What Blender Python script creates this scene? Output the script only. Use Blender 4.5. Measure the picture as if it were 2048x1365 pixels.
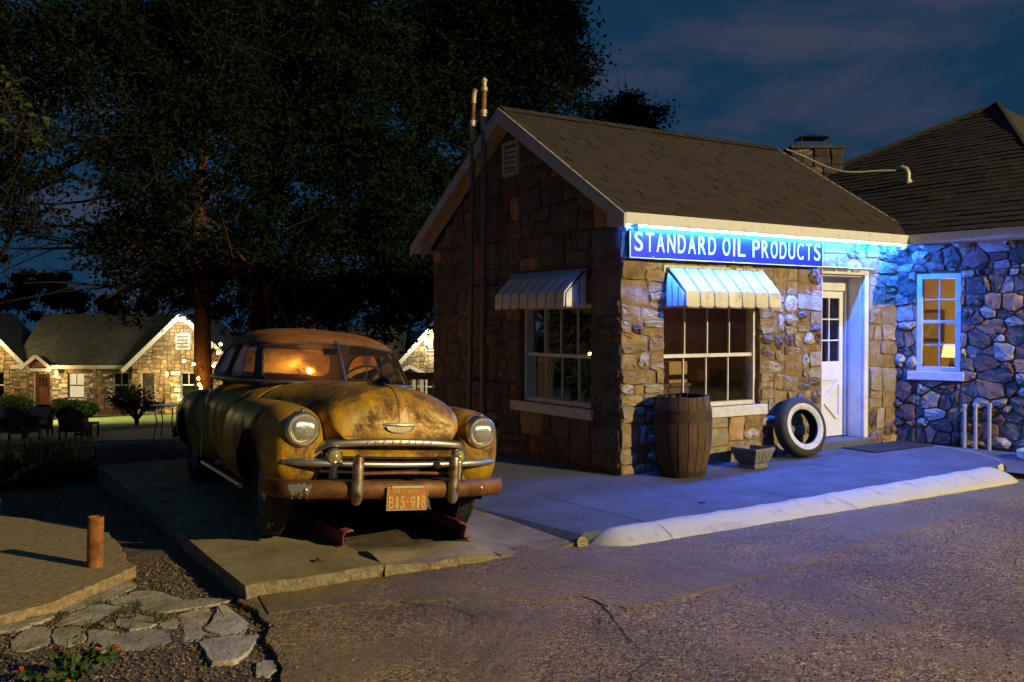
import bpy, math, random
import numpy as np
from mathutils import Vector, Matrix

# ---------------------------------------------------------------- scene, camera, sky, key light
for o in list(bpy.data.objects):
    bpy.data.objects.remove(o, do_unlink=True)
scene = bpy.context.scene
COL = scene.collection
R = math.radians
random.seed(7)
rng = np.random.default_rng(11)

CAM = (-6.08, -7.47, 1.58)
FW = (0.536, 0.844)            # horizontal viewing direction, used as the frame of the far background
RT = (0.844, -0.536)
cam_d = bpy.data.cameras.new("camera")
cam_d.sensor_width = 36.0
cam_d.lens = 36.0 * 1847.0 / 2048.0
cam_d.clip_start = 0.05
cam_d.clip_end = 1500
cam = bpy.data.objects.new("camera", cam_d)
COL.objects.link(cam)
cam.location = CAM
cam.rotation_euler = (R(90 - 1.07), 0, -math.atan2(FW[0], FW[1]))
scene.camera = cam

scene.view_settings.view_transform = 'Standard'
scene.view_settings.look = 'None'
scene.view_settings.exposure = 0.0
scene.view_settings.gamma = 1.0
scene.render.engine = 'CYCLES'
cy = scene.cycles
cy.use_denoising = True
try:
    cy.denoiser = 'OPENIMAGEDENOISE'
except Exception:
    pass
cy.max_bounces = 6
cy.diffuse_bounces = 3
cy.glossy_bounces = 3
cy.transmission_bounces = 4
cy.transparent_max_bounces = 12
cy.caustics_reflective = False
cy.caustics_refractive = False
cy.sample_clamp_indirect = 4.0
cy.use_light_tree = True

world = bpy.data.worlds.new("World")
scene.world = world
world.use_nodes = True
wn, wl = world.node_tree.nodes, world.node_tree.links
wn.clear()
w_out = wn.new('ShaderNodeOutputWorld')
w_bg = wn.new('ShaderNodeBackground')
sky = wn.new('ShaderNodeTexSky')
sky.sky_type = 'NISHITA'
sky.sun_disc = False
sky.sun_elevation = R(-4.0)
sky.sun_rotation = R(200)
sky.altitude = 200
sky.ozone_density = 2.0
tint = wn.new('ShaderNodeMix'); tint.data_type = 'RGBA'; tint.blend_type = 'MULTIPLY'
tint.inputs['Factor'].default_value = 1.0
tint.inputs['B'].default_value = (0.22, 0.45, 0.65, 1)
wl.new(sky.outputs['Color'], tint.inputs['A'])
tc = wn.new('ShaderNodeTexCoord')
mp = wn.new('ShaderNodeMapping')
mp.inputs['Scale'].default_value = (1.6, 1.6, 4.5)
mp.inputs['Location'].default_value = (0.35, 0.1, 0.0)
wl.new(tc.outputs['Generated'], mp.inputs['Vector'])
cn = wn.new('ShaderNodeTexNoise')
cn.inputs['Scale'].default_value = 2.3
cn.inputs['Detail'].default_value = 7
cn.inputs['Roughness'].default_value = 0.6
cn.inputs['Distortion'].default_value = 0.4
wl.new(mp.outputs['Vector'], cn.inputs['Vector'])
cr = wn.new('ShaderNodeValToRGB')
cr.color_ramp.elements[0].position = 0.50
cr.color_ramp.elements[1].position = 0.80
wl.new(cn.outputs['Fac'], cr.inputs['Fac'])
cmix = wn.new('ShaderNodeMix'); cmix.data_type = 'RGBA'
wl.new(cr.outputs['Color'], cmix.inputs['Factor'])
dusk = wn.new('ShaderNodeMix'); dusk.data_type = 'RGBA'; dusk.blend_type = 'ADD'
dusk.inputs['Factor'].default_value = 1.0
dusk.inputs['B'].default_value = (0.05, 0.23, 0.52, 1)      # last blue of dusk, even over the whole sky
wl.new(tint.outputs['Result'], dusk.inputs['A'])
wl.new(dusk.outputs['Result'], cmix.inputs['A'])
SKY_STRENGTH = 0.15
CLOUD = (0.42, 0.43, 0.66, 1)
cmix.inputs['B'].default_value = CLOUD
wl.new(cmix.outputs['Result'], w_bg.inputs['Color'])
w_bg.inputs['Strength'].default_value = SKY_STRENGTH
wl.new(w_bg.outputs['Background'], w_out.inputs['Surface'])

# the street lamp across the road is the one key light of the night, standing in for the sun (its shadows fall left and back)
kl = bpy.data.lights.new("street_lamp_light", 'SPOT')
kl.energy = 38000
kl.color = (1.0, 0.80, 0.40)
kl.spot_size = R(62)
kl.spot_blend = 0.35
kl.shadow_soft_size = 0.10
klo = bpy.data.objects.new("street_lamp_light", kl)
COL.objects.link(klo)
klo.location = (9.5, -25.0, 10.6)
klo.rotation_euler = (Vector((-2.5, -1.0, -1.5)) - klo.location).to_track_quat('-Z', 'Y').to_euler()

# ---------------------------------------------------------------- helpers
def V(right, depth, z):
    """a point of the far background, given in metres to the right of, ahead of the camera spot, and its height"""
    return (CAM[0] + right * RT[0] + depth * FW[0], CAM[1] + right * RT[1] + depth * FW[1], z)

def tag(o, label=None, cat=None, group=None, kind=None):
    if label: o['label'] = label
    if cat: o['category'] = cat
    if group: o['group'] = group
    if kind: o['kind'] = kind
    return o

def empty(name, loc=(0, 0, 0), rot=(0, 0, 0), parent=None):
    o = bpy.data.objects.new(name, None)
    o.empty_display_size = 0.1
    COL.objects.link(o)
    o.location = loc
    o.rotation_euler = rot
    if parent: o.parent = parent
    return o

def thing(name, label, cat, loc=(0, 0, 0), rot=(0, 0, 0), group=None):
    return tag(empty(name, loc, rot), label, cat, group)

def mesh_obj(name, me, parent=None, mat=None):
    o = bpy.data.objects.new(name, me)
    COL.objects.link(o)
    if parent: o.parent = parent
    if mat is not None and not me.materials:
        me.materials.append(mat)
    return o

def copy_tree(o, parent=None):
    c = o.copy()
    COL.objects.link(c)
    c.parent = parent
    for ch in list(o.children):
        copy_tree(ch, c)
    return c

class MB:
    """collects faces for one mesh"""
    def __init__(self):
        self.v = []; self.f = []
    def add(self, vs, fs):
        b = len(self.v)
        self.v.extend([tuple(map(float, p)) for p in vs])
        self.f.extend([tuple(i + b for i in f) for f in fs])
        return self
    def box(self, x0, x1, y0, y1, z0, z1):
        return self.add([(x0,y0,z0),(x1,y0,z0),(x1,y1,z0),(x0,y1,z0),(x0,y0,z1),(x1,y0,z1),(x1,y1,z1),(x0,y1,z1)],
                        [(0,3,2,1),(4,5,6,7),(0,1,5,4),(1,2,6,5),(2,3,7,6),(3,0,4,7)])
    def obox(self, M, sx, sy, sz):
        """box centred on the origin of matrix M"""
        vs = []
        for z in (-sz/2, sz/2):
            for x, y in ((-sx/2,-sy/2),(sx/2,-sy/2),(sx/2,sy/2),(-sx/2,sy/2)):
                vs.append(M @ Vector((x, y, z)))
        return self.add(vs, [(0,3,2,1),(4,5,6,7),(0,1,5,4),(1,2,6,5),(2,3,7,6),(3,0,4,7)])
    def bar(self, a, b, w, h, upv=(0,0,1)):
        a = Vector(a); b = Vector(b); d = b - a; L = d.length; d.normalize()
        s = d.cross(Vector(upv))
        if s.length < 1e-5: s = Vector((1,0,0))
        s.normalize(); u = s.cross(d)
        vs = []
        for p in (a, b):
            for i, j in ((-1,-1),(1,-1),(1,1),(-1,1)):
                vs.append(p + s*(i*w/2) + u*(j*h/2))
        return self.add(vs, [(0,1,2,3),(7,6,5,4),(0,4,5,1),(1,5,6,2),(2,6,7,3),(3,7,4,0)])
    def tube(self, path, r, seg=8, closed=False, caps=True):
        P = [Vector(p) for p in path]; n = len(P)
        rr = r if hasattr(r, '__len__') else [r]*n
        rings = []
        prev = None
        for i in range(n):
            if closed:
                t = P[(i+1) % n] - P[i-1]
            else:
                t = P[min(i+1, n-1)] - P[max(i-1, 0)]
            if t.length < 1e-9: t = Vector((0,0,1))
            t.normalize()
            if prev is None:
                a = Vector((0,0,1)) if abs(t.z) < 0.9 else Vector((1,0,0))
                s = t.cross(a).normalized()
            else:
                s = prev - t*prev.dot(t)
                if s.length < 1e-6: s = t.orthogonal()
                s.normalize()
            prev = s
            u = t.cross(s)
            rings.append([P[i] + (s*math.cos(2*math.pi*k/seg) + u*math.sin(2*math.pi*k/seg))*rr[i] for k in range(seg)])
        vs = [p for rg in rings for p in rg]
        fs = []
        m = n if closed else n-1
        for i in range(m):
            j = (i+1) % n
            for k in range(seg):
                l = (k+1) % seg
                fs.append((i*seg+k, i*seg+l, j*seg+l, j*seg+k))
        if caps and not closed:
            fs.append(tuple(range(seg-1, -1, -1)))
            fs.append(tuple((n-1)*seg+k for k in range(seg)))
        return self.add(vs, fs)
    def lathe(self, prof, seg=24, M=None, a0=0, a1=None, closed_prof=False):
        """prof: (radius, height) points turned round local z"""
        M = M or Matrix()
        full = a1 is None
        n = len(prof); vs = []; fs = []
        cols = seg if full else seg+1
        for k in range(cols):
            a = 2*math.pi*k/seg if full else a0 + (a1-a0)*k/seg
            for r_, z_ in prof:
                vs.append(M @ Vector((r_*math.cos(a), r_*math.sin(a), z_)))
        for k in range(seg):
            l = (k+1) % cols
            for i in range(n if closed_prof else n-1):
                j = (i+1) % n
                fs.append((k*n+i, l*n+i, l*n+j, k*n+j))
        return self.add(vs, fs)
    def grid(self, P):
        """P[i][j] points"""
        n, m = len(P), len(P[0])
        return self.add([p for r_ in P for p in r_],
                        [(i*m+j, i*m+j+1, (i+1)*m+j+1, (i+1)*m+j) for i in range(n-1) for j in range(m-1)])
    def prism(self, poly, z0, z1):
        n = len(poly)
        vs = [(x, y, z0) for x, y in poly] + [(x, y, z1) for x, y in poly]
        fs = [tuple(range(n-1, -1, -1)), tuple(range(n, 2*n))]
        fs += [(i, (i+1) % n, n+(i+1) % n, n+i) for i in range(n)]
        return self.add(vs, fs)
    def build(self, name, mat=None, parent=None, smooth=False, angle=40, bevel=0, seg=2):
        me = bpy.data.meshes.new(name)
        me.from_pydata(self.v, [], self.f)
        me.validate()
        if mat is not None: me.materials.append(mat)
        if smooth:
            me.polygons.foreach_set('use_smooth', [True]*len(me.polygons))
            me.set_sharp_from_angle(angle=R(angle))
        me.update()
        o = mesh_obj(name, me, parent)
        if bevel:
            b = o.modifiers.new('edge', 'BEVEL')
            b.width = bevel; b.segments = seg; b.limit_method = 'ANGLE'; b.angle_limit = R(35)
        return o

def np_mesh(name, verts, faces, mat=None, parent=None, smooth=False):
    """fast mesh from arrays; faces (n,3) or (n,4)"""
    verts = np.asarray(verts, np.float32); faces = np.asarray(faces, np.int32)
    me = bpy.data.meshes.new(name)
    k = faces.shape[1]
    me.vertices.add(len(verts)); me.vertices.foreach_set('co', verts.ravel())
    me.loops.add(faces.size); me.loops.foreach_set('vertex_index', faces.ravel())
    me.polygons.add(len(faces))
    me.polygons.foreach_set('loop_start', np.arange(0, faces.size, k, dtype=np.int32))
    me.polygons.foreach_set('loop_total', np.full(len(faces), k, np.int32))
    if smooth: me.polygons.foreach_set('use_smooth', np.ones(len(faces), bool))
    me.update(calc_edges=True)
    if mat is not None: me.materials.append(mat)
    return mesh_obj(name, me, parent)

def text_obj(name, body, mat, parent, width, height, depth, M, offset=0.0):
    """one line of lettering fitted to a width and height; flat letters of some depth facing local +z of M"""
    cu = bpy.data.curves.new(name, 'FONT')
    cu.body = body
    cu.offset = offset
    cu.extrude = 0.02
    tmp = bpy.data.objects.new(name, cu)
    COL.objects.link(tmp)
    dg = bpy.context.evaluated_depsgraph_get()
    me = bpy.data.meshes.new_from_object(tmp.evaluated_get(dg))
    bpy.data.objects.remove(tmp, do_unlink=True)
    co = np.empty(len(me.vertices)*3); me.vertices.foreach_get('co', co); co = co.reshape(-1, 3)
    lo, hi = co.min(0), co.max(0)
    s = np.array([width/(hi[0]-lo[0]), height/(hi[1]-lo[1]), depth/max(hi[2]-lo[2], 1e-6)])
    co = (co - np.array([(lo[0]+hi[0])/2, (lo[1]+hi[1])/2, lo[2]]))*s
    me.vertices.foreach_set('co', co.ravel())
    me.transform(M)
    me.materials.clear(); me.materials.append(mat)
    me.update(); me.name = name
    return mesh_obj(name, me, parent)

def spl(xs, ys, x):
    """smooth curve through points (Catmull-Rom tangents, limited)"""
    xs = np.asarray(xs, float); ys = np.asarray(ys, float); x = np.asarray(x, float)
    h = np.diff(xs); d = np.diff(ys)/h
    m = np.zeros_like(ys)
    m[0] = d[0]; m[-1] = d[-1]
    for i in range(1, len(xs)-1):
        if d[i-1]*d[i] <= 0: m[i] = 0
        else:
            w1, w2 = 2*h[i]+h[i-1], h[i]+2*h[i-1]
            m[i] = (w1+w2)/(w1/d[i-1]+w2/d[i])
    i = np.clip(np.searchsorted(xs, x)-1, 0, len(h)-1)
    t = np.clip((x-xs[i])/h[i], 0, 1)
    return (ys[i]*(2*t**3-3*t**2+1) + m[i]*h[i]*(t**3-2*t**2+t) + ys[i+1]*(-2*t**3+3*t**2) + m[i+1]*h[i]*(t**3-t**2))

# ---------------------------------------------------------------- materials
def new_mat(name):
    m = bpy.data.materials.new(name)
    m.use_nodes = True
    n, l = m.node_tree.nodes, m.node_tree.links
    return m, n, l, n['Principled BSDF']

def N(nodes, t, **kw):
    nd = nodes.new(t)
    for k, v in kw.items():
        if k in nd.inputs: nd.inputs[k].default_value = v
        else: setattr(nd, k, v)
    return nd

def ramp(nodes, stops):
    r_ = nodes.new('ShaderNodeValToRGB')
    e = r_.color_ramp.elements
    while len(e) < len(stops): e.new(0.5)
    for el, (p, c) in zip(e, stops):
        el.position = p
        el.color = tuple(c) + (1,) if len(c) == 3 else c
    return r_

def pmat(name, cols, scale=6, rough=0.8, metal=0.0, bump=0.0, bscale=40, detail=5, rnd=0.0, stretch=None, spec=0.5, island=0.0, pos=(0.3, 0.72), bdist=0.01, coord='Object', stain=None):
    """procedural surface: noise between the given colours, fine relief, a random shade per object or per piece"""
    m, n, l, p = new_mat(name)
    tcn = n.new('ShaderNodeTexCoord')
    vec = tcn.outputs[coord]
    if stretch:
        mpn = n.new('ShaderNodeMapping'); mpn.inputs['Scale'].default_value = stretch
        l.new(vec, mpn.inputs['Vector']); vec = mpn.outputs['Vector']
    if len(cols) == 1:
        rgb = n.new('ShaderNodeRGB'); rgb.outputs[0].default_value = tuple(cols[0]) + (1,)
        col = rgb.outputs[0]
    else:
        nz = N(n, 'ShaderNodeTexNoise', Scale=scale, Detail=detail, Roughness=0.62)
        l.new(vec, nz.inputs['Vector'])
        k = len(cols)
        st = [(pos[0] + (pos[1]-pos[0])*i/(k-1), c) for i, c in enumerate(cols)]
        rp = ramp(n, st)
        l.new(nz.outputs['Fac'], rp.inputs['Fac'])
        col = rp.outputs['Color']
    if stain:
        # blotches and drips with a shape of their own: (scale, low, high, darkest)
        sn = N(n, 'ShaderNodeTexNoise', Scale=stain[0], Detail=9, Roughness=0.7, Distortion=1.2)
        l.new(tcn.outputs[coord], sn.inputs['Vector'])
        sr_ = ramp(n, [(stain[1], (stain[3],)*3), (stain[2], (1, 1, 1))])
        l.new(sn.outputs['Fac'], sr_.inputs['Fac'])
        sm = n.new('ShaderNodeMix'); sm.data_type = 'RGBA'; sm.blend_type = 'MULTIPLY'; sm.inputs['Factor'].default_value = 1.0
        l.new(col, sm.inputs['A']); l.new(sr_.outputs['Color'], sm.inputs['B']); col = sm.outputs['Result']
    if rnd or island:
        hs = n.new('ShaderNodeHueSaturation')
        mr = n.new('ShaderNodeMapRange')
        amt = rnd or island
        mr.inputs['To Min'].default_value = 1-amt; mr.inputs['To Max'].default_value = 1+amt
        if rnd:
            src = n.new('ShaderNodeObjectInfo').outputs['Random']
        else:
            src = n.new('ShaderNodeNewGeometry').outputs['Random Per Island']
        l.new(src, mr.inputs['Value'])
        l.new(mr.outputs['Result'], hs.inputs['Value'])
        l.new(col, hs.inputs['Color'])
        col = hs.outputs['Color']
    l.new(col, p.inputs['Base Color'])
    p.inputs['Roughness'].default_value = rough
    p.inputs['Metallic'].default_value = metal
    p.inputs['Specular IOR Level'].default_value = spec
    if bump:
        b2 = N(n, 'ShaderNodeTexNoise', Scale=bscale, Detail=6, Roughness=0.65)
        l.new(vec, b2.inputs['Vector'])
        bp = N(n, 'ShaderNodeBump', Strength=bump, Distance=bdist)
        l.new(b2.outputs['Fac'], bp.inputs['Height'])
        l.new(bp.outputs['Normal'], p.inputs['Normal'])
    return m

def emat(name, col, strength):
    m, n, l, p = new_mat(name)
    p.inputs['Base Color'].default_value = (0.05, 0.05, 0.05, 1)
    p.inputs['Emission Color'].default_value = tuple(col) + (1,)
    p.inputs['Emission Strength'].default_value = strength
    return m

def glass_mat(name, tintc=(0.9, 0.92, 0.92), dust=0.05, gloss=1.0, rough=0.02, dustc=(0.5, 0.45, 0.38)):
    """thin pane: clear with mirror reflections by angle and a film of dust"""
    m, n, l, p = new_mat(name)
    n.remove(p)
    out = n['Material Output']
    tr = n.new('ShaderNodeBsdfTransparent'); tr.inputs['Color'].default_value = tuple(tintc) + (1,)
    gl = n.new('ShaderNodeBsdfGlossy'); gl.inputs['Roughness'].default_value = rough
    gl.inputs['Color'].default_value = (gloss, gloss, gloss, 1)
    fr = n.new('ShaderNodeFresnel'); fr.inputs['IOR'].default_value = 1.52
    mx = n.new('ShaderNodeMixShader')
    l.new(fr.outputs['Fac'], mx.inputs['Fac']); l.new(tr.outputs[0], mx.inputs[1]); l.new(gl.outputs[0], mx.inputs[2])
    df = n.new('ShaderNodeBsdfTranslucent'); df.inputs['Color'].default_value = tuple(dustc) + (1,)
    dd = n.new('ShaderNodeBsdfDiffuse'); dd.inputs['Color'].default_value = tuple(dustc) + (1,)
    ad = n.new('ShaderNodeMixShader'); ad.inputs['Fac'].default_value = 0.5
    l.new(df.outputs[0], ad.inputs[1]); l.new(dd.outputs[0], ad.inputs[2])
    nz = N(n, 'ShaderNodeTexNoise', Scale=5.0, Detail=6)
    tcn = n.new('ShaderNodeTexCoord'); l.new(tcn.outputs['Object'], nz.inputs['Vector'])
    mr = n.new('ShaderNodeMapRange')
    mr.inputs['From Min'].default_value = 0.3; mr.inputs['From Max'].default_value = 0.7
    mr.inputs['To Min'].default_value = dust*0.4; mr.inputs['To Max'].default_value = dust*1.6
    l.new(nz.outputs['Fac'], mr.inputs['Value'])
    m2 = n.new('ShaderNodeMixShader')
    l.new(mr.outputs['Result'], m2.inputs['Fac']); l.new(mx.outputs[0], m2.inputs[1]); l.new(ad.outputs[0], m2.inputs[2])
    l.new(m2.outputs[0], out.inputs['Surface'])
    return m

M = {}
M['mortar'] = pmat('mortar', [(0.15,0.10,0.046),(0.26,0.185,0.09)], 14, 0.95, bump=0.5, bscale=60)
M['mortar_office'] = pmat('mortar_office', [(0.09,0.075,0.06),(0.17,0.145,0.12)], 14, 0.95, bump=0.9, bscale=40, bdist=0.02)
M['mortar_dim'] = pmat('mortar_shade_brown', [(0.085,0.066,0.05),(0.15,0.12,0.09)], 14, 0.95, bump=0.6, bscale=50)  # darker copy of the mortar, with the gable wall's shade in its colour
M['st_tan'] = pmat('stone_tan', [(0.16,0.102,0.042),(0.265,0.182,0.083),(0.345,0.268,0.158)], 7, 0.9, bump=0.75, bscale=32, rnd=0.18, bdist=0.02)
M['st_shade'] = pmat('stone_shade_brown', [(0.075,0.060,0.048),(0.13,0.108,0.087),(0.18,0.155,0.125)], 7, 0.9, bump=0.9, bscale=24, rnd=0.2, bdist=0.03)  # brown stone darkened so the gable wall's shade sits partly in its colour
M['st_buff'] = pmat('stone_buff', [(0.23,0.18,0.11),(0.38,0.32,0.22)], 9, 0.9, bump=0.8, bscale=36, rnd=0.18, bdist=0.02)
M['st_grey'] = pmat('stone_grey', [(0.24,0.22,0.20),(0.44,0.42,0.38)], 9, 0.9, bump=0.8, bscale=60, rnd=0.2)
M['st_rust'] = pmat('stone_rust', [(0.22,0.11,0.055),(0.36,0.21,0.11),(0.42,0.30,0.19)], 8, 0.88, bump=0.6, bscale=50, rnd=0.2)
M['st_red'] = pmat('stone_red', [(0.11,0.055,0.042),(0.22,0.115,0.085)], 10, 0.75, bump=0.6, bscale=60, rnd=0.25)
M['st_dark'] = pmat('stone_dark', [(0.05,0.035,0.03),(0.16,0.10,0.075),(0.34,0.29,0.25)], 26, 0.6, bump=1.0, bscale=38, rnd=0.25, bdist=0.03)
M['st_quartz'] = pmat('stone_quartz', [(0.20,0.14,0.10),(0.40,0.34,0.29),(0.58,0.54,0.50)], 16, 0.55, bump=0.9, bscale=30, rnd=0.2, bdist=0.025)
M['white'] = pmat('white_paint', [(0.60,0.58,0.54),(0.76,0.75,0.72)], 5, 0.55, bump=0.15, bscale=90, stain=(6, 0.28, 0.42, 0.7))
M['white_worn'] = pmat('worn_white_paint', [(0.40,0.38,0.35),(0.58,0.57,0.55),(0.62,0.61,0.59)], 9, 0.6, bump=0.2, bscale=70, pos=(0.28,0.5))
M['grey_trim'] = pmat('weathered_trim_paint', [(0.38,0.36,0.34),(0.52,0.50,0.48)], 8, 0.65, bump=0.2, bscale=60)
M['alu_white'] = pmat('painted_aluminium', [(0.58,0.56,0.50),(0.76,0.75,0.70)], 4, 0.42, bump=0.08, bscale=60, stain=(7, 0.30, 0.46, 0.6))
M['shingle'] = pmat('asphalt_shingle', [(0.026,0.018,0.015),(0.052,0.038,0.032)], 120, 0.95, bump=0.6, bscale=400, rnd=0.16, detail=3)
M['shingle_mass'] = pmat('asphalt_shingle_mass', [(0.026,0.018,0.015),(0.052,0.038,0.032)], 120, 0.95, bump=0.6, bscale=400, island=0.16, detail=3)
M['shingle_far'] = pmat('asphalt_shingle_old', [(0.022,0.017,0.015),(0.042,0.033,0.028)], 120, 0.95, bump=0.6, bscale=400, island=0.28, detail=3)
M['shingle_green'] = pmat('grey_green_shingle', [(0.045,0.045,0.032),(0.08,0.08,0.058)], 60, 0.95, bump=0.4, bscale=200, island=0.2, detail=3)
M['deck'] = pmat('roof_felt', [(0.03,0.026,0.024),(0.045,0.04,0.036)], 20, 0.95)
M['wood_dark'] = pmat('dark_wood', [(0.05,0.028,0.016),(0.11,0.062,0.035)], 5, 0.6, bump=0.25, bscale=20, stretch=(14,14,1.2), rnd=0.2)
M['glass'] = glass_mat('window_glass', dust=0.02)
M['black_gap'] = pmat('dark_void', [(0.012,0.011,0.010),(0.02,0.018,0.016)], 5, 0.9)
M['chrome'] = pmat('worn_chrome', [(0.16,0.10,0.05),(0.42,0.37,0.29),(0.55,0.51,0.44)], 9, 0.4, metal=1.0, bump=0.06, bscale=70, pos=(0.27,0.46))
M['rubber'] = pmat('rubber', [(0.018,0.017,0.016),(0.035,0.033,0.03)], 12, 0.7, bump=0.2, bscale=80)
M['rust'] = pmat('rust', [(0.10,0.035,0.012),(0.26,0.105,0.03),(0.36,0.17,0.05)], 9, 0.85, bump=0.4, bscale=80, metal=0.1)

# ================================================================ the ground
def terrain(x, y):
    """height of the bare ground: level beside the road, falling away down the hill behind"""
    t = (np.asarray(y, float) - 2.3) / 0.7
    return -0.112 - 0.074*0.7*np.logaddexp(0, np.clip(t, -40, 400)) + 0.0*np.asarray(x)

def terr(x, y):
    y = min(y, 60)
    return float(terrain(x, y))

M['dirt'] = pmat('bare_earth', [(0.06,0.043,0.028),(0.12,0.088,0.058),(0.19,0.15,0.105)], 9, 0.95, bump=0.9, bscale=70, bdist=0.02)
M['grass_far'] = pmat('mown_grass', [(0.05,0.10,0.014),(0.09,0.155,0.022),(0.12,0.18,0.03)], 3.0, 0.9, bump=0.9, bscale=30, bdist=0.03)
M['path'] = pmat('amber_tinted_path', [(0.42,0.17,0.06),(0.54,0.25,0.09)], 4, 0.9, bump=0.4, bscale=30)  # path colour carries the orange cast of the amber string lights
M['concrete'] = pmat('old_concrete', [(0.062,0.068,0.08),(0.090,0.10,0.12),(0.118,0.13,0.152)], 2.4, 0.85, bump=0.45, bscale=110, detail=9, stain=(1.6, 0.32, 0.48, 0.62))
M['pad_concrete'] = pmat('stained_pad_concrete', [(0.17,0.13,0.065),(0.28,0.22,0.115),(0.36,0.295,0.17)], 3.0, 0.88, bump=0.5, bscale=90, detail=9, stain=(1.9, 0.33, 0.50, 0.55))
M['concrete_edge'] = pmat('broken_concrete', [(0.16,0.125,0.07),(0.31,0.25,0.15),(0.40,0.35,0.25)], 18, 0.95, bump=1.0, bscale=38, bdist=0.03)
M['kerb_paint'] = pmat('kerb_paint', [(0.24,0.21,0.14),(0.46,0.43,0.32),(0.53,0.50,0.39)], 7, 0.7, bump=0.7, bscale=50, pos=(0.24,0.44), detail=9, stain=(3.5, 0.30, 0.46, 0.5))
M['flag'] = pmat('flagstone', [(0.27,0.23,0.16),(0.42,0.37,0.28),(0.50,0.46,0.37)], 6, 0.9, bump=0.9, bscale=34, rnd=0.2, bdist=0.02, stain=(4, 0.34, 0.5, 0.6))

def asphalt_mat(name, smooth, sc, dark=1.0):
    """worn asphalt: stones of the aggregate showing, with dusty smooth areas (smooth = how much of it)"""
    m, n, l, p = new_mat(name)
    t = n.new('ShaderNodeTexCoord')
    wob = N(n, 'ShaderNodeTexNoise', Scale=40.0, Detail=2); l.new(t.outputs['Object'], wob.inputs['Vector'])
    wv = n.new('ShaderNodeMix'); wv.data_type = 'VECTOR'; wv.inputs['Factor'].default_value = 0.012
    l.new(t.outputs['Object'], wv.inputs['A']); l.new(wob.outputs['Color'], wv.inputs['B'])
    vo = N(n, 'ShaderNodeTexVoronoi', Scale=sc); l.new(wv.outputs['Result'], vo.inputs['Vector'])
    sep = n.new('ShaderNodeSeparateColor'); l.new(vo.outputs['Color'], sep.inputs['Color'])
    sp = ramp(n, [(0.0,(0.05*dark,0.031*dark,0.009*dark)),(0.5,(0.23*dark,0.145*dark,0.036*dark)),(0.82,(0.41*dark,0.27*dark,0.08*dark)),(1.0,(0.70*dark,0.52*dark,0.25*dark))])
    l.new(sep.outputs[0], sp.inputs['Fac'])
    big = N(n, 'ShaderNodeTexNoise', Scale=0.7, Detail=8, Roughness=0.66, Distortion=0.8); l.new(t.outputs['Object'], big.inputs['Vector'])
    mask = ramp(n, [(0.50-smooth,(0,0,0)),(0.66-smooth,(1,1,1))]); l.new(big.outputs['Fac'], mask.inputs['Fac'])
    fine = N(n, 'ShaderNodeTexNoise', Scale=26, Detail=9, Roughness=0.72); l.new(t.outputs['Object'], fine.inputs['Vector'])
    dust = ramp(n, [(0.3,(0.13,0.085,0.028)),(0.55,(0.22,0.15,0.052)),(0.75,(0.32,0.225,0.09))]); l.new(fine.outputs['Fac'], dust.inputs['Fac'])
    mx = n.new('ShaderNodeMix'); mx.data_type = 'RGBA'
    l.new(mask.outputs['Color'], mx.inputs['Factor']); l.new(sp.outputs['Color'], mx.inputs['A']); l.new(dust.outputs['Color'], mx.inputs['B'])
    st_ = N(n, 'ShaderNodeTexNoise', Scale=0.55, Detail=8, Roughness=0.68, Distortion=0.7); l.new(t.outputs['Object'], st_.inputs['Vector'])
    sr = ramp(n, [(0.30,(0.50,0.47,0.44)),(0.48,(0.95,0.93,0.90)),(0.66,(1.35,1.30,1.22))]); l.new(st_.outputs['Fac'], sr.inputs['Fac'])
    m2 = n.new('ShaderNodeMix'); m2.data_type = 'RGBA'; m2.blend_type = 'MULTIPLY'; m2.inputs['Factor'].default_value = 1.0
    l.new(mx.outputs['Result'], m2.inputs['A']); l.new(sr.outputs['Color'], m2.inputs['B'])
    l.new(m2.outputs['Result'], p.inputs['Base Color'])
    p.inputs['Roughness'].default_value = 0.75
    p.inputs['Specular IOR Level'].default_value = 0.6
    inv = n.new('ShaderNodeMath'); inv.operation = 'SUBTRACT'; inv.inputs[0].default_value = 1.0; l.new(mask.outputs['Color'], inv.inputs[1])
    b1 = N(n, 'ShaderNodeBump', Strength=0.9, Distance=0.010); b1.invert = True
    l.new(vo.outputs['Distance'], b1.inputs['Height']); l.new(inv.outputs[0], b1.inputs['Strength'])
    b3 = N(n, 'ShaderNodeBump', Strength=0.6, Distance=0.03); l.new(fine.outputs['Fac'], b3.inputs['Height']); l.new(b1.outputs['Normal'], b3.inputs['Normal'])
    b5 = N(n, 'ShaderNodeBump', Strength=0.5, Distance=0.16); l.new(big.outputs['Fac'], b5.inputs['Height']); l.new(b3.outputs['Normal'], b5.inputs['Normal'])
    l.new(b5.outputs['Normal'], p.inputs['Normal'])
    return m
M['asphalt'] = asphalt_mat('exposed_aggregate_asphalt', 0.0, 88.0)
M['asphalt_patch'] = asphalt_mat('smoother_asphalt_patch', 0.10, 105.0, 0.95)

# ground sheet to the horizon
xs = np.concatenate([np.linspace(-400, -30, 10), np.linspace(-24, 24, 33), np.linspace(30, 400, 10)])
ys = np.concatenate([np.linspace(-60, -8, 8), np.linspace(-6, 12, 46), np.linspace(13, 60, 48), np.linspace(75, 700, 12)])
g = MB()
g.grid([[(x, y, terr(x, y) + (0.02*math.sin(3.1*x+1.7*y)*math.sin(2.3*y-x) if y > -1 and y < 14 else 0)) for y in ys] for x in xs])
tag(g.build('ground', M['dirt'], smooth=True, angle=80), kind='structure')

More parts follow.
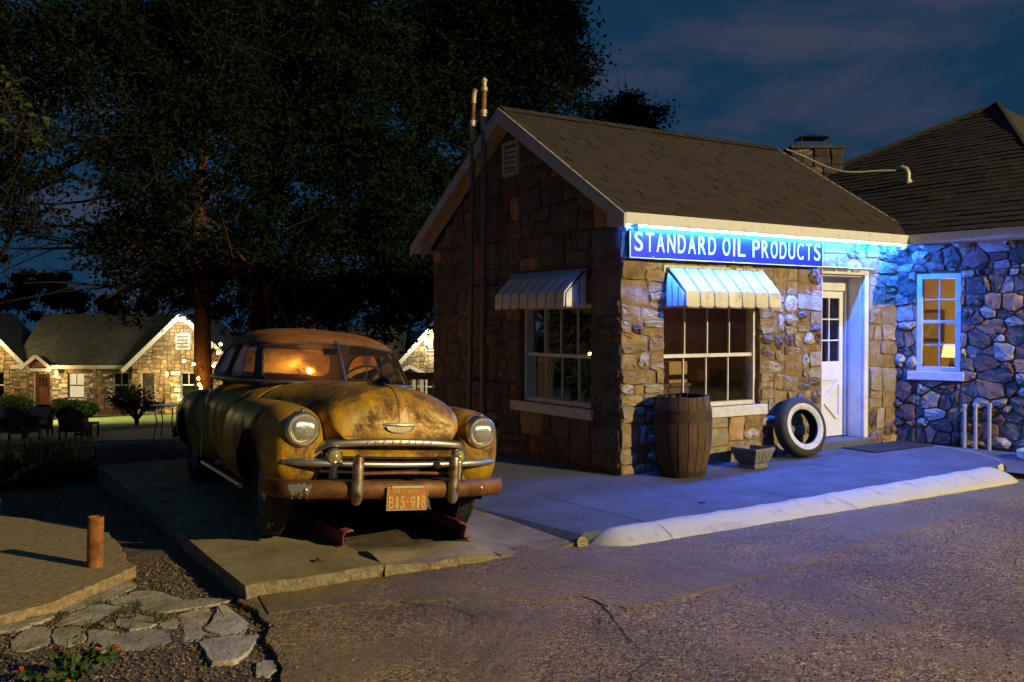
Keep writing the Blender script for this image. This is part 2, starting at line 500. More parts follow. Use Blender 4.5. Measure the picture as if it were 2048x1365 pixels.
# lawn and path down the hill
def sheet(name, mat, r0, r1, d0, d1, lift, nr=30, nd=14, wob=0.0):
    b = MB(); P = []
    for i in range(nr+1):
        row = []
        for j in range(nd+1):
            r_ = r0 + (r1-r0)*i/nr
            d_ = d0 + (d1-d0)*j/nd + wob*math.sin(r_*0.55+d0)*(1 if j in (0, nd) else 0)
            x, y, _ = V(r_, d_, 0)
            row.append((x, y, terr(x, y) + lift))
        P.append(row)
    b.grid(P)
    return tag(b.build(name, mat, smooth=True, angle=80), kind='structure')
sheet('lawn', M['grass_far'], -40, 30, 25.0, 45.9, 0.05, wob=0.5)
sheet('near_lawn', M['grass_far'], -26, -6.5, 13.2, 19.0, 0.045, wob=0.3)
sheet('path', M['path'], -40, 12, 19.0, 25.4, 0.06, wob=0.35)
sheet('gravel_border', M['flag'], -40, 2, 44.2, 46.2, 0.09)

def jag_(a, b, n, amp):
    return [(a[0]+(b[0]-a[0])*i/n + (random.uniform(-amp, amp) if i else 0), a[1]+(b[1]-a[1])*i/n + (random.uniform(-amp, amp) if i else 0)) for i in range(n)]
# road
ASPH = [(-4.46,-1.82),(-4.51,-1.95),(-4.48,-2.16),(-4.49,-2.45),(-4.47,-2.49),(-4.57,-2.63),(-4.60,-2.83),(-4.62,-3.04),(-4.70,-3.32),(-4.79,-3.54),(-4.83,-3.82)]
road = MB()
edge = []
for i in range(len(ASPH)-1):
    for k in range(5):
        t = k/5
        edge.append((ASPH[i][0]*(1-t)+ASPH[i+1][0]*t + random.uniform(-.012,.012), ASPH[i][1]*(1-t)+ASPH[i+1][1]*t + random.uniform(-.01,.01)))
edge += [(-5.3,-4.6),(-7.0,-6.2),(-12,-9),(-40,-14)]
poly = edge + [(-40,-60),(60,-60),(60,6.5),(12,6.5),(5.2,1.0),(4.4,-1.0),(0,-1.7),(-4.40,-1.70)]
road.prism(poly, -0.17, -0.08)
ro = road.build('road', M['asphalt'])
tag(ro, kind='structure')
# thin later layer of asphalt along pad and kerb, its worn edge a low ragged step
SEAM = [(-4.44,-2.30),(-4.0,-2.36),(-3.4,-2.62),(-2.95,-2.93),(-2.72,-2.97),(-2.72,-3.22),(-2.62,-3.35),(-2.35,-3.35),(-1.75,-3.28),(-1.1,-3.25),(-0.55,-3.12),(0.3,-3.02),(1.4,-2.92),(2.6,-2.72),(3.4,-2.45),(3.9,-2.15)]
pe = []
for i in range(len(SEAM)-1): pe += jag_(SEAM[i], SEAM[i+1], 9, 0.012)
top_ = pe + [(3.6,-1.9),(-4.38,-1.9)]
pm = MB(); nn = len(top_)
pm.add([(x, y, -0.082) for x, y in top_] + [(x, y+.008, -0.073) for x, y in top_], [(i, (i+1) % nn, nn+(i+1) % nn, nn+i) for i in range(nn)] + [tuple(range(nn, 2*nn))])
pm.build('asphalt_layer', M['asphalt_patch'], ro)
# open cracks in the worn surface
M['crack'] = pmat('dark_crack', [(0.012,0.010,0.008),(0.025,0.02,0.016)], 20, 1.0)
def crack(p, ang, L, w, rr, lev=0, zs=None):
    pts = [p]; a = ang
    n = max(4, int(L/0.06))
    for i in range(n):
        a += rr.uniform(-.42, .42); a = ang + (a-ang)*.8
        pts.append((pts[-1][0]+math.cos(a)*L/n, pts[-1][1]+math.sin(a)*L/n))
    c_ = MB(); lft = []; rgt = []
    for i, q in enumerate(pts):
        ww = w*(1-i/len(pts))*rr.uniform(.35, 1.25); q2 = pts[min(i+1, n)]; q0 = pts[max(i-1, 0)]
        dx, dy = q2[0]-q0[0], q2[1]-q0[1]; m_ = math.hypot(dx, dy)+1e-9
        zc = zs if zs is not None else -0.0705 if inpoly_(q[0], q[1], top_) else -0.0775
        lft.append((q[0]-dy/m_*ww, q[1]+dx/m_*ww, zc)); rgt.append((q[0]+dy/m_*ww, q[1]-dx/m_*ww, zc))
    c_.grid([lft, rgt]); c_.build('crack', M['crack'], ro)
    if lev < 2:
        for _ in range(2):
            i = rr.randint(2, n-1); crack(pts[i], ang+rr.choice((-1, 1))*rr.uniform(.5, 1.1), L*rr.uniform(.25, .5), w*.6, rr, lev+1, zs)
def inpoly_(x, y, P):
    c = False; j = len(P)-1
    for i in range(len(P)):
        if (P[i][1] > y) != (P[j][1] > y) and x < (P[j][0]-P[i][0])*(y-P[i][1])/(P[j][1]-P[i][1])+P[i][0]: c = not c
        j = i
    return c
rr_ = random.Random(77)
for p_, a_, L_, w_c in (((-2.72,-3.1), -1.9, 1.1, .010), ((3.6,-2.35), -2.75, 1.2, .008), ((-0.9,-3.3), -1.2, .9, .006), ((0.9,-3.1), -2.4, 1.0, .006), ((-3.7,-2.5), -1.3, .7, .008), ((1.2,-4.2), 2.8, 1.3, .006), ((-1.9,-2.35), -.4, .9, .005)):
    crack(p_, a_, L_, w_c, rr_)

# ================================================================ concrete: pad under the car, forecourt slab, kerb
def slab_z(x, y=0.0):
    if x > 0: return 0.0125*min(x, 4.8)
    if x < -1.95: return -0.085*math.exp(-((x+2.36)/0.42)**2) + 0.012*math.sin(x*9)*math.sin(y*4)*0.3
    return 0.0

def jag(a, b, n, amp):
    out = []
    for i in range(n):
        t = i/n
        out.append((a[0]+(b[0]-a[0])*t + random.uniform(-amp, amp)*(0 if i == 0 else 1), a[1]+(b[1]-a[1])*t + random.uniform(-amp, amp)*(0 if i == 0 else 1)))
    return out

def slab_piece(name, x0, x1, y0, y1, nx, ny, thick=0.16, parent=None, rough=(0,0,0,0), zf=None):
    """concrete slab piece with real thickness; rough = waviness of its (front, right, back, left) edges"""
    zf = zf or slab_z
    top = []
    for i in range(nx+1):
        row = []
        for j in range(ny+1):
            x = x0+(x1-x0)*i/nx; y = y0+(y1-y0)*j/ny
            dx = dy = 0
            if j == 0 and rough[0]: dy = random.uniform(-1, 1)*rough[0]
            if i == nx and rough[1]: dx = random.uniform(-1, 1)*rough[1]
            row.append((x+dx, y+dy, zf(x, y)))
        top.append(row)
    b = MB(); b.grid([list(r_) for r_ in zip(*top)])
    # skirts
    ring = [top[i][0] for i in range(nx+1)] + [top[nx][j] for j in range(1, ny+1)] + [top[i][ny] for i in range(nx-1, -1, -1)] + [top[0][j] for j in range(ny-1, 0, -1)]
    o = b.build(name, M['pad_concrete'], parent, smooth=True, angle=50)
    s = MB(); n = len(ring)
    P = []
    for lev, (dz, inn) in enumerate(((0.0, 0.0), (-0.012, -0.006), (-0.05, -0.004), (-thick, 0.004))):
        row = []
        for (x, y, z) in ring + [ring[0]]:
            row.append((x + (random.uniform(-.006, .006) if lev > 1 else 0), y + (random.uniform(-.012, .008) if lev > 1 and rough[0] else 0), z+dz))
        row[-1] = row[0]
        P.append(row)
    s.grid(P)
    s.build('slab_edge', M['concrete_edge'], o, smooth=True, angle=60)
    return o

PIT = (-3.56, -2.66, -1.47, 2.6)      # the service pit under the car
pad = slab_piece('car_pad', -4.47, PIT[0], -1.93, 3.72, 12, 40, 0.5, rough=(0.012,0,0,0))
tag(pad, kind='structure')
p2 = slab_piece('pad_strip', PIT[1], -2.02, -1.95, 3.72, 8, 40, 0.3, pad, rough=(0.012,0,0,0))
def lip_z(x, y):
    t = (y+1.93)/(0.47)
    return slab_z(x, y) + 0.035*math.sin(math.pi*min(max(t, 0), 1))**2 + 0.01*math.sin(9*x+2) - 0.012
p3 = slab_piece('pad_lip', PIT[0]+0.003, PIT[1]-0.003, -1.955, PIT[2], 14, 10, 0.3, pad, rough=(0.022,0,0,0), zf=lip_z)
p4 = slab_piece('pad_rear', PIT[0]+0.003, PIT[1]-0.003, PIT[3], 3.72, 6, 8, 0.3, pad)
pw = MB()
x0, x1, y0, y1 = PIT
pw.add([(x0,y0,-1.3),(x1,y0,-1.3),(x1,y1,-1.3),(x0,y1,-1.3),(x0,y0,-.03),(x1,y0,-.03),(x1,y1,-.03),(x0,y1,-.03)],
       [(0,1,2,3),(0,4,5,1),(1,5,6,2),(2,6,7,3),(3,7,4,0)])
pw.build('pit_wall', M['black_gap'], pad)
# raised backstop at the far end of the pad
bs = MB()
prof = [(3.725,-0.75),(3.725,0.0),(3.72,0.16),(3.745,0.205),(3.79,0.22),(3.93,0.22),(3.97,0.19),(3.975,-0.75)]
P = []
for x in np.linspace(-4.47, -2.4, 14):
    cz = 0.0
    if x < -4.42: cz = -0.02
    P.append([(x, y, z + (cz if z > .1 else 0)) for y, z in prof])
bs.grid(P)
bs.add([P[0][k] for k in range(8)], [tuple(range(8))])
bs.build('pad_backstop', M['concrete'], pad, smooth=True, angle=35)

# forecourt slab with its curved right end, sawn joints between the bays
def bay(name, outline, parent=None):
    b = MB(); n = len(outline)
    top = [(x, y, slab_z(x, y)) for x, y in outline]
    low = [(x, y, -0.2) for x, y in outline]
    b.add(top + low, [tuple(range(n))] + [(i, n+i, n+(i+1) % n, (i+1) % n) for i in range(n)])
    return b.build(name, M['concrete'], parent, bevel=0.006)
jx = -1.36
f0 = bay('forecourt', [(-2.012,-1.93),(-1.93,-1.93),(-1.90,-1.905),(-1.25,-1.905),(-1.33,-0.285),(-2.012,-0.285)])
tag(f0, kind='structure')
bay('slab_bay', [(-1.242,-1.905),(0.55,-1.905),(0.55,0.02),(-0.05,0.02),(-1.322,-0.285)], f0)
bay('slab_bay', [(-2.012,-0.277),(-1.325,-0.277),(-0.05,0.028),(-0.05,4.6),(-2.012,4.6)], f0)
bay('slab_bay', [(0.558,-1.905),(2.2,-1.905),(2.2,0.02),(0.558,0.02)], f0)
cur = [(3.62,-1.905),(3.80,-1.86),(4.02,-1.70),(4.22,-1.47),(4.40,-1.18),(4.52,-0.85),(4.58,-0.5),(4.60,0.02)]
bay('slab_bay', [(2.208,-1.905)] + cur + [(2.208,0.02)], f0)
# lower strip between slab and office wall
ap = MB()
o_in = [(3.62,-1.93),(3.83,-1.90),(4.06,-1.74),(4.26,-1.5),(4.44,-1.2),(4.56,-0.86),(4.60,-0.5)]
o_out = [(3.9,-2.4),(4.4,-2.5),(5.2,-2.6),(5.6,-2.2),(5.6,-1.6),(5.6,-1.0),(5.6,-0.4)]
ap.grid([[(x, y, -0.02 + 0.06*max(0, min(1, (y+2.4)/1.6))) for x, y in r_] for r_ in (o_out, o_in)])
tag(ap.build('apron', M['concrete'], smooth=True), kind='structure')
e_ = MB()
e_.grid([[(x, y, 0.052) for x, y in cur], [(x+.012, y-.008, 0.058) for x, y in cur], [(x+.03, y-.016, -0.03) for x, y in cur]])
tag(e_.build('slab_lip', M['kerb_paint'], smooth=True), kind='structure')

# painted kerb: rounded section, cast in lengths, nose turned down at both ends
def kerb_length(name, xa, xb, parent=None, enda=False, endb=False):
    n = max(6, int((xb-xa)/0.08)); b = MB(); P = []
    prof = [(-1.902,-0.16),(-1.903,0.0),(-1.910,0.016),(-1.94,0.020),(-1.99,0.012),(-2.05,-0.008),(-2.11,-0.036),(-2.165,-0.066),(-2.205,-0.10),(-2.215,-0.16)]
    for i in range(n+1):
        x = xa + (xb-xa)*i/n
        s = 1.0
        if enda: s *= min(1.0, max(0.0, (x-xa)/0.26))**0.5
        if endb: s *= min(1.0, max(0.0, (xb-x)/0.34))**0.5
        zz = slab_z(x)
        P.append([(x + (0.10*(1-s)*(k/9) if endb else (-0.10*(1-s)*(k/9) if enda else 0)), -1.903 + (y+1.903)*(0.25+0.75*s) + (random.uniform(-.007,.007) if k > 1 else 0), (z+zz+0.17)*s - 0.17 + 0.003*math.sin(x*13+k) + random.uniform(-.0025,.0025)) for k, (y, z) in enumerate(prof)])
    b.grid(P)
    b.add(P[0], [tuple(range(len(prof)))]); b.add(P[-1], [tuple(range(len(prof)-1, -1, -1))])
    return b.build(name, M['kerb_paint'], parent, smooth=True, angle=60)
kb = kerb_length('kerb', -1.93, -1.252, None, enda=True)
tag(kb, kind='structure')
kerb_length('kerb_length', -1.246, 2.35, kb)
kerb_length('kerb_length', 2.354, 3.80, kb, endb=True)

for p_, a_, L_, w_c, z_c in (((-0.95,-1.86), 1.1, .55, .004, .0012), ((0.3,-1.0), -.7, .5, .003, .006), ((-1.7,-1.9), 1.3, .6, .004, .0012), ((1.5,-1.8), .9, .45, .003, .026)):
    crack(p_, a_, L_, w_c, rr_, 1, z_c)
# drain grate between pad and kerb
dr = thing('drain_grate', 'small round yellow drain grate in the gutter beside the kerb end', 'drain', (-1.975, -1.975, -0.055))
Md = Matrix.Rotation(R(72), 4, 'X') @ Matrix.Rotation(0, 4, 'Z')
M['grate'] = pmat('yellowed_cast_iron', [(0.22,0.17,0.08),(0.36,0.29,0.15)], 20, 0.6, metal=0.3, bump=0.3)
rg = MB(); rg.lathe([(0.040,0.0),(0.040,0.012),(0.048,0.012),(0.048,0.0)], 24, Md, closed_prof=True); rg.build('rim', M['grate'], dr, smooth=True)
for i in range(5):
    h = -0.030+0.015*i; wd = math.sqrt(max(0.001, 0.041**2-h*h))*2
    s_ = MB(); s_.obox(Md @ Matrix.Translation((0, h, 0.006)), wd, 0.008, 0.008); s_.build('slot_bar', M['grate'], dr)
bk = MB(); bk.lathe([(0.0,0.0),(0.042,0.0)], 20, Md); bk.build('backing', M['black_gap'], dr)

# flagstones of the small path beside the road
FLAGS = [
    [(-5.43,-1.44),(-5.34,-1.30),(-5.25,-1.15),(-5.12,-1.02),(-5.02,-1.01),(-4.97,-1.05),(-4.95,-1.18),(-5.03,-1.28),(-5.15,-1.42),(-5.27,-1.47),(-5.37,-1.52)],
    [(-5.16,-1.48),(-5.02,-1.36),(-4.92,-1.35),(-4.84,-1.45),(-4.81,-1.57),(-4.77,-1.62),(-4.87,-1.68),(-4.98,-1.63),(-5.10,-1.58)],
    [(-5.04,-1.69),(-4.93,-1.60),(-4.79,-1.65),(-4.65,-1.70),(-4.49,-1.78),(-4.55,-1.84),(-4.69,-1.87),(-4.84,-1.86),(-4.92,-1.86),(-5.00,-1.78)],
    [(-5.50,-1.79),(-5.38,-1.59),(-5.23,-1.45),(-5.11,-1.55),(-5.07,-1.67),(-5.14,-1.74),(-5.24,-1.77),(-5.34,-1.84),(-5.42,-1.77)],
    [(-5.67,-1.57),(-5.56,-1.40),(-5.49,-1.41),(-5.46,-1.60),(-5.54,-1.67),(-5.61,-1.70)],
    [(-5.80,-1.61),(-5.74,-1.58),(-5.68,-1.60),(-5.59,-1.73),(-5.67,-1.76),(-5.80,-1.73)],
    [(-5.71,-1.93),(-5.64,-1.82),(-5.54,-1.78),(-5.52,-1.86),(-5.53,-1.98),(-5.56,-2.09),(-5.66,-2.13),(-5.73,-2.07)],
    [(-5.52,-1.95),(-5.48,-1.88),(-5.40,-1.88),(-5.36,-1.99),(-5.39,-2.14),(-5.47,-2.18),(-5.52,-2.12)],
    [(-5.35,-1.97),(-5.28,-2.01),(-5.20,-2.11),(-5.30,-2.16),(-5.37,-2.18)],
    [(-5.18,-1.86),(-5.15,-1.76),(-5.06,-1.78),(-5.00,-1.91),(-5.00,-2.03),(-5.06,-2.10),(-5.15,-2.08),(-5.19,-2.00)],
    [(-5.27,-1.88),(-5.20,-1.89),(-5.20,-1.97),(-5.25,-1.98)],
    [(-4.99,-2.06),(-4.92,-1.99),(-4.88,-2.00),(-4.89,-2.10),(-4.92,-2.17),(-4.99,-2.13)],
    [(-4.85,-1.93),(-4.75,-1.88),(-4.64,-1.91),(-4.71,-2.09),(-4.80,-2.21),(-4.84,-2.27),(-4.80,-2.36),(-4.86,-2.42),(-4.94,-2.42),(-4.88,-2.19)],
    [(-4.63,-1.93),(-4.58,-1.97),(-4.56,-2.33),(-4.64,-2.45),(-4.72,-2.43),(-4.81,-2.29),(-4.70,-2.13)],
    [(-4.87,-2.48),(-4.78,-2.46),(-4.66,-2.48),(-4.56,-2.53),(-4.64,-2.67),(-4.72,-2.80),(-4.80,-2.89),(-4.90,-2.85),(-4.89,-2.66)],
    [(-5.36,-2.22),(-5.21,-2.15),(-5.03,-2.13),(-4.98,-2.23),(-4.99,-2.36),(-5.09,-2.44),(-5.25,-2.39),(-5.34,-2.36)],
    [(-4.71,-2.95),(-4.63,-2.99),(-4.66,-3.11),(-4.72,-3.15),(-4.76,-3.11)],
]
fp = empty('flagstone_path', (0, 0, 0)); tag(fp, kind='structure')
for poly in FLAGS:
    cx = sum(p[0] for p in poly)/len(poly); cy_ = sum(p[1] for p in poly)/len(poly)
    # smooth the outline a little and let it wander
    q = []
    for i in range(len(poly)):
        a, b2 = poly[i], poly[(i+1) % len(poly)]
        for t in (0.10, 0.5, 0.90):
            q.append((cx+(a[0]+(b2[0]-a[0])*t-cx)*1.05 + random.uniform(-.009,.009), cy_+(a[1]+(b2[1]-a[1])*t-cy_)*1.05 + random.uniform(-.009,.009)))
    tz = random.uniform(-0.014, 0.004); sx_ = random.uniform(-.04,.04); sy_ = random.uniform(-.04,.04)
    zt = lambda x, y: -0.098 + tz + sx_*(x-cx) + sy_*(y-cy_)
    b = MB(); n = len(q)
    r0 = [(x+(x-cx)*.02, y+(y-cy_)*.02, -0.2) for x, y in q]
    r1 = [(x, y, zt(x, y)-0.008) for x, y in q]
    r2 = [(x+(cx-x)*.03, y+(cy_-y)*.03, zt(x, y)+random.uniform(-.003,.003)) for x, y in q]
    b.add(r0+r1+r2+[(cx, cy_, zt(cx, cy_)+.003)], [(i, (i+1) % n, n+(i+1) % n, n+i) for i in range(n)] + [(n+i, n+(i+1) % n, 2*n+(i+1) % n, 2*n+i) for i in range(n)] + [(2*n+i, 2*n+(i+1) % n, 3*n) for i in range(n)])
    b.build('flagstone', M['flag'], fp, smooth=True, angle=35)

# old raised slab on the left with its thick broken edge
SL = [(-5.86,1.86),(-5.56,1.42),(-5.07,0.67),(-4.89,0.23),(-4.89,-0.29),(-4.92,-0.62),(-4.91,-0.95),(-5.15,-1.19),(-5.48,-1.53),(-5.75,-1.64),(-5.99,-1.93),(-9.0,-4.0),(-9.5,2.5)]
q = []
for i in range(len(SL)):
    q += jag(SL[i], SL[(i+1) % len(SL)], 6 if i < 10 else 2, 0.012)
M['old_slab'] = pmat('gritty_old_slab', [(0.15,0.108,0.055),(0.32,0.235,0.13),(0.44,0.34,0.20)], 26, 0.95, bump=0.7, bscale=70, bdist=0.012, detail=8)
b = MB(); n = len(q)
b.add([(x, y, -0.2) for x, y in q] + [(x, y, -0.052) for x, y in q] + [(x-.008, y, -0.04) for x, y in q], [(i, (i+1) % n, n+(i+1) % n, n+i) for i in range(n)] + [(n+i, n+(i+1) % n, 2*n+(i+1) % n, 2*n+i) for i in range(n)] + [tuple(range(2*n, 3*n))])
os_ = b.build('old_slab', M['old_slab'])
tag(os_, kind='structure')

# mulch chips and grit on the earth: loose stuff
def scatter_chips(name, label, cat, mat, region, n, lx, ly, lz, zf):
    vs = []; fs = []
    k = 0
    while k < n:
        x = rng.uniform(region[0], region[1]); y = rng.uniform(region[2], region[3])
        if not zf(x, y)[0]: continue
        z = zf(x, y)[1]
        a = rng.uniform(0, math.tau); tl = rng.normal(0, 0.35)
        L = lx*rng.uniform(.4, 1.3); W = ly*rng.uniform(.5, 1.3); H = lz*rng.uniform(.5, 1.4)
        Mx = Matrix.Translation((x, y, z)) @ Matrix.Rotation(a, 4, 'Z') @ Matrix.Rotation(tl, 4, 'X') @ Matrix.Rotation(rng.normal(0, .3), 4, 'Y')
        base = len(vs)
        for p in ((-L/2,-W/2,0),(L/2,-W/2*.6,0),(L/2*.8,W/2,0),(-L/2,W/2*.7,0),(-L/3,-W/3,H),(L/3,-W/4,H),(L/3,W/3,H),(-L/3,W/4,H)):
            vs.append(tuple(Mx @ Vector(p)))
        fs += [tuple(base+i for i in f) for f in ((4,5,6,7),(0,1,5,4),(1,2,6,5),(2,3,7,6),(3,0,4,7))]
        k += 1
    o = np_mesh(name, vs, fs, mat)
    return tag(o, label, cat, kind='stuff')
M['mulch'] = pmat('bark_mulch', [(0.08,0.054,0.032),(0.19,0.132,0.08),(0.32,0.245,0.16)], 30, 0.95, island=0.4)
def inpoly(x, y, P):
    c = False; j = len(P)-1
    for i in range(len(P)):
        if (P[i][1] > y) != (P[j][1] > y) and x < (P[j][0]-P[i][0])*(y-P[i][1])/(P[j][1]-P[i][1])+P[i][0]: c = not c
        j = i
    return c
def bed(x, y):
    ok = x < -4.48 and not inpoly(x, y, SL) and not any(inpoly(x, y, f) for f in FLAGS) and not (y < -1.8 and x > -4.5)
    return ok, terr(x, y) + 0.005
scatter_chips('bark_mulch', 'brown bark mulch and grit lying between the slabs and flagstones', 'mulch', M['mulch'], (-6.4,-4.46,-3.6,4.6), 15000, 0.022, 0.008, 0.005, bed)
M['grit'] = pmat('loose_grit', [(0.07,0.055,0.042),(0.16,0.13,0.10),(0.28,0.25,0.21)], 30, 0.9, island=0.45)
def onroad(x, y):
    d = (x+6.08)*FW[0] + (y+7.47)*FW[1]
    ok = inpoly(x, y, poly_road) and d > 2.8 and rng.random() < min(1, (4.4/d)**2)
    return ok, -0.081
poly_road = poly if len(poly) > 30 else edge + [(-40,-60),(60,-60),(60,-2.3),(-2,-2.3),(-4.40,-2.0)]
scatter_chips('road_grit', 'loose stones and grit strewn over the worn asphalt', 'grit', M['grit'], (-5.0,4.5,-6.2,-2.3), 5200, 0.013, 0.011, 0.007, onroad)

# ================================================================ rubble stone walls
def clip_half(poly, a, b, c):
    """keep the part of a convex polygon with a*x+b*y <= c"""
    out = []; n = len(poly)
    for i in range(n):
        p, q = poly[i], poly[(i+1) % n]
        dp, dq = a*p[0]+b*p[1]-c, a*q[0]+b*q[1]-c
        if dp <= 0: out.append(p)
        if dp*dq < 0:
            t = dp/(dp-dq); out.append((p[0]+(q[0]-p[0])*t, p[1]+(q[1]-p[1])*t))
    return out

def area(P):
    return 0.5*abs(sum(P[i][0]*P[(i+1) % len(P)][1]-P[(i+1) % len(P)][0]*P[i][1] for i in range(len(P))))

def cells(u0, u1, v0, v1, su, sv, seed, var=1.0):
    """irregular stone layout: power diagram of loosely coursed points"""
    r_ = random.Random(seed)
    pts = []
    v = v0 - sv; row = 0
    while v < v1 + sv:
        h = sv*r_.uniform(0.7, 1.35)
        u = u0 - su*r_.uniform(0.3, 1.3)
        while u < u1 + su:
            w = su*r_.choice((0.4, 0.6, 0.9, 1.3, 1.8))
            pts.append((u+w/2 + r_.uniform(-.1,.1)*su, v+h/2 + r_.uniform(-.28,.28)*sv, (r_.uniform(0, var)*sv)**2))
            u += w
        v += h; row += 1
    out = []
    asp = su/sv
    for i, (x, y, w) in enumerate(pts):
        nb = sorted(((px-x)**2/asp+(py-y)**2*asp, k) for k, (px, py, pw) in enumerate(pts) if k != i and abs(px-x) < su*3.2 and abs(py-y) < sv*3.2)[:22]
        P = [(x-su*2, y-sv*2),(x+su*2, y-sv*2),(x+su*2, y+sv*2),(x-su*2, y+sv*2)]
        for _, k in nb:
            px, py, pw = pts[k]
            ax, ay = (px-x)/asp, (py-y)*asp      # anisotropic bisector: blocks wider than high, flatter joints
            mx = 0.5 + (w-pw)/(2*((px-x)*ax+(py-y)*ay)+1e-9)
            mx = min(max(mx, 0.2), 0.8)
            P = clip_half(P, ax, ay, ax*(x+(px-x)*mx)+ay*(y+(py-y)*mx))
            if len(P) < 3: break
        if len(P) >= 3: out.append(P)
    return out

def blocks(P, su, sv, r_):
    """split a convex outline again and again with slightly slanting joints: roughly squared stones of many sizes"""
    us = [p[0] for p in P]; vs = [p[1] for p in P]
    w, h = max(us)-min(us), max(vs)-min(vs)
    if area(P) < su*sv*r_.choice((0.35, 0.7, 1.0, 1.3, 1.7, 2.1)) and w < su*2.0 and h < sv*2.0: return [P]
    if min(w, h) < 0.09 and max(w, h) < 2.2*su: return [P]
    t = r_.uniform(0.34, 0.66)
    if w/su > h/sv*r_.uniform(0.75, 1.3):
        a, b = 1.0, r_.uniform(-.20, .20)
    else:
        a, b = r_.uniform(-.13, .13), 1.0
    mu, mv = min(us)+w*t, min(vs)+h*t
    c = a*mu+b*mv
    A, B_ = clip_half(P, a, b, c), clip_half(P, -a, -b, -c)
    out = []
    for Q in (A, B_):
        if len(Q) >= 3: out += blocks(Q, su, sv, r_)
    return out

def stone_mesh(P, to3, r_, joint=0.009, prot=0.03, lumpy=0.0):
    """one rounded stone from a joint outline; to3(u, v, out) gives space points"""
    cx = sum(p[0] for p in P)/len(P); cy_ = sum(p[1] for p in P)/len(P)
    size = math.sqrt(area(P))
    # drop tiny edges, cut corners
    Q = []
    for i in range(len(P)):
        a, b = P[i], P[(i+1) % len(P)]
        L = math.hypot(b[0]-a[0], b[1]-a[1])
        c = min(0.32, max(0.05, 0.016/max(L, 1e-4)))
        if lumpy: c = 0.3
        if L < 0.02:
            Q.append(((a[0]+b[0])/2, (a[1]+b[1])/2)); continue
        Q.append((a[0]+(b[0]-a[0])*c, a[1]+(b[1]-a[1])*c))
        if L > 0.09: Q.append((a[0]+(b[0]-a[0])*.5+r_.uniform(-.012,.012), a[1]+(b[1]-a[1])*.5+r_.uniform(-.012,.012)))
        Q.append((a[0]+(b[0]-a[0])*(1-c), a[1]+(b[1]-a[1])*(1-c)))
    n = len(Q)
    s0 = 1 - joint/size*1.6
    def ring(s, out, jit, oj):
        return [to3(cx+(x-cx)*s + r_.uniform(-jit, jit), cy_+(y-cy_)*s + r_.uniform(-jit, jit), out + r_.uniform(-oj, oj)) for x, y in Q]
    k1 = 0.93 if not lumpy else 0.84
    k2 = 0.72 if not lumpy else 0.5
    R0 = ring(s0, -0.02, 0.004, 0)
    R1 = ring(s0*0.995, prot*(0.55 if not lumpy else 0.4), 0.007, 0.005)
    R2 = ring(s0*k1, prot*(0.95 if not lumpy else 0.8), 0.008, 0.009+lumpy*.35)
    R3 = ring(s0*k2*0.6, prot*(1.03 if not lumpy else 1.05), 0.012, 0.010+lumpy*.5)
    c = to3(cx, cy_, prot*(1.04 if not lumpy else 1.15))
    vs = R0+R1+R2+R3+[c]
    fs = []
    for k in range(3):
        fs += [(k*n+i, k*n+(i+1) % n, (k+1)*n+(i+1) % n, (k+1)*n+i) for i in range(n)]
    fs += [(3*n+i, 3*n+(i+1) % n, 4*n) for i in range(n)]
    return vs, fs

def rubble(name, parent, to3, regions, su, sv, seed, weights, joined=None, flip=False, lim=10**9, pr=(0.012, 0.034), squared=True):
    """lay stones in the given regions (convex outlines in wall coordinates); each stone an object, or one joined mesh"""
    r_ = random.Random(seed)
    us = [p[0] for rg in regions for p in rg]; vs_ = [p[1] for rg in regions for p in rg]
    C = None if squared else cells(min(us), max(us), min(vs_), max(vs_), su, sv, seed)
    names = list(weights); wts = [weights[k] for k in names]
    pieces = []
    for rg in regions:
        n = len(rg)
        sgn = sum(rg[i][0]*rg[(i+1) % n][1]-rg[(i+1) % n][0]*rg[i][1] for i in range(n))
        rr = rg if sgn > 0 else rg[::-1]
        for P in (blocks(rr, su, sv, r_) if squared else C):
            Q = P
            for i in range(n):
                a, b = rr[i], rr[(i+1) % n]
                ex, ey = b[0]-a[0], b[1]-a[1]
                Q = clip_half(Q, ey, -ex, ey*a[0]-ex*a[1])
                if len(Q) < 3: break
            if len(Q) >= 3:
                ar = area(Q)
                w = max(p[0] for p in Q)-min(p[0] for p in Q); h = max(p[1] for p in Q)-min(p[1] for p in Q)
                if ar > 0.0025 and min(w, h) > 0.035: pieces.append((ar, Q))
    pieces.sort(key=lambda t: -t[0])
    big = MB()
    for k, (ar, Q) in enumerate(pieces):
        kind = r_.choices(names, wts)[0]
        lum = 0.0
        if kind in ('st_dark', 'st_quartz'):
            if ar > su*sv*1.3: kind = names[0]
            else: lum = 0.02
        vs, fs = stone_mesh(Q, to3, r_, prot=r_.uniform(*pr)*(1.35 if lum else 1), lumpy=lum)
        if flip: fs = [f[::-1] for f in fs]
        if joined is not None or k >= lim:
            big.add(vs, fs)
        else:
            b = MB(); b.add(vs, fs)
            b.build('stone', M[kind], parent, smooth=True, angle=38 if not lum else 60)
    if big.v:
        o = big.build('stone_facing', joined or M['st_tan'], parent, smooth=True, angle=40)
        o['kind'] = 'stuff'
    return len(pieces)

# ================================================================ the filling station
W, D, WH = 4.595, 4.16, 2.60           # front length, depth, wall height
RIDGE_Y, RIDGE_Z = 2.08, 4.20
EAVE_Z = 2.70
st = thing('stone_station', 'small stone filling station with shingled gable roof and blue neon under the eave', 'building')

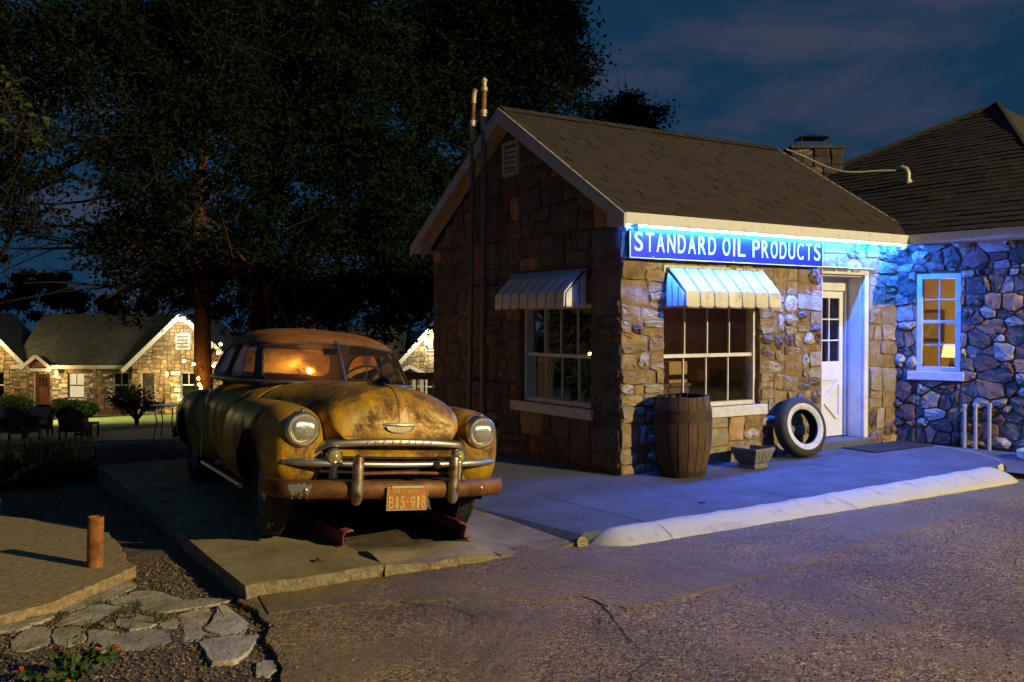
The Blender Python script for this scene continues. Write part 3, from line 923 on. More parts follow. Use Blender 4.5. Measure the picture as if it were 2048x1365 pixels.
# wall cores (mortar) with openings, built of butting blocks 0.26 thick
FWIN = (0.58, 2.05, 0.655, 1.80)       # front window x0,x1,z0,z1
DOOR = (3.12, 3.93, 0.0, 2.19)
SWIN = (0.50, 1.90, 0.655, 1.80)       # side window y0,y1,z0,z1
T = 0.26
fw_ = MB()
fw_.box(0, FWIN[0], -.008, T, -0.2, WH); fw_.box(FWIN[0], FWIN[1], -.008, T, -0.2, FWIN[2]); fw_.box(FWIN[0], FWIN[1], -.008, T, FWIN[3], WH)
fw_.box(FWIN[1], DOOR[0], -.008, T, -0.2, WH); fw_.box(DOOR[0], DOOR[1], -.008, T, DOOR[3], WH); fw_.box(DOOR[1], W, -.008, T, -0.2, WH)
front = fw_.build('front_wall', M['mortar'], st)
sw = MB()
x0, x1 = -.006, T
sw.box(x0, x1, T, SWIN[0], -0.2, WH); sw.box(x0, x1, SWIN[0], SWIN[1], -0.2, SWIN[2]); sw.box(x0, x1, SWIN[0], SWIN[1], SWIN[3], WH); sw.box(x0, x1, SWIN[1], D, -0.6, WH)
gz = RIDGE_Z - 0.16
sw.add([(0,0.0,WH),(0,D,WH),(0,RIDGE_Y,gz),(T,0.0,WH),(T,D,WH),(T,RIDGE_Y,gz)], [(0,2,1),(3,4,5),(0,3,5,2),(1,2,5,4)])
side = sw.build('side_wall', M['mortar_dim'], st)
bw = MB(); bw.box(T, W, D-T, D, -0.6, WH); bw.build('back_wall', M['mortar'], st)
rw = MB(); rw.box(W-T, W, T, D-T, -0.6, WH)
rw.add([(W,0.0,WH),(W,D,WH),(W,RIDGE_Y,gz),(W-T,0.0,WH),(W-T,D,WH),(W-T,RIDGE_Y,gz)], [(0,1,2),(3,5,4),(0,2,5,3),(1,4,5,2)])
rw.build('end_wall', M['mortar'], st)

# stones
to_f = lambda u, v, o: (u, -o, v)
to_s = lambda u, v, o: (-o, u, v)
fr_regions = [
    [(-0.012,0.0),(FWIN[0],0.0),(FWIN[0],2.25),(-0.012,2.25)],
    [(FWIN[0],0.0),(FWIN[1],0.0),(FWIN[1],0.54),(FWIN[0],0.54)],
    [(FWIN[1],0.0),(DOOR[0]-.012,0.0),(DOOR[0]-.012,2.25),(FWIN[1],2.25)],
    [(FWIN[0],1.86),(FWIN[1],1.86),(FWIN[1],2.25),(FWIN[0],2.25)],
    [(DOOR[1]+.09,0.0),(W,0.0),(W,2.21),(DOOR[1]+.09,2.21)],
    [(-0.012,2.25),(DOOR[0]-.012,2.25),(DOOR[0]-.012,2.60),(-0.012,2.60)],
    [(DOOR[0]-.012,2.21),(W,2.21),(W,2.60),(DOOR[0]-.012,2.60)],
]
mix_front = dict(st_tan=5, st_buff=3.6, st_grey=0.5, st_rust=0.6, st_red=0.2, st_dark=1.9, st_quartz=1.0)
n1 = rubble('stone', front, to_f, fr_regions, 0.27, 0.19, 5, mix_front, flip=False)
sd_regions = [
    [(0.0,0.0),(SWIN[0],0.0),(SWIN[0],2.6),(0.0,2.6)],
    [(SWIN[0],0.0),(SWIN[1],0.0),(SWIN[1],0.53),(SWIN[0],0.53)],
    [(SWIN[0],2.2),(SWIN[1],2.2),(SWIN[1],2.6),(SWIN[0],2.6)],
    [(SWIN[1],-0.15),(D,-0.15),(D,2.6),(SWIN[1],2.6)],
    [(0.0,2.6),(D,2.6),(RIDGE_Y+0.22,gz-0.14),(RIDGE_Y-0.22,gz-0.14)],
]
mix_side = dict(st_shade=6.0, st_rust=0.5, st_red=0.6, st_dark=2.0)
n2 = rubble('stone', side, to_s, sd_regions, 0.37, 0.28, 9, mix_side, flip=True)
# thin reveal stones at the window and door jambs, facing sideways
to_dj = lambda u, v, o: (DOOR[1]+.09-o*0.5, u, v)
rubble('stone', front, lambda u, v, o: (FWIN[1]-o*0.4, u, v), [[(0.0,0.66),(0.10,0.66),(0.10,1.8),(0.0,1.8)]], 0.2, 0.2, 3, dict(st_red=1, st_rust=1), joined=M['st_red'], flip=True)

# roof: decks, shingles, rakes, fascia, soffit
OV, OE = 0.20, 0.30                       # rake and eave overhang
XL, XR = -OV, W+0.075
slope = math.atan2(RIDGE_Z-EAVE_Z, RIDGE_Y+OE)
SL_LEN = math.hypot(RIDGE_Z-EAVE_Z, RIDGE_Y+OE)
roof = empty('roof', (0, 0, 0), parent=st)
rd = MB()
th = 0.03
rd.add([(XL,-OE,EAVE_Z-th),(XR,-OE,EAVE_Z-th),(XR,RIDGE_Y,RIDGE_Z-th),(XL,RIDGE_Y,RIDGE_Z-th),(XL,2*RIDGE_Y+OE,EAVE_Z-th),(XR,2*RIDGE_Y+OE,EAVE_Z-th),
        (XL,-OE,EAVE_Z-th-.03),(XR,-OE,EAVE_Z-th-.03),(XR,RIDGE_Y,RIDGE_Z-th-.03),(XL,RIDGE_Y,RIDGE_Z-th-.03),(XL,2*RIDGE_Y+OE,EAVE_Z-th-.03),(XR,2*RIDGE_Y+OE,EAVE_Z-th-.03)],
       [(0,1,2,3),(3,2,5,4),(6,9,8,7),(9,10,11,8),(0,6,7,1),(0,3,9,6),(3,4,10,9),(1,7,8,2),(2,8,11,5),(4,5,11,10)])
rd.build('deck', M['deck'], roof)
# one shingle tab mesh, shared; local x along the eave, y up the slope
me = bpy.data.meshes.new('shingle')
tabv = [(0,0,0),(1,0,0),(1,0,0.014),(0,0,0.014),(0,1.15,0.0),(1,1.15,0.0),(1,1.15,0.0035),(0,1.15,0.0035)]
me.from_pydata(tabv, [], [(0,1,2,3),(3,2,6,7),(0,3,7,4),(1,5,6,2),(4,7,6,5)])
me.materials.append(M['shingle'])
rot = Matrix.Rotation(slope, 4, 'X')
expo = 0.128
ncourse = int(SL_LEN/expo)+1
tabs = []
for c in range(ncourse):
    s = c*expo
    x = XL - 0.004 + random.uniform(-0.2, 0)
    while x < XR:
        wdt = random.choice((0.17, 0.22, 0.27, 0.33))
        xa, xb = max(x, XL-.006), min(x+wdt-0.006, XR+.006)
        x += wdt
        ln = min(expo, (SL_LEN-s)/1.15)
        if xb-xa < 0.03 or ln < 0.03: continue
        Mx = Matrix.Translation((xa, -OE + s*math.cos(slope), EAVE_Z-0.026 + s*math.sin(slope) + 0.004)) @ Matrix.Rotation(slope, 4, 'X') @ Matrix.Rotation(R(0.2+random.uniform(0,.3)), 4, 'X') @ Matrix.Diagonal((xb-xa, ln, 1.0+random.choice((0,0,0.6)), 1))
        d_ = (Vector(CAM) - Mx @ Vector((.5,.5,0))).length
        tabs.append((d_, Mx))
tabs.sort(key=lambda t: t[0])
far_sh = MB()
for k, (d_, Mx) in enumerate(tabs):
    if k < 300:
        o = bpy.data.objects.new('shingle', me); COL.objects.link(o); o.parent = roof
        o.matrix_basis = Mx
    else:
        far_sh.add([Mx @ Vector(p) for p in tabv], [(0,1,2,3),(3,2,6,7),(0,3,7,4),(1,5,6,2),(4,7,6,5)])
fo_ = far_sh.build('shingle_cover', M['shingle_mass'], roof); fo_['kind'] = 'stuff'
# ridge caps
rc = MB()
k = XL
while k < XR-0.02:
    e2 = min(k+0.21, XR)
    rc.add([(k,RIDGE_Y-.13,RIDGE_Z-.082+.018),(e2,RIDGE_Y-.13,RIDGE_Z-.082+.012),(k,RIDGE_Y,RIDGE_Z+.018),(e2,RIDGE_Y,RIDGE_Z+.010),(k,RIDGE_Y+.13,RIDGE_Z-.082+.018),(e2,RIDGE_Y+.13,RIDGE_Z-.082+.012)],[(0,1,3,2),(2,3,5,4)])
    k += 0.2
rc.build('ridge_cap', M['shingle_far'], roof)
# white boards
fa = MB(); fa.box(XL+.002, XR-.002, -OE-.022, -OE, EAVE_Z-.125, EAVE_Z-.008); fa.build('fascia', M['white_worn'], roof, bevel=0.004)
fa = MB(); fa.box(XL+.03, XR-.03, -OE, -0.005, EAVE_Z-.115, EAVE_Z-.10); fa.build('soffit', M['white'], roof)
bf = MB(); bf.box(XL, XR, 2*RIDGE_Y+OE, 2*RIDGE_Y+OE+.02, EAVE_Z-.12, EAVE_Z-.035); bf.build('fascia', M['grey_trim'], roof)
def rake(x, sgn, ya, za, yb, zb, h=0.16, tk=0.024):
    b = MB()
    b.add([(x,ya,za),(x,yb,zb),(x,yb,zb-h/math.cos(slope)),(x,ya,za-h*0.92),(x+tk*sgn,ya,za),(x+tk*sgn,yb,zb),(x+tk*sgn,yb,zb-h/math.cos(slope)),(x+tk*sgn,ya,za-h*0.92)],
          [(0,1,2,3),(7,6,5,4),(0,4,5,1),(1,5,6,2),(2,6,7,3),(3,7,4,0)])
    b.build('rake_board', M['grey_trim'], roof, bevel=0.003)
rake(XL-.024, 1, -OE-.02, EAVE_Z-.02, RIDGE_Y, RIDGE_Z-.01)
rake(XL-.024, 1, 2*RIDGE_Y+OE+.02, EAVE_Z-.02, RIDGE_Y-.0005, RIDGE_Z-.01)
rake(XR, 1, -OE-.02, EAVE_Z-.02, RIDGE_Y, RIDGE_Z-.01)
# soffit boards under the left rake and boxed eave returns
for (ya, za, yb, zb) in ((-OE, EAVE_Z-.08, RIDGE_Y, RIDGE_Z-.08), (2*RIDGE_Y+OE, EAVE_Z-.08, RIDGE_Y, RIDGE_Z-.08)):
    b = MB(); b.add([(XL,ya,za-.02),(-.04,ya,za-.02),(-.04,yb,zb-.02),(XL,yb,zb-.02)], [(0,1,2,3)]); b.build('rake_soffit', M['grey_trim'], roof)
    b = MB(); b.add([(-.045,ya,za-.12),(-.045,yb,zb-.12),(-.045,yb,zb),(-.045,ya,za),(-.02,ya,za-.12),(-.02,yb,zb-.12),(-.02,yb,zb),(-.02,ya,za)], [(0,1,2,3),(7,6,5,4),(0,4,5,1)]); b.build('frieze_board', M['grey_trim'], roof)
rt = MB(); rt.add([(XL+.0,-OE,EAVE_Z-.13),(XL,-.02,EAVE_Z-.13),(XL,.0,EAVE_Z+.14),(XL,-OE,EAVE_Z-.04),(XL+.16,-OE,EAVE_Z-.13),(XL+.16,-.02,EAVE_Z-.13),(XL+.16,.0,EAVE_Z+.14),(XL+.16,-OE,EAVE_Z-.04)], [(0,3,2,1),(4,5,6,7),(0,1,5,4),(1,2,6,5)])
rt.build('eave_return', M['grey_trim'], roof)
yb_ = 2*RIDGE_Y+OE
rt = MB(); rt.add([(XL,yb_,EAVE_Z-.13),(XL,yb_-.28,EAVE_Z-.13),(XL,yb_-.3,EAVE_Z+.14),(XL,yb_,EAVE_Z-.04),(XL+.16,yb_,EAVE_Z-.13),(XL+.16,yb_-.28,EAVE_Z-.13),(XL+.16,yb_-.3,EAVE_Z+.14),(XL+.16,yb_,EAVE_Z-.04)], [(0,1,2,3),(7,6,5,4),(0,4,5,1),(1,5,6,2)])
rt.build('eave_return', M['grey_trim'], roof)

# gable vent with louvre slats
gv = empty('gable_vent', (0, 0, 0), parent=st)
vy0, vy1, vz0, vz1 = 1.88, 2.24, 3.38, 3.80
b = MB()
b.box(-.06, 0.0, vy0, vy0+.045, vz0, vz1); b.box(-.06, 0.0, vy1-.045, vy1, vz0, vz1); b.box(-.058, 0.0, vy0+.045, vy1-.045, vz1-.045, vz1); b.box(-.07, 0.0, vy0+.045, vy1-.045, vz0, vz0+.04)
b.build('vent_frame', M['grey_trim'], gv, bevel=0.003)
b = MB(); b.box(-.012, -.004, vy0+.045, vy1-.045, vz0+.04, vz1-.045); b.build('vent_back', M['black_gap'], gv)
for i in range(5):
    z = vz0+.065+i*0.064
    b = MB(); b.bar((-.035, vy0+.046, z), (-.035, vy1-.046, z), 0.055, 0.012, (0.7, 0, 0.7)); b.build('vent_slat', M['grey_trim'], gv)

# windows
def sash_window(parent, to, u0, u1, v0, v1, cols, rows_up, rows_lo, dep, frame_mat, glass, fw_=0.05, mr=None, mun=0.016):
    """double-hung window in wall coordinates u, v, with real muntins and one pane object per light"""
    win = empty('window', (0, 0, 0), parent=parent)
    def bx(name, a0, a1, b0, b1, d0, d1, mat, par):
        m_ = MB()
        vs = [to(a, b_, d) for d in (d0, d1) for a, b_ in ((a0, b0), (a1, b0), (a1, b1), (a0, b1))]
        m_.add(vs, [(0,1,2,3),(7,6,5,4),(0,4,5,1),(1,5,6,2),(2,6,7,3),(3,7,4,0)])
        return m_.build(name, mat, par, bevel=0.0025)
    mr = mr or (v0+v1)/2
    bx('jamb', u0, u0+fw_, v0, v1, dep-.05, dep+.06, frame_mat, win); bx('jamb', u1-fw_, u1, v0, v1, dep-.05, dep+.06, frame_mat, win)
    bx('head', u0+fw_, u1-fw_, v1-fw_, v1, dep-.048, dep+.06, frame_mat, win); bx('bottom_rail', u0+fw_, u1-fw_, v0, v0+fw_*.9, dep-.045, dep+.05, frame_mat, win)
    bx('meeting_rail', u0+fw_, u1-fw_, mr-.02, mr+.02, dep-.03, dep+.03, frame_mat, win)
    ua, ub = u0+fw_, u1-fw_
    for (va, vb, rows, dd) in ((mr+.02, v1-fw_, rows_up, 0.0), (v0+fw_*.9, mr-.02, rows_lo, 0.018)):
        for i in range(1, cols):
            uu = ua+(ub-ua)*i/cols
            bx('muntin', uu-mun/2, uu+mun/2, va, vb, dep+dd-.012, dep+dd+.014, frame_mat, win)
        for j in range(1, rows):
            vv = va+(vb-va)*j/rows
            bx('muntin', ua, ub, vv-mun/2, vv+mun/2, dep+dd-.010, dep+dd+.012, frame_mat, win)
        for i in range(cols):
            for j in range(rows):
                a0 = ua+(ub-ua)*i/cols; a1 = ua+(ub-ua)*(i+1)/cols; b0 = va+(vb-va)*j/rows; b1 = va+(vb-va)*(j+1)/rows
                tl = random.uniform(-.0016, .0016)
                m_ = MB(); m_.add([to(a0, b0, dep+dd-tl), to(a1, b0, dep+dd+tl), to(a1, b1, dep+dd+tl*.6), to(a0, b1, dep+dd-tl)], [(0,1,2,3)])
                m_.build('pane', glass, win)
    return win
M['frame_white'] = pmat('window_paint', [(0.50,0.48,0.46),(0.72,0.70,0.68)], 9, 0.5, bump=0.15, bscale=70, pos=(0.25,0.5))
tf = lambda u, v, d: (u, d, v)
ts = lambda u, v, d: (d, u, v)
sash_window(st, tf, *FWIN[:2], FWIN[2], FWIN[3], 4, 1, 1, 0.10, M['frame_white'], M['glass'], mr=1.227)
sash_window(st, ts, SWIN[0], SWIN[1], SWIN[2], SWIN[3], 4, 1, 1, 0.10, M['frame_white'], M['glass'], mr=1.215)
M['sill'] = pmat('painted_concrete_sill', [(0.55,0.53,0.50),(0.74,0.72,0.70)], 12, 0.7, bump=0.4, bscale=60)
b = MB(); b.box(0.45, 2.145, -0.045, 0.10, 0.535, 0.652); b.build('window_sill', M['sill'], st, bevel=0.008)
b = MB(); b.box(-0.06, 0.10, 0.44, 2.06, 0.535, 0.652); b.build('window_sill', M['sill'], st, bevel=0.008)
b = MB(); b.box(0.56, 2.07, -0.03, 0.03, 2.12, 2.21); b.build('head_board', M['white_worn'], st, bevel=0.004)
b = MB(); b.box(-0.03, 0.03, 0.5, 2.02, 2.12, 2.24); b.build('head_board', M['wood_dark'], st, bevel=0.004)

# door, deep reveal, casing and step
M['door_white'] = pmat('door_paint', [(0.66,0.66,0.66),(0.76,0.76,0.76)], 6, 0.45, bump=0.08, bscale=50)
DY = 0.262                                # door leaf plane
dz0 = 0.15
b = MB(); b.box(DOOR[0]-.05, DOOR[1]+.09, -0.06, 0.42, -0.1, dz0-0.012); b.build('door_step', M['concrete'], st, bevel=0.012)
cas = empty('door_casing', (0, 0, 0), parent=st)
b = MB(); b.box(DOOR[1]-.006, DOOR[1]+.07, -0.02, 0.02, dz0-.01, DOOR[3]-.001); b.build('casing_board', M['white'], cas, bevel=0.004)
b = MB(); b.box(DOOR[0]-.02, DOOR[1]+.07, -0.022, 0.018, DOOR[3], DOOR[3]+.07); b.build('casing_board', M['white'], cas, bevel=0.004)
b = MB(); b.box(DOOR[0]-.04, DOOR[1]+.12, -0.06, 0.02, DOOR[3]+.071, DOOR[3]+.09); b.build('drip_cap', M['grey_trim'], cas, bevel=0.003)
b = MB(); b.box(DOOR[1]-.016, DOOR[1]+.002, 0.021, 0.30, dz0-.01, DOOR[3]-.001); b.build('reveal_lining', M['white'], cas)
b = MB(); b.box(DOOR[0]-.002, DOOR[0]+.02, 0.0, 0.30, dz0-.01, DOOR[3]-.001); b.build('reveal_lining', M['white'], cas)
b = MB(); b.box(DOOR[0]+.02, DOOR[1]-.016, 0.019, 0.30, DOOR[3]-.02, DOOR[3]-.001); b.build('reveal_lining', M['white'], cas)
b = MB(); b.box(DOOR[1]-.05, DOOR[1]-.0165, 0.225, 0.30, dz0, DOOR[3]-.021); b.build('door_stop', M['white'], cas)
b = MB(); b.box(DOOR[0]+.02, DOOR[1]-.0505, 0.232, 0.30, DOOR[3]-.19, DOOR[3]-.021); b.build('transom_board', M['white'], cas)
door = empty('door', (0, 0, 0), parent=st)
dx0, dx1, dzt = DOOR[0]+.022, DOOR[1]-.053, DOOR[3]-.195
st_w = 0.085
gl0, gl1 = 1.10, dzt-0.09                 # glazed part
def db(name, xa, xb, za, zb, proud, par=door, mat=None):
    m_ = MB(); m_.box(xa, xb, DY-proud, DY+.04, za, zb); return m_.build(name, mat or M['door_white'], par, bevel=0.003)
db('stile', dx0, dx0+st_w, dz0, dzt, 0.0); db('stile', dx1-st_w, dx1, dz0, dzt, 0.0)
db('top_rail', dx0+st_w, dx1-st_w, gl1, dzt, -0.001); db('lock_rail', dx0+st_w, dx1-st_w, 0.86, gl0, -0.001); db('bottom_rail', dx0+st_w, dx1-st_w, dz0, 0.36, -0.001)
m_ = MB(); m_.box(dx0+st_w, dx1-st_w, DY+.018, DY+.03, 0.36, 0.86); m_.build('panel', M['door_white'], door)
for a, c in (((dx0+st_w+.01, 0.37), (dx1-st_w-.01, 0.85)), ((dx0+st_w+.01, 0.85), (dx1-st_w-.01, 0.37))):
    m_ = MB(); m_.bar((a[0], DY+.008 - (0.002 if a[1] < .5 else 0), a[1]), (c[0], DY+.008 - (0.002 if a[1] < .5 else 0), c[1]), 0.02, 0.06, (0,0,1)); m_.build('crossbuck', M['door_white'], door)
gx0, gx1 = dx0+st_w, dx1-st_w
for i in (1, 2):
    xx = gx0+(gx1-gx0)*i/3; db('muntin', xx-.009, xx+.009, gl0, gl1, -0.006)
for j in (1, 2):
    zz = gl0+(gl1-gl0)*j/3; db('muntin', gx0, gx1, zz-.009, zz+.009, -0.0075)
for i in range(3):
    for j in range(3):
        m_ = MB(); xa = gx0+(gx1-gx0)*i/3; xb = gx0+(gx1-gx0)*(i+1)/3; za = gl0+(gl1-gl0)*j/3; zb = gl0+(gl1-gl0)*(j+1)/3
        m_.add([(xa,DY+.02,za),(xb,DY+.02,za),(xb,DY+.02,zb),(xa,DY+.02,zb)], [(0,1,2,3)]); m_.build('pane', M['glass'], door)
m_ = MB(); m_.lathe([(0.0,0.055),(0.018,0.053),(0.026,0.042),(0.024,0.03),(0.011,0.022),(0.011,0.0)], 14, Matrix.Translation((dx0+.05, DY, 0.98)) @ Matrix.Rotation(R(90), 4, 'X')); m_.build('knob', M['chrome'], door, smooth=True)

# room inside: floor, ceiling, plank counter seen dimly through the glass
M['inside'] = pmat('interior_plaster', [(0.14,0.075,0.05),(0.21,0.115,0.08)], 4, 0.9)
M['floor_in'] = pmat('interior_boards', [(0.07,0.045,0.028),(0.12,0.08,0.05)], 4, 0.6, stretch=(1,8,1))
b = MB(); b.box(T, W-T, T, D-T, -0.05, 0.02); b.build('room_floor', M['floor_in'], st)
b = MB(); b.box(T, W-T, T, D-T, 2.45, 2.5); b.build('room_ceiling', M['inside'], st)
for bb in ((T+.001, T+.012, T, SWIN[0]-.02, 0.02, 2.45), (T+.001, T+.012, SWIN[1]+.02, D-T, 0.02, 2.45), (T+.013, W-T, D-T-.012, D-T-.001, 0.02, 2.45), (W-T-.012, W-T-.001, T, D-T-.013, 0.02, 2.45)):
    b = MB(); b.box(*bb); b.build('room_lining', M['inside'], st)
b = MB(); b.box(2.75, 2.87, T, D-T, 0.02, 2.45); b.build('room_partition', M['inside'], st)
cb = thing('shop_counter', 'brown plank counter standing inside the station behind the front window', 'counter', (2.0, 1.05, 0.02))
b = MB(); b.box(-.75,.75,-.22,.22,0.80,0.84); b.build('counter_top', M['wood_dark'], cb, bevel=0.004)
for i in range(8):
    b = MB(); b.box(-.72+.18*i, -.72+.18*i+.172, -.19, -.17, 0, 0.80); b.build('plank', M['wood_dark'], cb)
b = MB(); b.box(-.72,-.70,-.168,.2,0,0.799); b.box(.70,.72,-.168,.2,0,0.799); b.build('counter_side', M['wood_dark'], cb)
M['pine'] = pmat('pale_pine', [(0.30,0.17,0.07),(0.42,0.26,0.12)], 5, 0.6, stretch=(10,10,1))
ch = thing('rocking_chair', 'pale wooden chair inside the station behind the side window', 'chair', (0.95, 2.25, 0.02))
for sx in (-1, 1):
    b = MB(); b.bar((sx*.21, .2, 0), (sx*.20, .24, 1.05), 0.04, 0.05); b.build('back_post', M['pine'], ch)
    b = MB(); b.bar((sx*.21, -.2, 0), (sx*.21, -.2, 0.62), 0.04, 0.04); b.build('leg', M['pine'], ch)
    b = MB(); b.bar((sx*.21, -.22, .63), (sx*.21, .22, .66), 0.06, 0.02); b.build('arm', M['pine'], ch)
b = MB(); b.box(-.22,.22,-.22,.21,.40,.43); b.build('seat', M['pine'], ch)
for i in range(4):
    b = MB(); b.box(-.195,.195,.215,.23,.55+.13*i,.62+.13*i); b.build('back_slat', M['pine'], ch)

# small lit lamp on a shelf at the back of the room
sl_ = thing('shelf_lamp', 'dim warm lamp glowing inside the station behind the windows', 'lamp', (0.62, 3.1, 1.05))
b = MB(); b.lathe([(0,0),(.06,0),(.06,.015),(.012,.03),(.012,.14)], 14); b.build('base', M['wood_dark'], sl_, smooth=True)
b = MB(); b.lathe([(.09,.12),(.05,.24)], 16); b.build('lamp_shade', emat('dim_lamp_shade', (1.0, 0.48, 0.12), 0.8), sl_, smooth=True)
l_ = bpy.data.lights.new('shelf_lamp_light', 'POINT'); l_.energy = 22.0; l_.color = (1.0, 0.46, 0.16); l_.shadow_soft_size = 0.06
lo_ = bpy.data.objects.new('shelf_lamp_light', l_); COL.objects.link(lo_); lo_.location = (0.62, 3.1, 1.36)
cbk = thing('wall_cabinet', 'low dark cabinet along the back wall inside the station', 'cabinet', (1.1, 3.6, 0.02))
b = MB(); b.box(-.75,.75,-.72,.25,.95,1.02); b.build('cabinet_top', M['wood_dark'], cbk)
for x in (-.74, -.25, .25, .71):
    b = MB(); b.box(x,x+.03,-.68,.24,0,.95); b.build('cabinet_side', M['wood_dark'], cbk)
for i, (xx, yy, hh, lbl) in enumerate(((1.62, 0.98, .26, 'pale cardboard box on the counter behind the front window'), (2.35, 1.05, .14, 'small low box on the counter beside the taller one'))):
    b = MB(); b.box(-.16,.16,-.10,.10,0,hh); o = b.build('counter_box', M['pine'], bevel=.004); o.location = (xx, yy, 0.862); tag(o, lbl, 'box')

# ================================================================ awnings
def awning(name, label, to, u0, u1, nsl):
    """aluminium slat awning; to(u, out, z)"""
    a = thing(name, label, 'awning', group='slatted window awnings')
    zt, zf, zb, p = 2.17, 1.915, 1.745, 0.285
    wsl = (u1-u0)/nsl
    for i in range(nsl):
        ua, ub = u0+wsl*i, u0+wsl*(i+1)
        m_ = MB(); P = []
        cols = [(ua+.001, 0.0), (ua+.006, .012), (ua+.03, .014), (ub-.045, .014), (ub-.030, .012), (ub-.026, -.002), (ub-.001, -.003)]
        ncol = len(cols)
        for (out, z, k) in ((0.03, zt, 0), (0.14, zt-(zt-zf)*.42, 0), (p-.02, zf+.016, 0), (p-.004, zf+.004, 1), (p, zf-.02, 2), (p+.004, zb+.03, 2)):
            row = []
            for u, h in cols:
                if k == 2: row.append(to(u, out+h, z))
                elif k == 1: row.append(to(u, out+h*.8, z+h*.6))
                else: row.append(to(u, out+h*.55, z+h*.83))
            P.append(row)
        # scalloped foot
        row = []
        for u, h in cols:
            t = (u-ua)/wsl
            row.append(to(u, p+.005+h, zb+.03-0.034*math.sqrt(max(0, 1-(2*t-1)**2))))
        P.append(row)
        m_.grid(P)
        m_.build('slat', M['alu_white'], a, smooth=True, angle=35).modifiers.new('thick', 'SOLIDIFY').thickness = 0.0025
    for u, sg in ((u0, -1), (u1, 1)):
        ns = 3
        for i in range(ns):
            o0, o1 = p*i/ns, p*(i+1)/ns
            z0_, z1_ = zt-(zt-zf)*i/ns, zt-(zt-zf)*(i+1)/ns
            m_ = MB()
            pr_ = [(o0+.002, .0), (o0+.010, .010), (o1-.014, .010), (o1-.008, .0)]
            top = [to(u+sg*(-.004+h), o, z0_+(z1_-z0_)*(o-o0)/(o1-o0)-.012) for o, h in pr_]
            bot = []
            for o, h in pr_: bot.append(to(u+sg*(-.004+h), o, zb+.028))
            foot = [to(u+sg*(-.004+h), o, zb+.028-.02*math.sqrt(max(0, 1-(2*(o-o0)/(o1-o0)-1)**2))) for o, h in pr_]
            m_.grid([top, bot, foot])
            m_.build('side_slat', M['alu_white'], a, smooth=True, angle=35).modifiers.new('thick', 'SOLIDIFY').thickness = 0.0025
    m_ = MB()
    vs = [to(u, o, z) for o, z in ((0.0, zt+.012), (0.035, zt+.012), (0.035, zt-.015), (0.0, zt-.015)) for u in (u0, u1)]
    m_.add(vs, [(0,1,3,2),(2,3,5,4),(4,5,7,6),(0,2,4,6),(1,7,5,3)])
    m_.build('mounting_bar', M['alu_white'], a)
    return a
awning('window_awning', 'white slatted metal awning over the front window under the neon sign', lambda u, o, z: (u, -o-.03, z), 0.60, 2.05, 7)
awning('window_awning', 'white slatted metal awning over the shaded side window', lambda u, o, z: (-o-.03, u, z), 0.55, 1.99, 8)

# ================================================================ sign and neon
sg = thing('station_sign', 'long blue board sign with white capitals reading STANDARD OIL PRODUCTS', 'sign', (0, 0, 0))
M['sign_blue'] = pmat('sign_blue_enamel', [(0.003,0.006,0.060),(0.005,0.009,0.085)], 3, 0.4, stain=(9, 0.28, 0.44, 0.55))
M['sign_white'] = pmat('sign_white_enamel', [(0.58,0.58,0.58),(0.74,0.74,0.74)], 9, 0.4, stain=(14, 0.30, 0.42, 0.6))
SX0, SX1, SZ0, SZ1, SY = 0.030, 3.022, 2.258, 2.590, -0.10
b = MB(); b.box(SX0, SX1, SY, SY+.025, SZ0, SZ1); b.build('board', M['sign_blue'], sg, bevel=0.003)
for (xa, xb, za, zb) in ((SX0,SX1,SZ0,SZ0+.010),(SX0,SX1,SZ1-.010,SZ1),(SX0,SX0+.010,SZ0+.0105,SZ1-.0105),(SX1-.010,SX1,SZ0+.0105,SZ1-.0105)):
    b = MB(); b.box(xa, xb, SY-.004, SY-.001, za, zb); b.build('border', M['sign_white'], sg)
for x in (0.35, 1.52, 2.70):
    for z_ in (SZ0+.022, SZ1-.022):
        b = MB(); b.lathe([(0,.004),(.006,.003),(.007,0)], 10, Matrix.Translation((x, SY, z_)) @ Matrix.Rotation(R(90), 4, 'X')); b.build('bolt', M['chrome'], sg, smooth=True)
for x in (0.5, 1.6, 2.7):
    b = MB(); b.box(x-.02, x+.02, SY+.025, -0.0, SZ0+.06, SZ0+.10); b.build('bracket', M['grey_trim'], sg)
WORDS = [('STANDARD', 0.096, 1.247), ('OIL', 1.352, 1.702), ('PRODUCTS', 1.821, 2.968)]
WD = {'I': 0.36}
for wrd, xa, xb in WORDS:
    tot = sum(WD.get(c, 1.0) for c in wrd) + 0.36*(len(wrd)-1)
    unit = (xb-xa)/tot; x = xa
    for c in wrd:
        wch = WD.get(c, 1.0)*unit
        Mt = Matrix.Translation((x+wch/2, SY-.0015, 2.432)) @ Matrix.Rotation(R(90), 4, 'X')
        text_obj('letter', c, M['sign_white'], sg, wch if c != 'I' else 0.026, 0.200, 0.003, Mt, offset=0.004)
        x += wch + 0.36*unit
ne = thing('neon_light', 'glowing blue neon tube running along the station eave above the sign', 'neon light')
M['neon'] = emat('neon_glow', (0.016, 0.14, 1.0), 1080.0)
M['neon_reflection'] = emat('neon_reflection_glow', (0.020, 0.125, 1.0), 150.0)
NZ, NY = 2.580, -0.195
b = MB(); b.tube([(-0.10, NY, NZ), (0.5, NY, NZ), (2.0, NY, NZ), (3.4, NY, NZ), (4.46, NY, NZ), (4.50, NY+.02, NZ)], 0.011, 10); b.build('tube', M['neon'], ne, smooth=True)
b = MB(); b.tube([(-0.06, NY+.055, NZ+.025), (2.2, NY+.055, NZ+.025), (4.46, NY+.055, NZ+.025)], 0.006, 8); b.build('tube', M['neon_reflection'], ne, smooth=True)  # weaker glowing copy of the tube, put in as its reflection
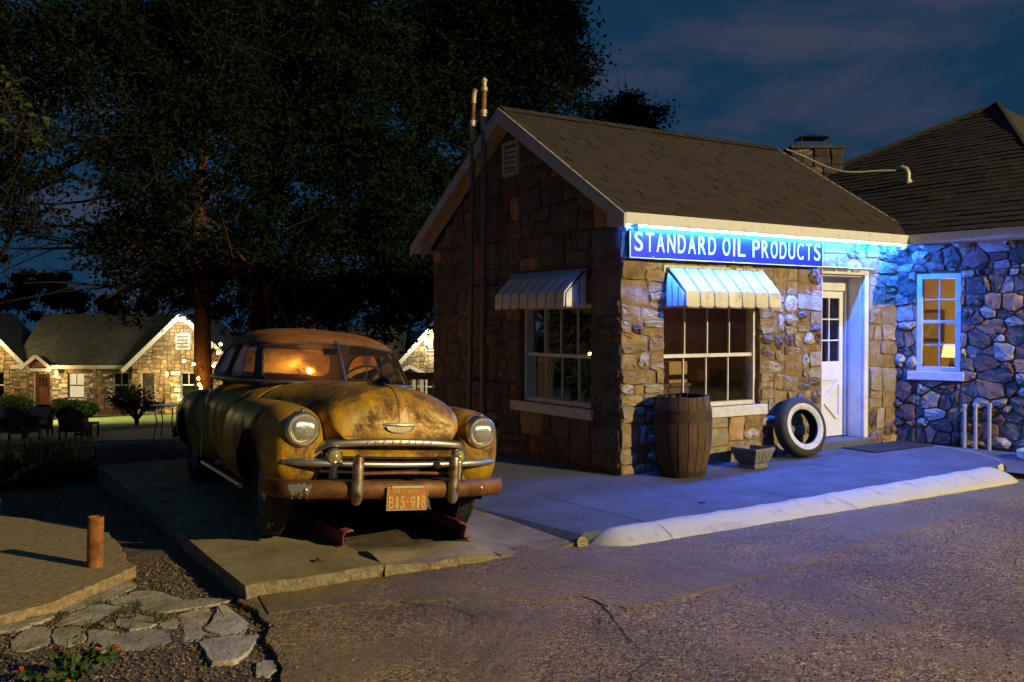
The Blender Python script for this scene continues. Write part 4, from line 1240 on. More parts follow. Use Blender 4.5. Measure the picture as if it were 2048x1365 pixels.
M['porcelain'] = pmat('white_porcelain', [(0.6,0.6,0.62),(0.75,0.75,0.78)], 10, 0.3)
for x in (0.05, 0.45, 1.05, 1.7, 2.15, 2.75, 3.25, 3.85, 4.35):
    b = MB(); b.tube([(x, NY, NZ+.013), (x, NY+.01, NZ-.075+.09), (x, -0.165, EAVE_Z-.116)], 0.006, 6); b.build('standoff', M['porcelain'], ne, smooth=True)
for x in (-0.07, 4.47):
    b = MB(); b.lathe([(0.0,-.03),(0.02,-.03),(0.024,-.02),(0.02,0.0),(0.024,0.02),(0.02,0.045),(0.0,0.045)], 12, Matrix.Translation((x+.03, NY+.03, NZ-.035)) @ Matrix.Rotation(R(80), 4, 'Y')); b.build('electrode_housing', M['porcelain'], ne, smooth=True)
b = MB(); b.tube([(-0.04,NY+.04,NZ-.04),(-0.05,NY+.08,NZ-.12),(-0.01,-.06,NZ-.16),(0.03,-.03,NZ-.10)], 0.005, 6); b.build('lead', M['rubber'], ne, smooth=True)

# ================================================================ tall vent pipes by the side wall
M['pipe_grey'] = pmat('dull_grey_pipe', [(0.10,0.10,0.11),(0.17,0.17,0.18)], 8, 0.6, metal=0.4, bump=0.2)
M['brass'] = pmat('pale_pipe_fitting', [(0.42,0.34,0.20),(0.55,0.47,0.32)], 12, 0.5, metal=0.3)
def vent_pipe(label, x, y0, y1, top, r, elbow):
    t = thing('vent_pipe', label, 'pipe', (x, y0, -0.05), group='tall vent pipes at the gable wall')
    h = top+0.05
    b = MB(); b.tube([(0,0,0),(0,(y1-y0)*.5,h*.5),(0,(y1-y0)*.86,h*.86)], r, 12); b.build('lower_pipe', M['pipe_grey'], t, smooth=True)
    yb = (y1-y0)*.86; yt = (y1-y0)
    b = MB(); b.tube([(0,yb,h*.86),(0,yb+.01,h*.905)], r*1.06, 12); b.build('coupling', M['brass'], t, smooth=True)
    b = MB(); b.tube([(0,yb+.01,h*.905),(0,yt,h*.965)], r*.86, 12); b.build('upper_pipe', M['rust'], t, smooth=True)
    b = MB(); b.lathe([(r*1.0,0),(r*1.3,.005),(r*1.3,.05),(r*1.0,.055)], 12, Matrix.Translation((0, yb+.01, h*.905))); b.build('collar', M['brass'], t, smooth=True)
    if elbow:
        b = MB(); b.tube([(0,yt,h*.962),(0,yt,h*.975),(.005,yt-.008,h*.992),(.012,yt-.028,h)], [r*1.1,r*1.15,r*1.1,r*1.0], 12); b.build('elbow', M['brass'], t, smooth=True)
    else:
        b = MB(); b.lathe([(r*.95,0),(r*1.25,.01),(r*1.25,.05),(r*.9,.06),(r*.9,.12),(r*1.2,.125),(r*1.2,.145),(r*.6,.15),(r*.5,.17),(0,.17)], 14, Matrix.Translation((0, yt, h-.17))); b.build('cap', M['brass'], t, smooth=True)
    for zz in (0.9, 2.1):
        b = MB(); b.box(-.02, -x-.02, (y1-y0)*zz/h-.012, (y1-y0)*zz/h+.012, zz, zz+.03); b.build('clamp', M['pipe_grey'], t)
vent_pipe('tall vent pipe with a bent elbow top, farther of two at the gable wall', -0.22, 2.78, 2.66, 4.53, 0.030, True)
vent_pipe('tall vent pipe with a capped top, nearer of two at the gable wall', -0.22, 2.44, 2.40, 4.62, 0.036, False)

# ================================================================ office building behind on the right
OPHI = R(20)                               # its wall stands at an angle to the station
of = thing('stone_office', 'larger stone office with dark hip roof and a lit window beyond the station', 'building', (4.60, 0, 0), (0, 0, OPHI))
OM = Matrix.Translation((4.60, 0, 0)) @ Matrix.Rotation(OPHI, 4, 'Z')
OX = 0.0                                   # wall plane in the office's own space; y runs back, -y towards the road
OW = (-0.77, -0.25, 0.975, 2.215)          # window y0,y1,z0,z1
OY0, OY1 = -1.95, 0.03
b = MB()
m0 = OX-0.016
b.box(m0, OX+.3, OW[1], OY1, -0.2, 2.75); b.box(m0, OX+.3, OW[0], OW[1], -0.2, OW[2]); b.box(m0, OX+.3, OW[0], OW[1], OW[3], 2.75); b.box(m0, OX+.3, OY0, OW[0], -0.2, 2.75)
owall = b.build('office_wall', M['mortar_office'], of)
to_o = lambda u, v, o: (OX-o, u, v)
o_regions = [
    [(OW[1],0.05),(OY1,0.05),(OY1,2.25),(OW[1],2.25)],
    [(OW[0],0.05),(OW[1],0.05),(OW[1],0.86),(OW[0],0.86)],
    [(-1.95,0.05),(OW[0],0.05),(OW[0],2.25),(-1.95,2.25)],
    [(-1.95,2.25),(OY1,2.25),(OY1,2.66),(-1.95,2.66)],
]
mix_o = dict(st_shade=1.6, st_grey=1.2, st_quartz=2.2, st_red=2.6, st_buff=0.7, st_dark=1.6, st_rust=2.4)
n3 = rubble('stone', owall, to_o, o_regions, 0.205, 0.155, 21, mix_o, flip=True, pr=(0.026, 0.062), squared=False)
# end wall towards the road and the far side, closing the building
b = MB(); b.box(OX+.301, OX+4.2, OY0, OY0+.3, -0.2, 2.68); ew = b.build('end_wall', M['mortar_office'], of)
rubble('stone', ew, lambda u, v, o: (u, OY0-o, v), [[(OX,0.0),(OX+4.2,0.0),(OX+4.2,2.6),(OX,2.6)]], 0.34, 0.26, 55, dict(st_grey=1), joined=M['st_grey'])
b = MB(); b.box(OX+3.9, OX+4.2, OY0+.301, 4.5, -0.2, 2.68); b.build('far_wall', M['mortar_office'], of)
# its window
M['office_frame'] = pmat('office_window_paint', [(0.52,0.52,0.58),(0.68,0.68,0.74)], 9, 0.5, bump=0.12)
to_ow = lambda u, v, d: (OX+d, u, v)
sash_window(of, to_ow, OW[0], OW[1], OW[2], OW[3], 2, 2, 2, 0.03, M['office_frame'], M['glass'], fw_=0.065, mr=1.607)
b = MB(); b.box(OX-.075, OX+.02, -0.82, -0.15, 0.862, 0.973); b.build('window_sill', M['sill'], of, bevel=0.008)
# lit room
M['yellow_wall'] = pmat('yellow_plaster', [(0.55,0.38,0.08),(0.66,0.47,0.11)], 3, 0.9)
rm = MB()
rx0, rx1, ry0, ry1, rz0, rz1 = OX+.3, OX+3.0, -1.9, 1.4, 0.1, 2.45
rm.add([(rx0,ry0,rz0),(rx1,ry0,rz0),(rx1,ry1,rz0),(rx0,ry1,rz0),(rx0,ry0,rz1),(rx1,ry0,rz1),(rx1,ry1,rz1),(rx0,ry1,rz1)], [(0,1,2,3),(4,7,6,5),(0,4,5,1),(1,5,6,2),(2,6,7,3)])
rm.build('room_shell', M['yellow_wall'], of)
def inroom(x, y, z): return tuple(OM @ Vector((x, y, z)))
b = MB(); b.box(OX+.9, OX+1.0, 0.10, 0.26, 0.1, 2.45); b.build('room_post', M['pine'], of)
pf = thing('picture_frame', 'framed picture hanging on the yellow wall seen through the office window', 'picture', inroom(2.98, 0.28, 1.55), (0, 0, OPHI))
b = MB()
for (ya, yb, za, zb) in ((-.2,.2,-.25,-.20),(-.2,.2,.20,.25),(-.2,-.15,-.199,.199),(.15,.2,-.199,.199)): b.box(-.03, 0, ya, yb, za, zb)
b.build('frame', M['wood_dark'], pf)
b = MB(); b.box(-.012,-.004,-.15,.15,-.2,.2); b.build('print', pmat('faded_print', [(0.30,0.20,0.10),(0.55,0.42,0.22)], 9, 0.7), pf)
wc = thing('wall_clock', 'dark round clock on the yellow office wall behind the upper panes', 'clock', inroom(2.97, 0.85, 1.75), (0, 0, OPHI))
b = MB(); b.lathe([(0,0.04),(.22,.04),(.26,.05),(.29,.03),(.29,0)], 28, Matrix.Rotation(R(-90), 4, 'Y')); b.build('case', M['wood_dark'], wc, smooth=True)
b = MB(); b.lathe([(0,0.052),(.20,.052)], 28, Matrix.Rotation(R(-90), 4, 'Y')); b.build('dial', M['rust'], wc)
tl = thing('table_lamp', 'glowing yellow table lamp inside the office window', 'lamp', inroom(1.55, -0.33, 0.83), (0, 0, OPHI))
b = MB(); b.lathe([(0,0),(.09,0),(.09,.02),(.03,.04),(.05,.12),(.02,.24),(.015,.30)], 16); b.build('base', M['wood_dark'], tl, smooth=True)
b = MB(); b.lathe([(.13,.28),(.10,.46)], 20); b.build('lamp_shade', emat('lit_lamp_shade', (1.0, 0.62, 0.14), 3.2), tl, smooth=True)
lp = bpy.data.lights.new('table_lamp_light', 'POINT'); lp.energy = 34; lp.color = (1.0, 0.70, 0.26); lp.shadow_soft_size = 0.08
lo = bpy.data.objects.new('table_lamp_light', lp); COL.objects.link(lo); lo.location = inroom(1.55, -0.33, 1.62)
dk = thing('office_desk', 'dark desk standing inside the lit office window', 'desk', inroom(1.5, -0.3, 0.1), (0, 0, OPHI))
b = MB(); b.box(-.35,.45,-.8,.8,.70,.73); b.build('desk_top', M['wood_dark'], dk)
b = MB(); b.box(-.33,-.30,-.78,.78,0,.70); b.build('front_panel', M['wood_dark'], dk)
for yy in (-.78,.74):
    b = MB(); b.box(-.298,.43,yy,yy+.04,0,.699); b.build('side_panel', M['wood_dark'], dk)
# hip roof (its eave runs out square from the station, so it is laid out in site space)
PK = Vector((8.2, 0.76, 5.02)); EX, EZ = 4.36, 2.70
ya_, yb2 = -2.2, 5.9
oroof = empty('roof', (0, 0, 0), parent=of)
oroof.matrix_basis = OM.inverted()
def ex_at(y): return EX + 0.10*max(0.0, -y)       # eave line drifts out with the wall
b = MB(); b.add([(ex_at(ya_),ya_,EZ),(EX,0,EZ),(EX,yb2,EZ),tuple(PK),(PK.x+4,ya_,EZ),(PK.x+4,yb2,EZ)], [(2,1,3),(1,0,3),(0,4,3),(5,2,3),(4,5,3)]); b.build('deck', M['deck'], oroof)
sh = MB(); c = 0
ex_ = 0.14
olen = math.hypot(PK.z-EZ, PK.x-EX); osl = math.atan2(PK.z-EZ, PK.x-EX)
while c*ex_ < olen-0.02:
    f0_, f1_ = c*ex_/olen, min((c+1.12)*ex_/olen, 1.0)
    ylo = ya_+(PK.y-ya_)*f0_; yhi = yb2+(PK.y-yb2)*f0_
    y = ylo - random.uniform(0, 0.3)
    while y < min(yhi, 4.4):
        wd = random.choice((0.24, 0.31, 0.36, 0.42)); a0, a1 = max(y, ylo), min(y+wd-.007, yhi); y += wd
        if a1-a0 < 0.02 or a1 < -2.8: continue
        lift = random.choice((0.012, 0.012, 0.019))
        def pt(f, yy, h):
            # straight up the slope from the eave line to the peak level
            ye = yy
            x0_ = ex_at(ye); return (x0_+(PK.x-x0_)*f - math.sin(osl)*h, yy, EZ+(PK.z-EZ)*f + math.cos(osl)*h)
        sh.add([pt(f0_,a0,.003),pt(f0_,a1,.003),pt(f0_,a1,lift),pt(f0_,a0,lift),pt(f1_,a1,.004),pt(f1_,a0,.004)], [(0,3,2,1),(3,5,4,2),(0,5,3),(1,2,4)])
    c += 1
so = sh.build('shingle_cover', M['shingle_far'], oroof); so['kind'] = 'stuff'
for end in (Vector((ex_at(ya_),ya_,EZ)), Vector((EX,yb2,EZ))):
    hc = MB(); hc.tube([end+Vector((0,0,.01)), PK+Vector((0,0,.015))], 0.05, 6); hc.build('hip_cap', M['shingle_far'], oroof)
y0_ = -OE+.10
b = MB(); b.add([(ex_at(ya_)-.02,ya_,EZ-.12),(ex_at(y0_)-.02,y0_,EZ-.12),(ex_at(y0_)-.02,y0_,EZ-.004),(ex_at(ya_)-.02,ya_,EZ-.004),(ex_at(ya_),ya_,EZ-.12),(ex_at(y0_),y0_,EZ-.12),(ex_at(y0_),y0_,EZ-.004),(ex_at(ya_),ya_,EZ-.004)], [(0,3,2,1),(4,5,6,7),(0,1,5,4),(3,7,6,2)]); b.build('fascia', M['white'], oroof, bevel=0.004)
b = MB(); b.add([(ex_at(ya_),ya_,EZ-.11),(ex_at(y0_),y0_,EZ-.11),(4.62+.3*-y0_,y0_,EZ-.11),(4.62+.31*-ya_,ya_,EZ-.11)], [(0,1,2,3)]); b.build('soffit', M['white'], oroof)
# stone chimney with a metal cap
chm = empty('chimney', (0, 0, 0), parent=of); chm.matrix_basis = OM.inverted() @ Matrix.Translation(V(5.04, 15.6, 3.05)) @ Matrix.Rotation(R(-32), 4, 'Z')
cxs, cys, chh = 0.43, 0.33, 1.42
b = MB(); b.box(-cxs+.03, cxs-.03, -cys+.03, cys-.03, -0.8, chh-.03); b.build('chimney_core', M['st_unlit'] if 'st_unlit' in M else M['deck'], chm)
M['st_unlit'] = pmat('stone_unlit_dark', [(0.03,0.025,0.022),(0.075,0.06,0.05)], 8, 0.95, bump=0.9, bscale=24, rnd=0.3, bdist=0.03)  # near-black stone: the chimney's lack of lamp light is put into its colour
mixc = dict(st_unlit=2, st_dark=0.6)
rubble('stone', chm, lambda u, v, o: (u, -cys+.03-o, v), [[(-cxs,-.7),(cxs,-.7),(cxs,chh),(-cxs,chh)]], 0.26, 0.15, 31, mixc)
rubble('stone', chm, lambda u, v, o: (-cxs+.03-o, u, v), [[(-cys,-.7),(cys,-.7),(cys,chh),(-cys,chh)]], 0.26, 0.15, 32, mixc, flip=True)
b = MB(); b.box(-cxs-.02, cxs+.02, -cys-.02, cys+.02, chh, chh+.05); b.build('chimney_crown', M['st_unlit'], chm, bevel=0.01)
M['dark_metal'] = pmat('dark_sheet_metal', [(0.03,0.03,0.032),(0.06,0.06,0.06)], 6, 0.5, metal=0.6)
b = MB(); b.add([(-.26,-.2,chh+.22),(.26,-.2,chh+.22),(.26,.2,chh+.22),(-.26,.2,chh+.22),(0,0,chh+.30)], [(0,3,2,1),(0,1,4),(1,2,4),(2,3,4),(3,0,4)]); b.build('chimney_cap', M['dark_metal'], chm)
for sx in (-.22,.22):
    for sy in (-.16,.16):
        b = MB(); b.tube([(sx,sy,chh+.04),(sx,sy,chh+.222)], .008, 6); b.build('cap_leg', M['dark_metal'], chm)
# roof vent with a cable across to the station
M['pale_metal'] = pmat('pale_galvanised', [(0.35,0.33,0.30),(0.5,0.48,0.44)], 8, 0.5, metal=0.3)
vp = Vector((5.84, 0.70, 3.62))
rv = thing('roof_vent', 'small bent metal pipe vent on the dark office roof', 'roof vent', tuple(vp))
b = MB(); b.tube([(0,0,-.12),(0,0,.12),(-.01,.02,.18),(-.03,.08,.21),(-.03,.13,.19)], 0.035, 10); b.build('pipe', M['pale_metal'], rv, smooth=True)
b = MB(); b.lathe([(.11,-.06),(.06,-.02),(.04,.04)], 14, Matrix.Rotation(-osl, 4, 'Y')); b.build('flashing', M['pale_metal'], rv, smooth=True)
cb2 = MB()
pa = vp + Vector((-.03,.12,.17)); pb = Vector((4.72, 1.95, 4.16))
cb2.tube([pa.lerp(pb, t) + Vector((0,0,-.16*math.sin(math.pi*t)*0.9 + .02*math.sin(9*t))) for t in np.linspace(0, 1, 14)], 0.012, 6)
tag(cb2.build('roof_cable', M['pale_metal'], smooth=True), 'thin pale cable sagging from the roof vent to the station ridge', 'cable')
# security camera under the office eave
sc_ = thing('security_camera', 'small white security camera under the office eave', 'camera', tuple(OM @ Vector((-.10, -1.28, 2.56))), (0, 0, OPHI))
b = MB(); b.tube([(0,0,0),(-.09,-.03,-.02)], 0.028, 12); b.build('body', M['white'], sc_, smooth=True)
b = MB(); b.tube([(-.085,-.028,-.019),(-.105,-.036,-.023)], 0.022, 12); b.build('lens', M['rubber'], sc_, smooth=True)
b = MB(); b.tube([(.02,0,.03),(.0,0,.01)], 0.012, 8); b.build('mount', M['white'], sc_, smooth=True)
# three capped pipes at the office wall
for i, (yy, lbl) in enumerate(((-0.84, 'short capped pipe at the office wall, nearest the lit window'), (-0.965, 'short capped pipe at the office wall, middle of three'), (-1.12, 'short capped pipe at the office wall, farthest from the station'))):
    t = thing('capped_pipe', lbl, 'pipe', tuple(OM @ Vector((-.10, yy, 0.03))), group='short capped pipes by the office wall')
    hh = 0.50+.012*i
    b = MB(); b.tube([(0,0,0),(0,0,hh)], 0.021, 12); b.build('pipe', M['pale_metal'], t, smooth=True)
    b = MB(); b.lathe([(.021,0),(.029,.002),(.029,.045),(.020,.055),(0,.055)], 12, Matrix.Translation((0,0,hh))); b.build('cap', M['pale_metal'], t, smooth=True)
# painted ring at the frame edge
rgp = MB(); rgp.lathe([(.30,0),(.31,.10),(.27,.115),(.22,.10),(.21,0)], 28, Matrix.Translation((4.78, -1.76, 0.03)) @ Matrix.Scale(0.8, 4))
tag(rgp.build('planter_ring', M['kerb_paint'], smooth=True), 'low white painted ring edging beside the office wall', 'planter')

# ================================================================ the old sedan
def clip_mesh(V_, F_, sd):
    """split triangles by a signed distance per vertex; returns kept part (sd > 0) and the cut edges"""
    keepv = []; idx = {}; faces = []; cuts = []; ce = {}
    def kv(i):
        if i not in idx: idx[i] = len(keepv); keepv.append(V_[i])
        return idx[i]
    def cv(i, j):
        k = (i, j) if i < j else (j, i)
        if k not in ce:
            t = sd[i]/(sd[i]-sd[j])
            ce[k] = len(keepv); keepv.append(V_[i]+(V_[j]-V_[i])*t)
        return ce[k]
    for f in F_:
        s = [sd[i] > 0 for i in f]
        if all(s): faces.append(tuple(kv(i) for i in f)); continue
        if not any(s): continue
        out = []; ed = []
        n = len(f)
        for a in range(n):
            i, j = f[a], f[(a+1) % n]
            if sd[i] > 0: out.append(kv(i))
            if (sd[i] > 0) != (sd[j] > 0):
                c = cv(i, j); out.append(c); ed.append(c)
        if len(out) >= 3: faces.append(tuple(out))
        if len(ed) == 2: cuts.append(tuple(ed))
    return np.array(keepv) if keepv else np.zeros((0,3)), faces, cuts

def loops(cuts):
    adj = {}
    for a, b in cuts:
        adj.setdefault(a, []).append(b); adj.setdefault(b, []).append(a)
    seen = set(); out = []
    for s in adj:
        if s in seen: continue
        # begin at an end if open
        st_ = s
        lp_ = [s]; seen.add(s); cur_ = s
        while True:
            nx = [q for q in adj[cur_] if q not in seen]
            if not nx: break
            cur_ = nx[0]; seen.add(cur_); lp_.append(cur_)
        closed = s in adj[cur_] and len(lp_) > 2
        if not closed:
            cur_ = s
            while True:
                nx = [q for q in adj[cur_] if q not in seen]
                if not nx: break
                cur_ = nx[0]; seen.add(cur_); lp_.insert(0, cur_)
        if len(lp_) > 3: out.append((lp_, closed))
    return out

def tri(Fq):
    out = []
    for f in Fq:
        if len(f) == 4: out += [(f[0], f[1], f[2]), (f[0], f[2], f[3])]
        else: out.append(tuple(f))
    return out

class Surf:
    """car surface in (forward, side, up); side > 0 is the left of the car, the right of the picture"""
    def __init__(self, V_, F_):
        self.v = np.asarray(V_, float); self.f = tri(F_)
    def cut(self, fn):
        sd = fn(self.v)
        a = clip_mesh(self.v, self.f, sd)
        b = clip_mesh(self.v, self.f, -sd)
        A = Surf(a[0], a[1]); B = Surf(b[0], b[1])
        A.edges = [(A.v[l], c) for l, c in loops(a[2])]
        B.edges = [(B.v[l], c) for l, c in loops(b[2])]
        return A, B
    def build(self, name, mat, parent, angle=60, thick=0.0):
        m_ = MB(); m_.v = [tuple(p) for p in np.stack([self.v[:,1], -self.v[:,0], self.v[:,2]], 1)]; m_.f = list(self.f)
        o = m_.build(name, mat, parent, smooth=True, angle=angle)
        if thick: 
            s_ = o.modifiers.new('skin', 'SOLIDIFY'); s_.thickness = thick; s_.offset = -1
        return o

def C(p):
    """car coordinates (forward, side, up) to the car's own object space"""
    return Vector((p[1], -p[0], p[2]))

def trim(name, pts, r, mat, parent, closed=False, seg=6, every=1):
    P = [C(p) for p in pts][::every]
    # thin out nearly coincident points
    Q = [P[0]]
    for p in P[1:]:
        if (p-Q[-1]).length > 0.006: Q.append(p)
    if closed and len(Q) > 3 and (Q[0]-Q[-1]).length < 0.006: Q.pop()
    m_ = MB(); m_.tube(Q, r, seg, closed=closed); return m_.build(name, mat, parent, smooth=True, angle=60)

def car_paint():
    m, n, l, p = new_mat('faded_ochre_paint')
    t = n.new('ShaderNodeTexCoord')
    a = N(n, 'ShaderNodeTexNoise', Scale=2.2, Detail=6, Roughness=0.6); l.new(t.outputs['Object'], a.inputs['Vector'])
    base = ramp(n, [(0.26,(0.17,0.115,0.010)),(0.42,(0.42,0.235,0.008)),(0.60,(0.62,0.325,0.008)),(0.8,(0.66,0.40,0.05))]); l.new(a.outputs['Fac'], base.inputs['Fac'])
    # rust breaking through in patches and specks
    b = N(n, 'ShaderNodeTexNoise', Scale=3.4, Detail=9, Roughness=0.68, Distortion=0.5); l.new(t.outputs['Object'], b.inputs['Vector'])
    c = N(n, 'ShaderNodeTexNoise', Scale=55, Detail=6, Roughness=0.7); l.new(t.outputs['Object'], c.inputs['Vector'])
    ad = N(n, 'ShaderNodeMath', operation='MULTIPLY_ADD'); l.new(c.outputs['Fac'], ad.inputs[0]); ad.inputs[1].default_value = 0.34; l.new(b.outputs['Fac'], ad.inputs[2])
    msk = ramp(n, [(0.64,(0,0,0)),(0.78,(0.95,0.95,0.95))]); l.new(ad.outputs[0], msk.inputs['Fac'])
    rc_ = ramp(n, [(0.35,(0.05,0.018,0.008)),(0.65,(0.17,0.062,0.018))]); l.new(c.outputs['Fac'], rc_.inputs['Fac'])
    mx = n.new('ShaderNodeMix'); mx.data_type = 'RGBA'; l.new(msk.outputs['Color'], mx.inputs['Factor']); l.new(base.outputs['Color'], mx.inputs['A']); l.new(rc_.outputs['Color'], mx.inputs['B'])
    # vertical streaks of grime
    mpn = n.new('ShaderNodeMapping'); mpn.inputs['Scale'].default_value = (22, 22, 1.6); l.new(t.outputs['Object'], mpn.inputs['Vector'])
    s = N(n, 'ShaderNodeTexNoise', Scale=1.0, Detail=5); l.new(mpn.outputs['Vector'], s.inputs['Vector'])
    sr = ramp(n, [(0.30,(0.5,0.5,0.42)),(0.62,(1,1,1))]); l.new(s.outputs['Fac'], sr.inputs['Fac'])
    m2 = n.new('ShaderNodeMix'); m2.data_type = 'RGBA'; m2.blend_type = 'MULTIPLY'; m2.inputs['Factor'].default_value = 0.6
    l.new(mx.outputs['Result'], m2.inputs['A']); l.new(sr.outputs['Color'], m2.inputs['B'])
    l.new(m2.outputs['Result'], p.inputs['Base Color'])
    rr = n.new('ShaderNodeMapRange'); rr.inputs['To Min'].default_value = 0.42; rr.inputs['To Max'].default_value = 0.85; l.new(msk.outputs['Color'], rr.inputs['Value'])
    l.new(rr.outputs['Result'], p.inputs['Roughness'])
    bp = N(n, 'ShaderNodeBump', Strength=0.25, Distance=0.004); l.new(ad.outputs[0], bp.inputs['Height']); l.new(bp.outputs['Normal'], p.inputs['Normal'])
    return m
M['paint'] = car_paint()
M['roof_rust'] = pmat('surface_rust_roof', [(0.15,0.052,0.012),(0.29,0.105,0.02),(0.38,0.15,0.03)], 4, 0.6, bump=0.25, bscale=160, detail=8)
M['brown_pillar'] = pmat('brown_primer', [(0.05,0.026,0.012),(0.13,0.062,0.022)], 8, 0.6, bump=0.2)
M['bumper'] = pmat('rusted_bumper', [(0.06,0.024,0.008),(0.15,0.06,0.015),(0.25,0.11,0.028),(0.36,0.26,0.16)], 5, 0.6, metal=0.35, bump=0.3, bscale=120, pos=(0.3,0.74), detail=8)
M['old_chrome'] = pmat('rusted_chrome', [(0.10,0.045,0.016),(0.24,0.13,0.05),(0.42,0.34,0.24),(0.50,0.45,0.36)], 11, 0.42, metal=0.8, bump=0.2, bscale=80, pos=(0.32,0.62))
M['rubber_trim'] = pmat('old_window_rubber', [(0.02,0.018,0.016),(0.045,0.04,0.035)], 14, 0.6)
M['car_glass'] = glass_mat('car_glass', (0.88,0.87,0.83), dust=0.03, rough=0.03)
M['lens'] = None
M['seat'] = pmat('old_seat_cloth', [(0.07,0.05,0.035),(0.13,0.10,0.07)], 8, 0.95)
M['tread'] = pmat('tyre_rubber', [(0.016,0.014,0.012),(0.038,0.033,0.027)], 9, 0.75, bump=0.3, bscale=60)
M['rim_paint'] = pmat('wheel_rim_paint', [(0.16,0.13,0.09),(0.34,0.29,0.2)], 8, 0.45, metal=0.5)

car = thing('old_sedan', 'rusty yellow vintage sedan with brown roof parked over the service pit', 'car', (-3.112, 0.655, -0.065), (R(-1.25), R(4.07), R(-4.26)))

def superloft(fs, half, top, bot, nexp, nth=44, cw=None, close=True):
    """closed sections along the car: superellipses of given half width, top and bottom"""
    P = []
    th = np.linspace(0, 2*np.pi, nth, endpoint=False)
    for i, f in enumerate(fs):
        a, t, b_, ne = half[i], top[i], bot[i], nexp[i]
        zc, h = (t+b_)/2, (t-b_)/2
        c, s = np.cos(th), np.sin(th)
        w = np.sign(c)*np.abs(c)**(2/ne)*a + (cw[i] if cw is not None else 0)
        z = zc + np.sign(s)*np.abs(s)**(2/ne)*h
        P.append(np.stack([np.full(nth, f), w, z], 1))
    n = len(fs)
    Vv = np.concatenate(P)
    F = []
    for i in range(n-1):
        for k in range(nth):
            l = (k+1) % nth
            F.append((i*nth+k, i*nth+l, (i+1)*nth+l, (i+1)*nth+k))
    if close:
        for i, rev in ((0, False), (n-1, True)):
            c_ = len(Vv); Vv = np.concatenate([Vv, P[i].mean(0)[None]])
            for k in range(nth):
                l = (k+1) % nth
                F.append((c_, i*nth+l, i*nth+k) if not rev else (c_, i*nth+k, i*nth+l))
    return Surf(Vv, F)

# --- main body shell (tail, doors, cowl, hood)
kf = [-2.52,-2.46,-2.30,-2.0,-1.6,-1.25,-0.95,-0.4,0.2,0.55,0.85,1.3,1.65,1.85,1.95,2.02,2.06,2.085,2.10]
ka = [0.40,0.52,0.62,0.66,0.66,0.74,0.86,0.895,0.895,0.865,0.78,0.67,0.595,0.55,0.525,0.50,0.478,0.45,0.42]
kt = [0.72,0.82,0.93,1.03,1.085,1.095,1.10,1.10,1.11,1.135,1.15,1.152,1.146,1.128,1.10,1.052,0.99,0.90,0.82]
kb_ = [0.45,0.40,0.36,0.33,0.30,0.28,0.28,0.28,0.28,0.28,0.28,0.33,0.42,0.52,0.62,0.68,0.715,0.735,0.745]
kn = [2.4,2.6,2.8,2.8,2.8,3.0,3.2,3.3,3.3,3.1,2.7,2.5,2.45,2.4,2.4,2.4,2.4,2.4,2.4]
fs = np.concatenate([np.linspace(-2.52,-2.2,14), np.linspace(-2.16,1.7,100), np.linspace(1.73,2.10,32)])
body = superloft(fs, spl(kf,ka,fs), spl(kf,kt,fs), spl(kf,kb_,fs), spl(kf,kn,fs), 96)
# a soft crease along the hood's centre line
v = body.v; mk = np.exp(-(v[:,1]/0.035)**2)*np.clip((v[:,0]-0.9)/0.4, 0, 1)*(v[:,2] > 0.74)
body.v[:,2] += 0.010*mk
circ = lambda cf, cz, r: (lambda p: np.hypot(p[:,0]-cf, p[:,2]-cz)-r)
FA, RA, AZ, AR = 1.46, -1.46, 0.36, 0.425
body, _ = body.cut(lambda p: np.maximum(circ(RA, AZ, AR)(p), np.where(np.abs(p[:,1]) < 0.45, 1, -1)))
def rrect(p, f0, f1, z0, z1, r, skew=0.0):
    """signed distance to a rounded rectangle in side view (negative inside)"""
    f = p[:,0] - skew*(p[:,2]-z0); z = p[:,2]
    qx = np.abs(f-(f0+f1)/2)-(f1-f0)/2+r; qz = np.abs(z-(z0+z1)/2)-(z1-z0)/2+r
    return np.hypot(np.maximum(qx,0), np.maximum(qz,0)) + np.minimum(np.maximum(qx,qz),0) - r
GAP = 0.006
def split(surf, fn):
    keep, _ = surf.cut(lambda p: fn(p)-GAP)
    _, part = surf.cut(lambda p: fn(p)+GAP)
    return keep, part
hood_fn = lambda p: np.maximum(0.80-p[:,0], 0.60-p[:,2])
body, hood = split(body, hood_fn)
for side_, sgn in (('right', -1), ('left', 1)):
    for nm, f0, f1 in (('front', -0.28, 0.56), ('rear', -1.02, -0.292)):
        fn = lambda p, f0=f0, f1=f1, sgn=sgn: np.maximum(rrect(p, f0, f1, 0.34, 1.20, 0.06), 0.35-sgn*p[:,1])
        body, dr_ = split(body, fn)
        d_o = dr_.build('door', M['paint'], car, thick=0.012)
        hm = MB(); hf = f0+0.10
        hm.tube([C((hf, sgn*0.895, 0.985)), C((hf+.01, sgn*0.925, 0.987)), C((hf+.05, sgn*0.932, 0.987)), C((hf+.16, sgn*0.93, 0.985))], [0.010,0.011,0.010,0.007], 8)
        hm.build('door_handle', M['chrome'], d_o, smooth=True)
trunk_fn = lambda p: np.maximum(np.maximum(p[:,0]+1.98, 0.60-p[:,2]), np.abs(p[:,1])-0.50)
body, trunk = split(body, trunk_fn)
body.build('body_shell', M['paint'], car, thick=0.012)
hood_o = hood.build('hood', M['paint'], car, thick=0.012)
trunk.build('trunk_lid', M['paint'], car, thick=0.012)
# centre seam of the hood and the cowl seam
hs = [(f, 0.0, float(spl(kf,kt,f))+0.0105*min(1,max(0,(f-.9)/.4))) for f in np.linspace(0.84, 2.095, 40)]
trim('hood_seam', hs, 0.0045, M['brown_pillar'], hood_o)

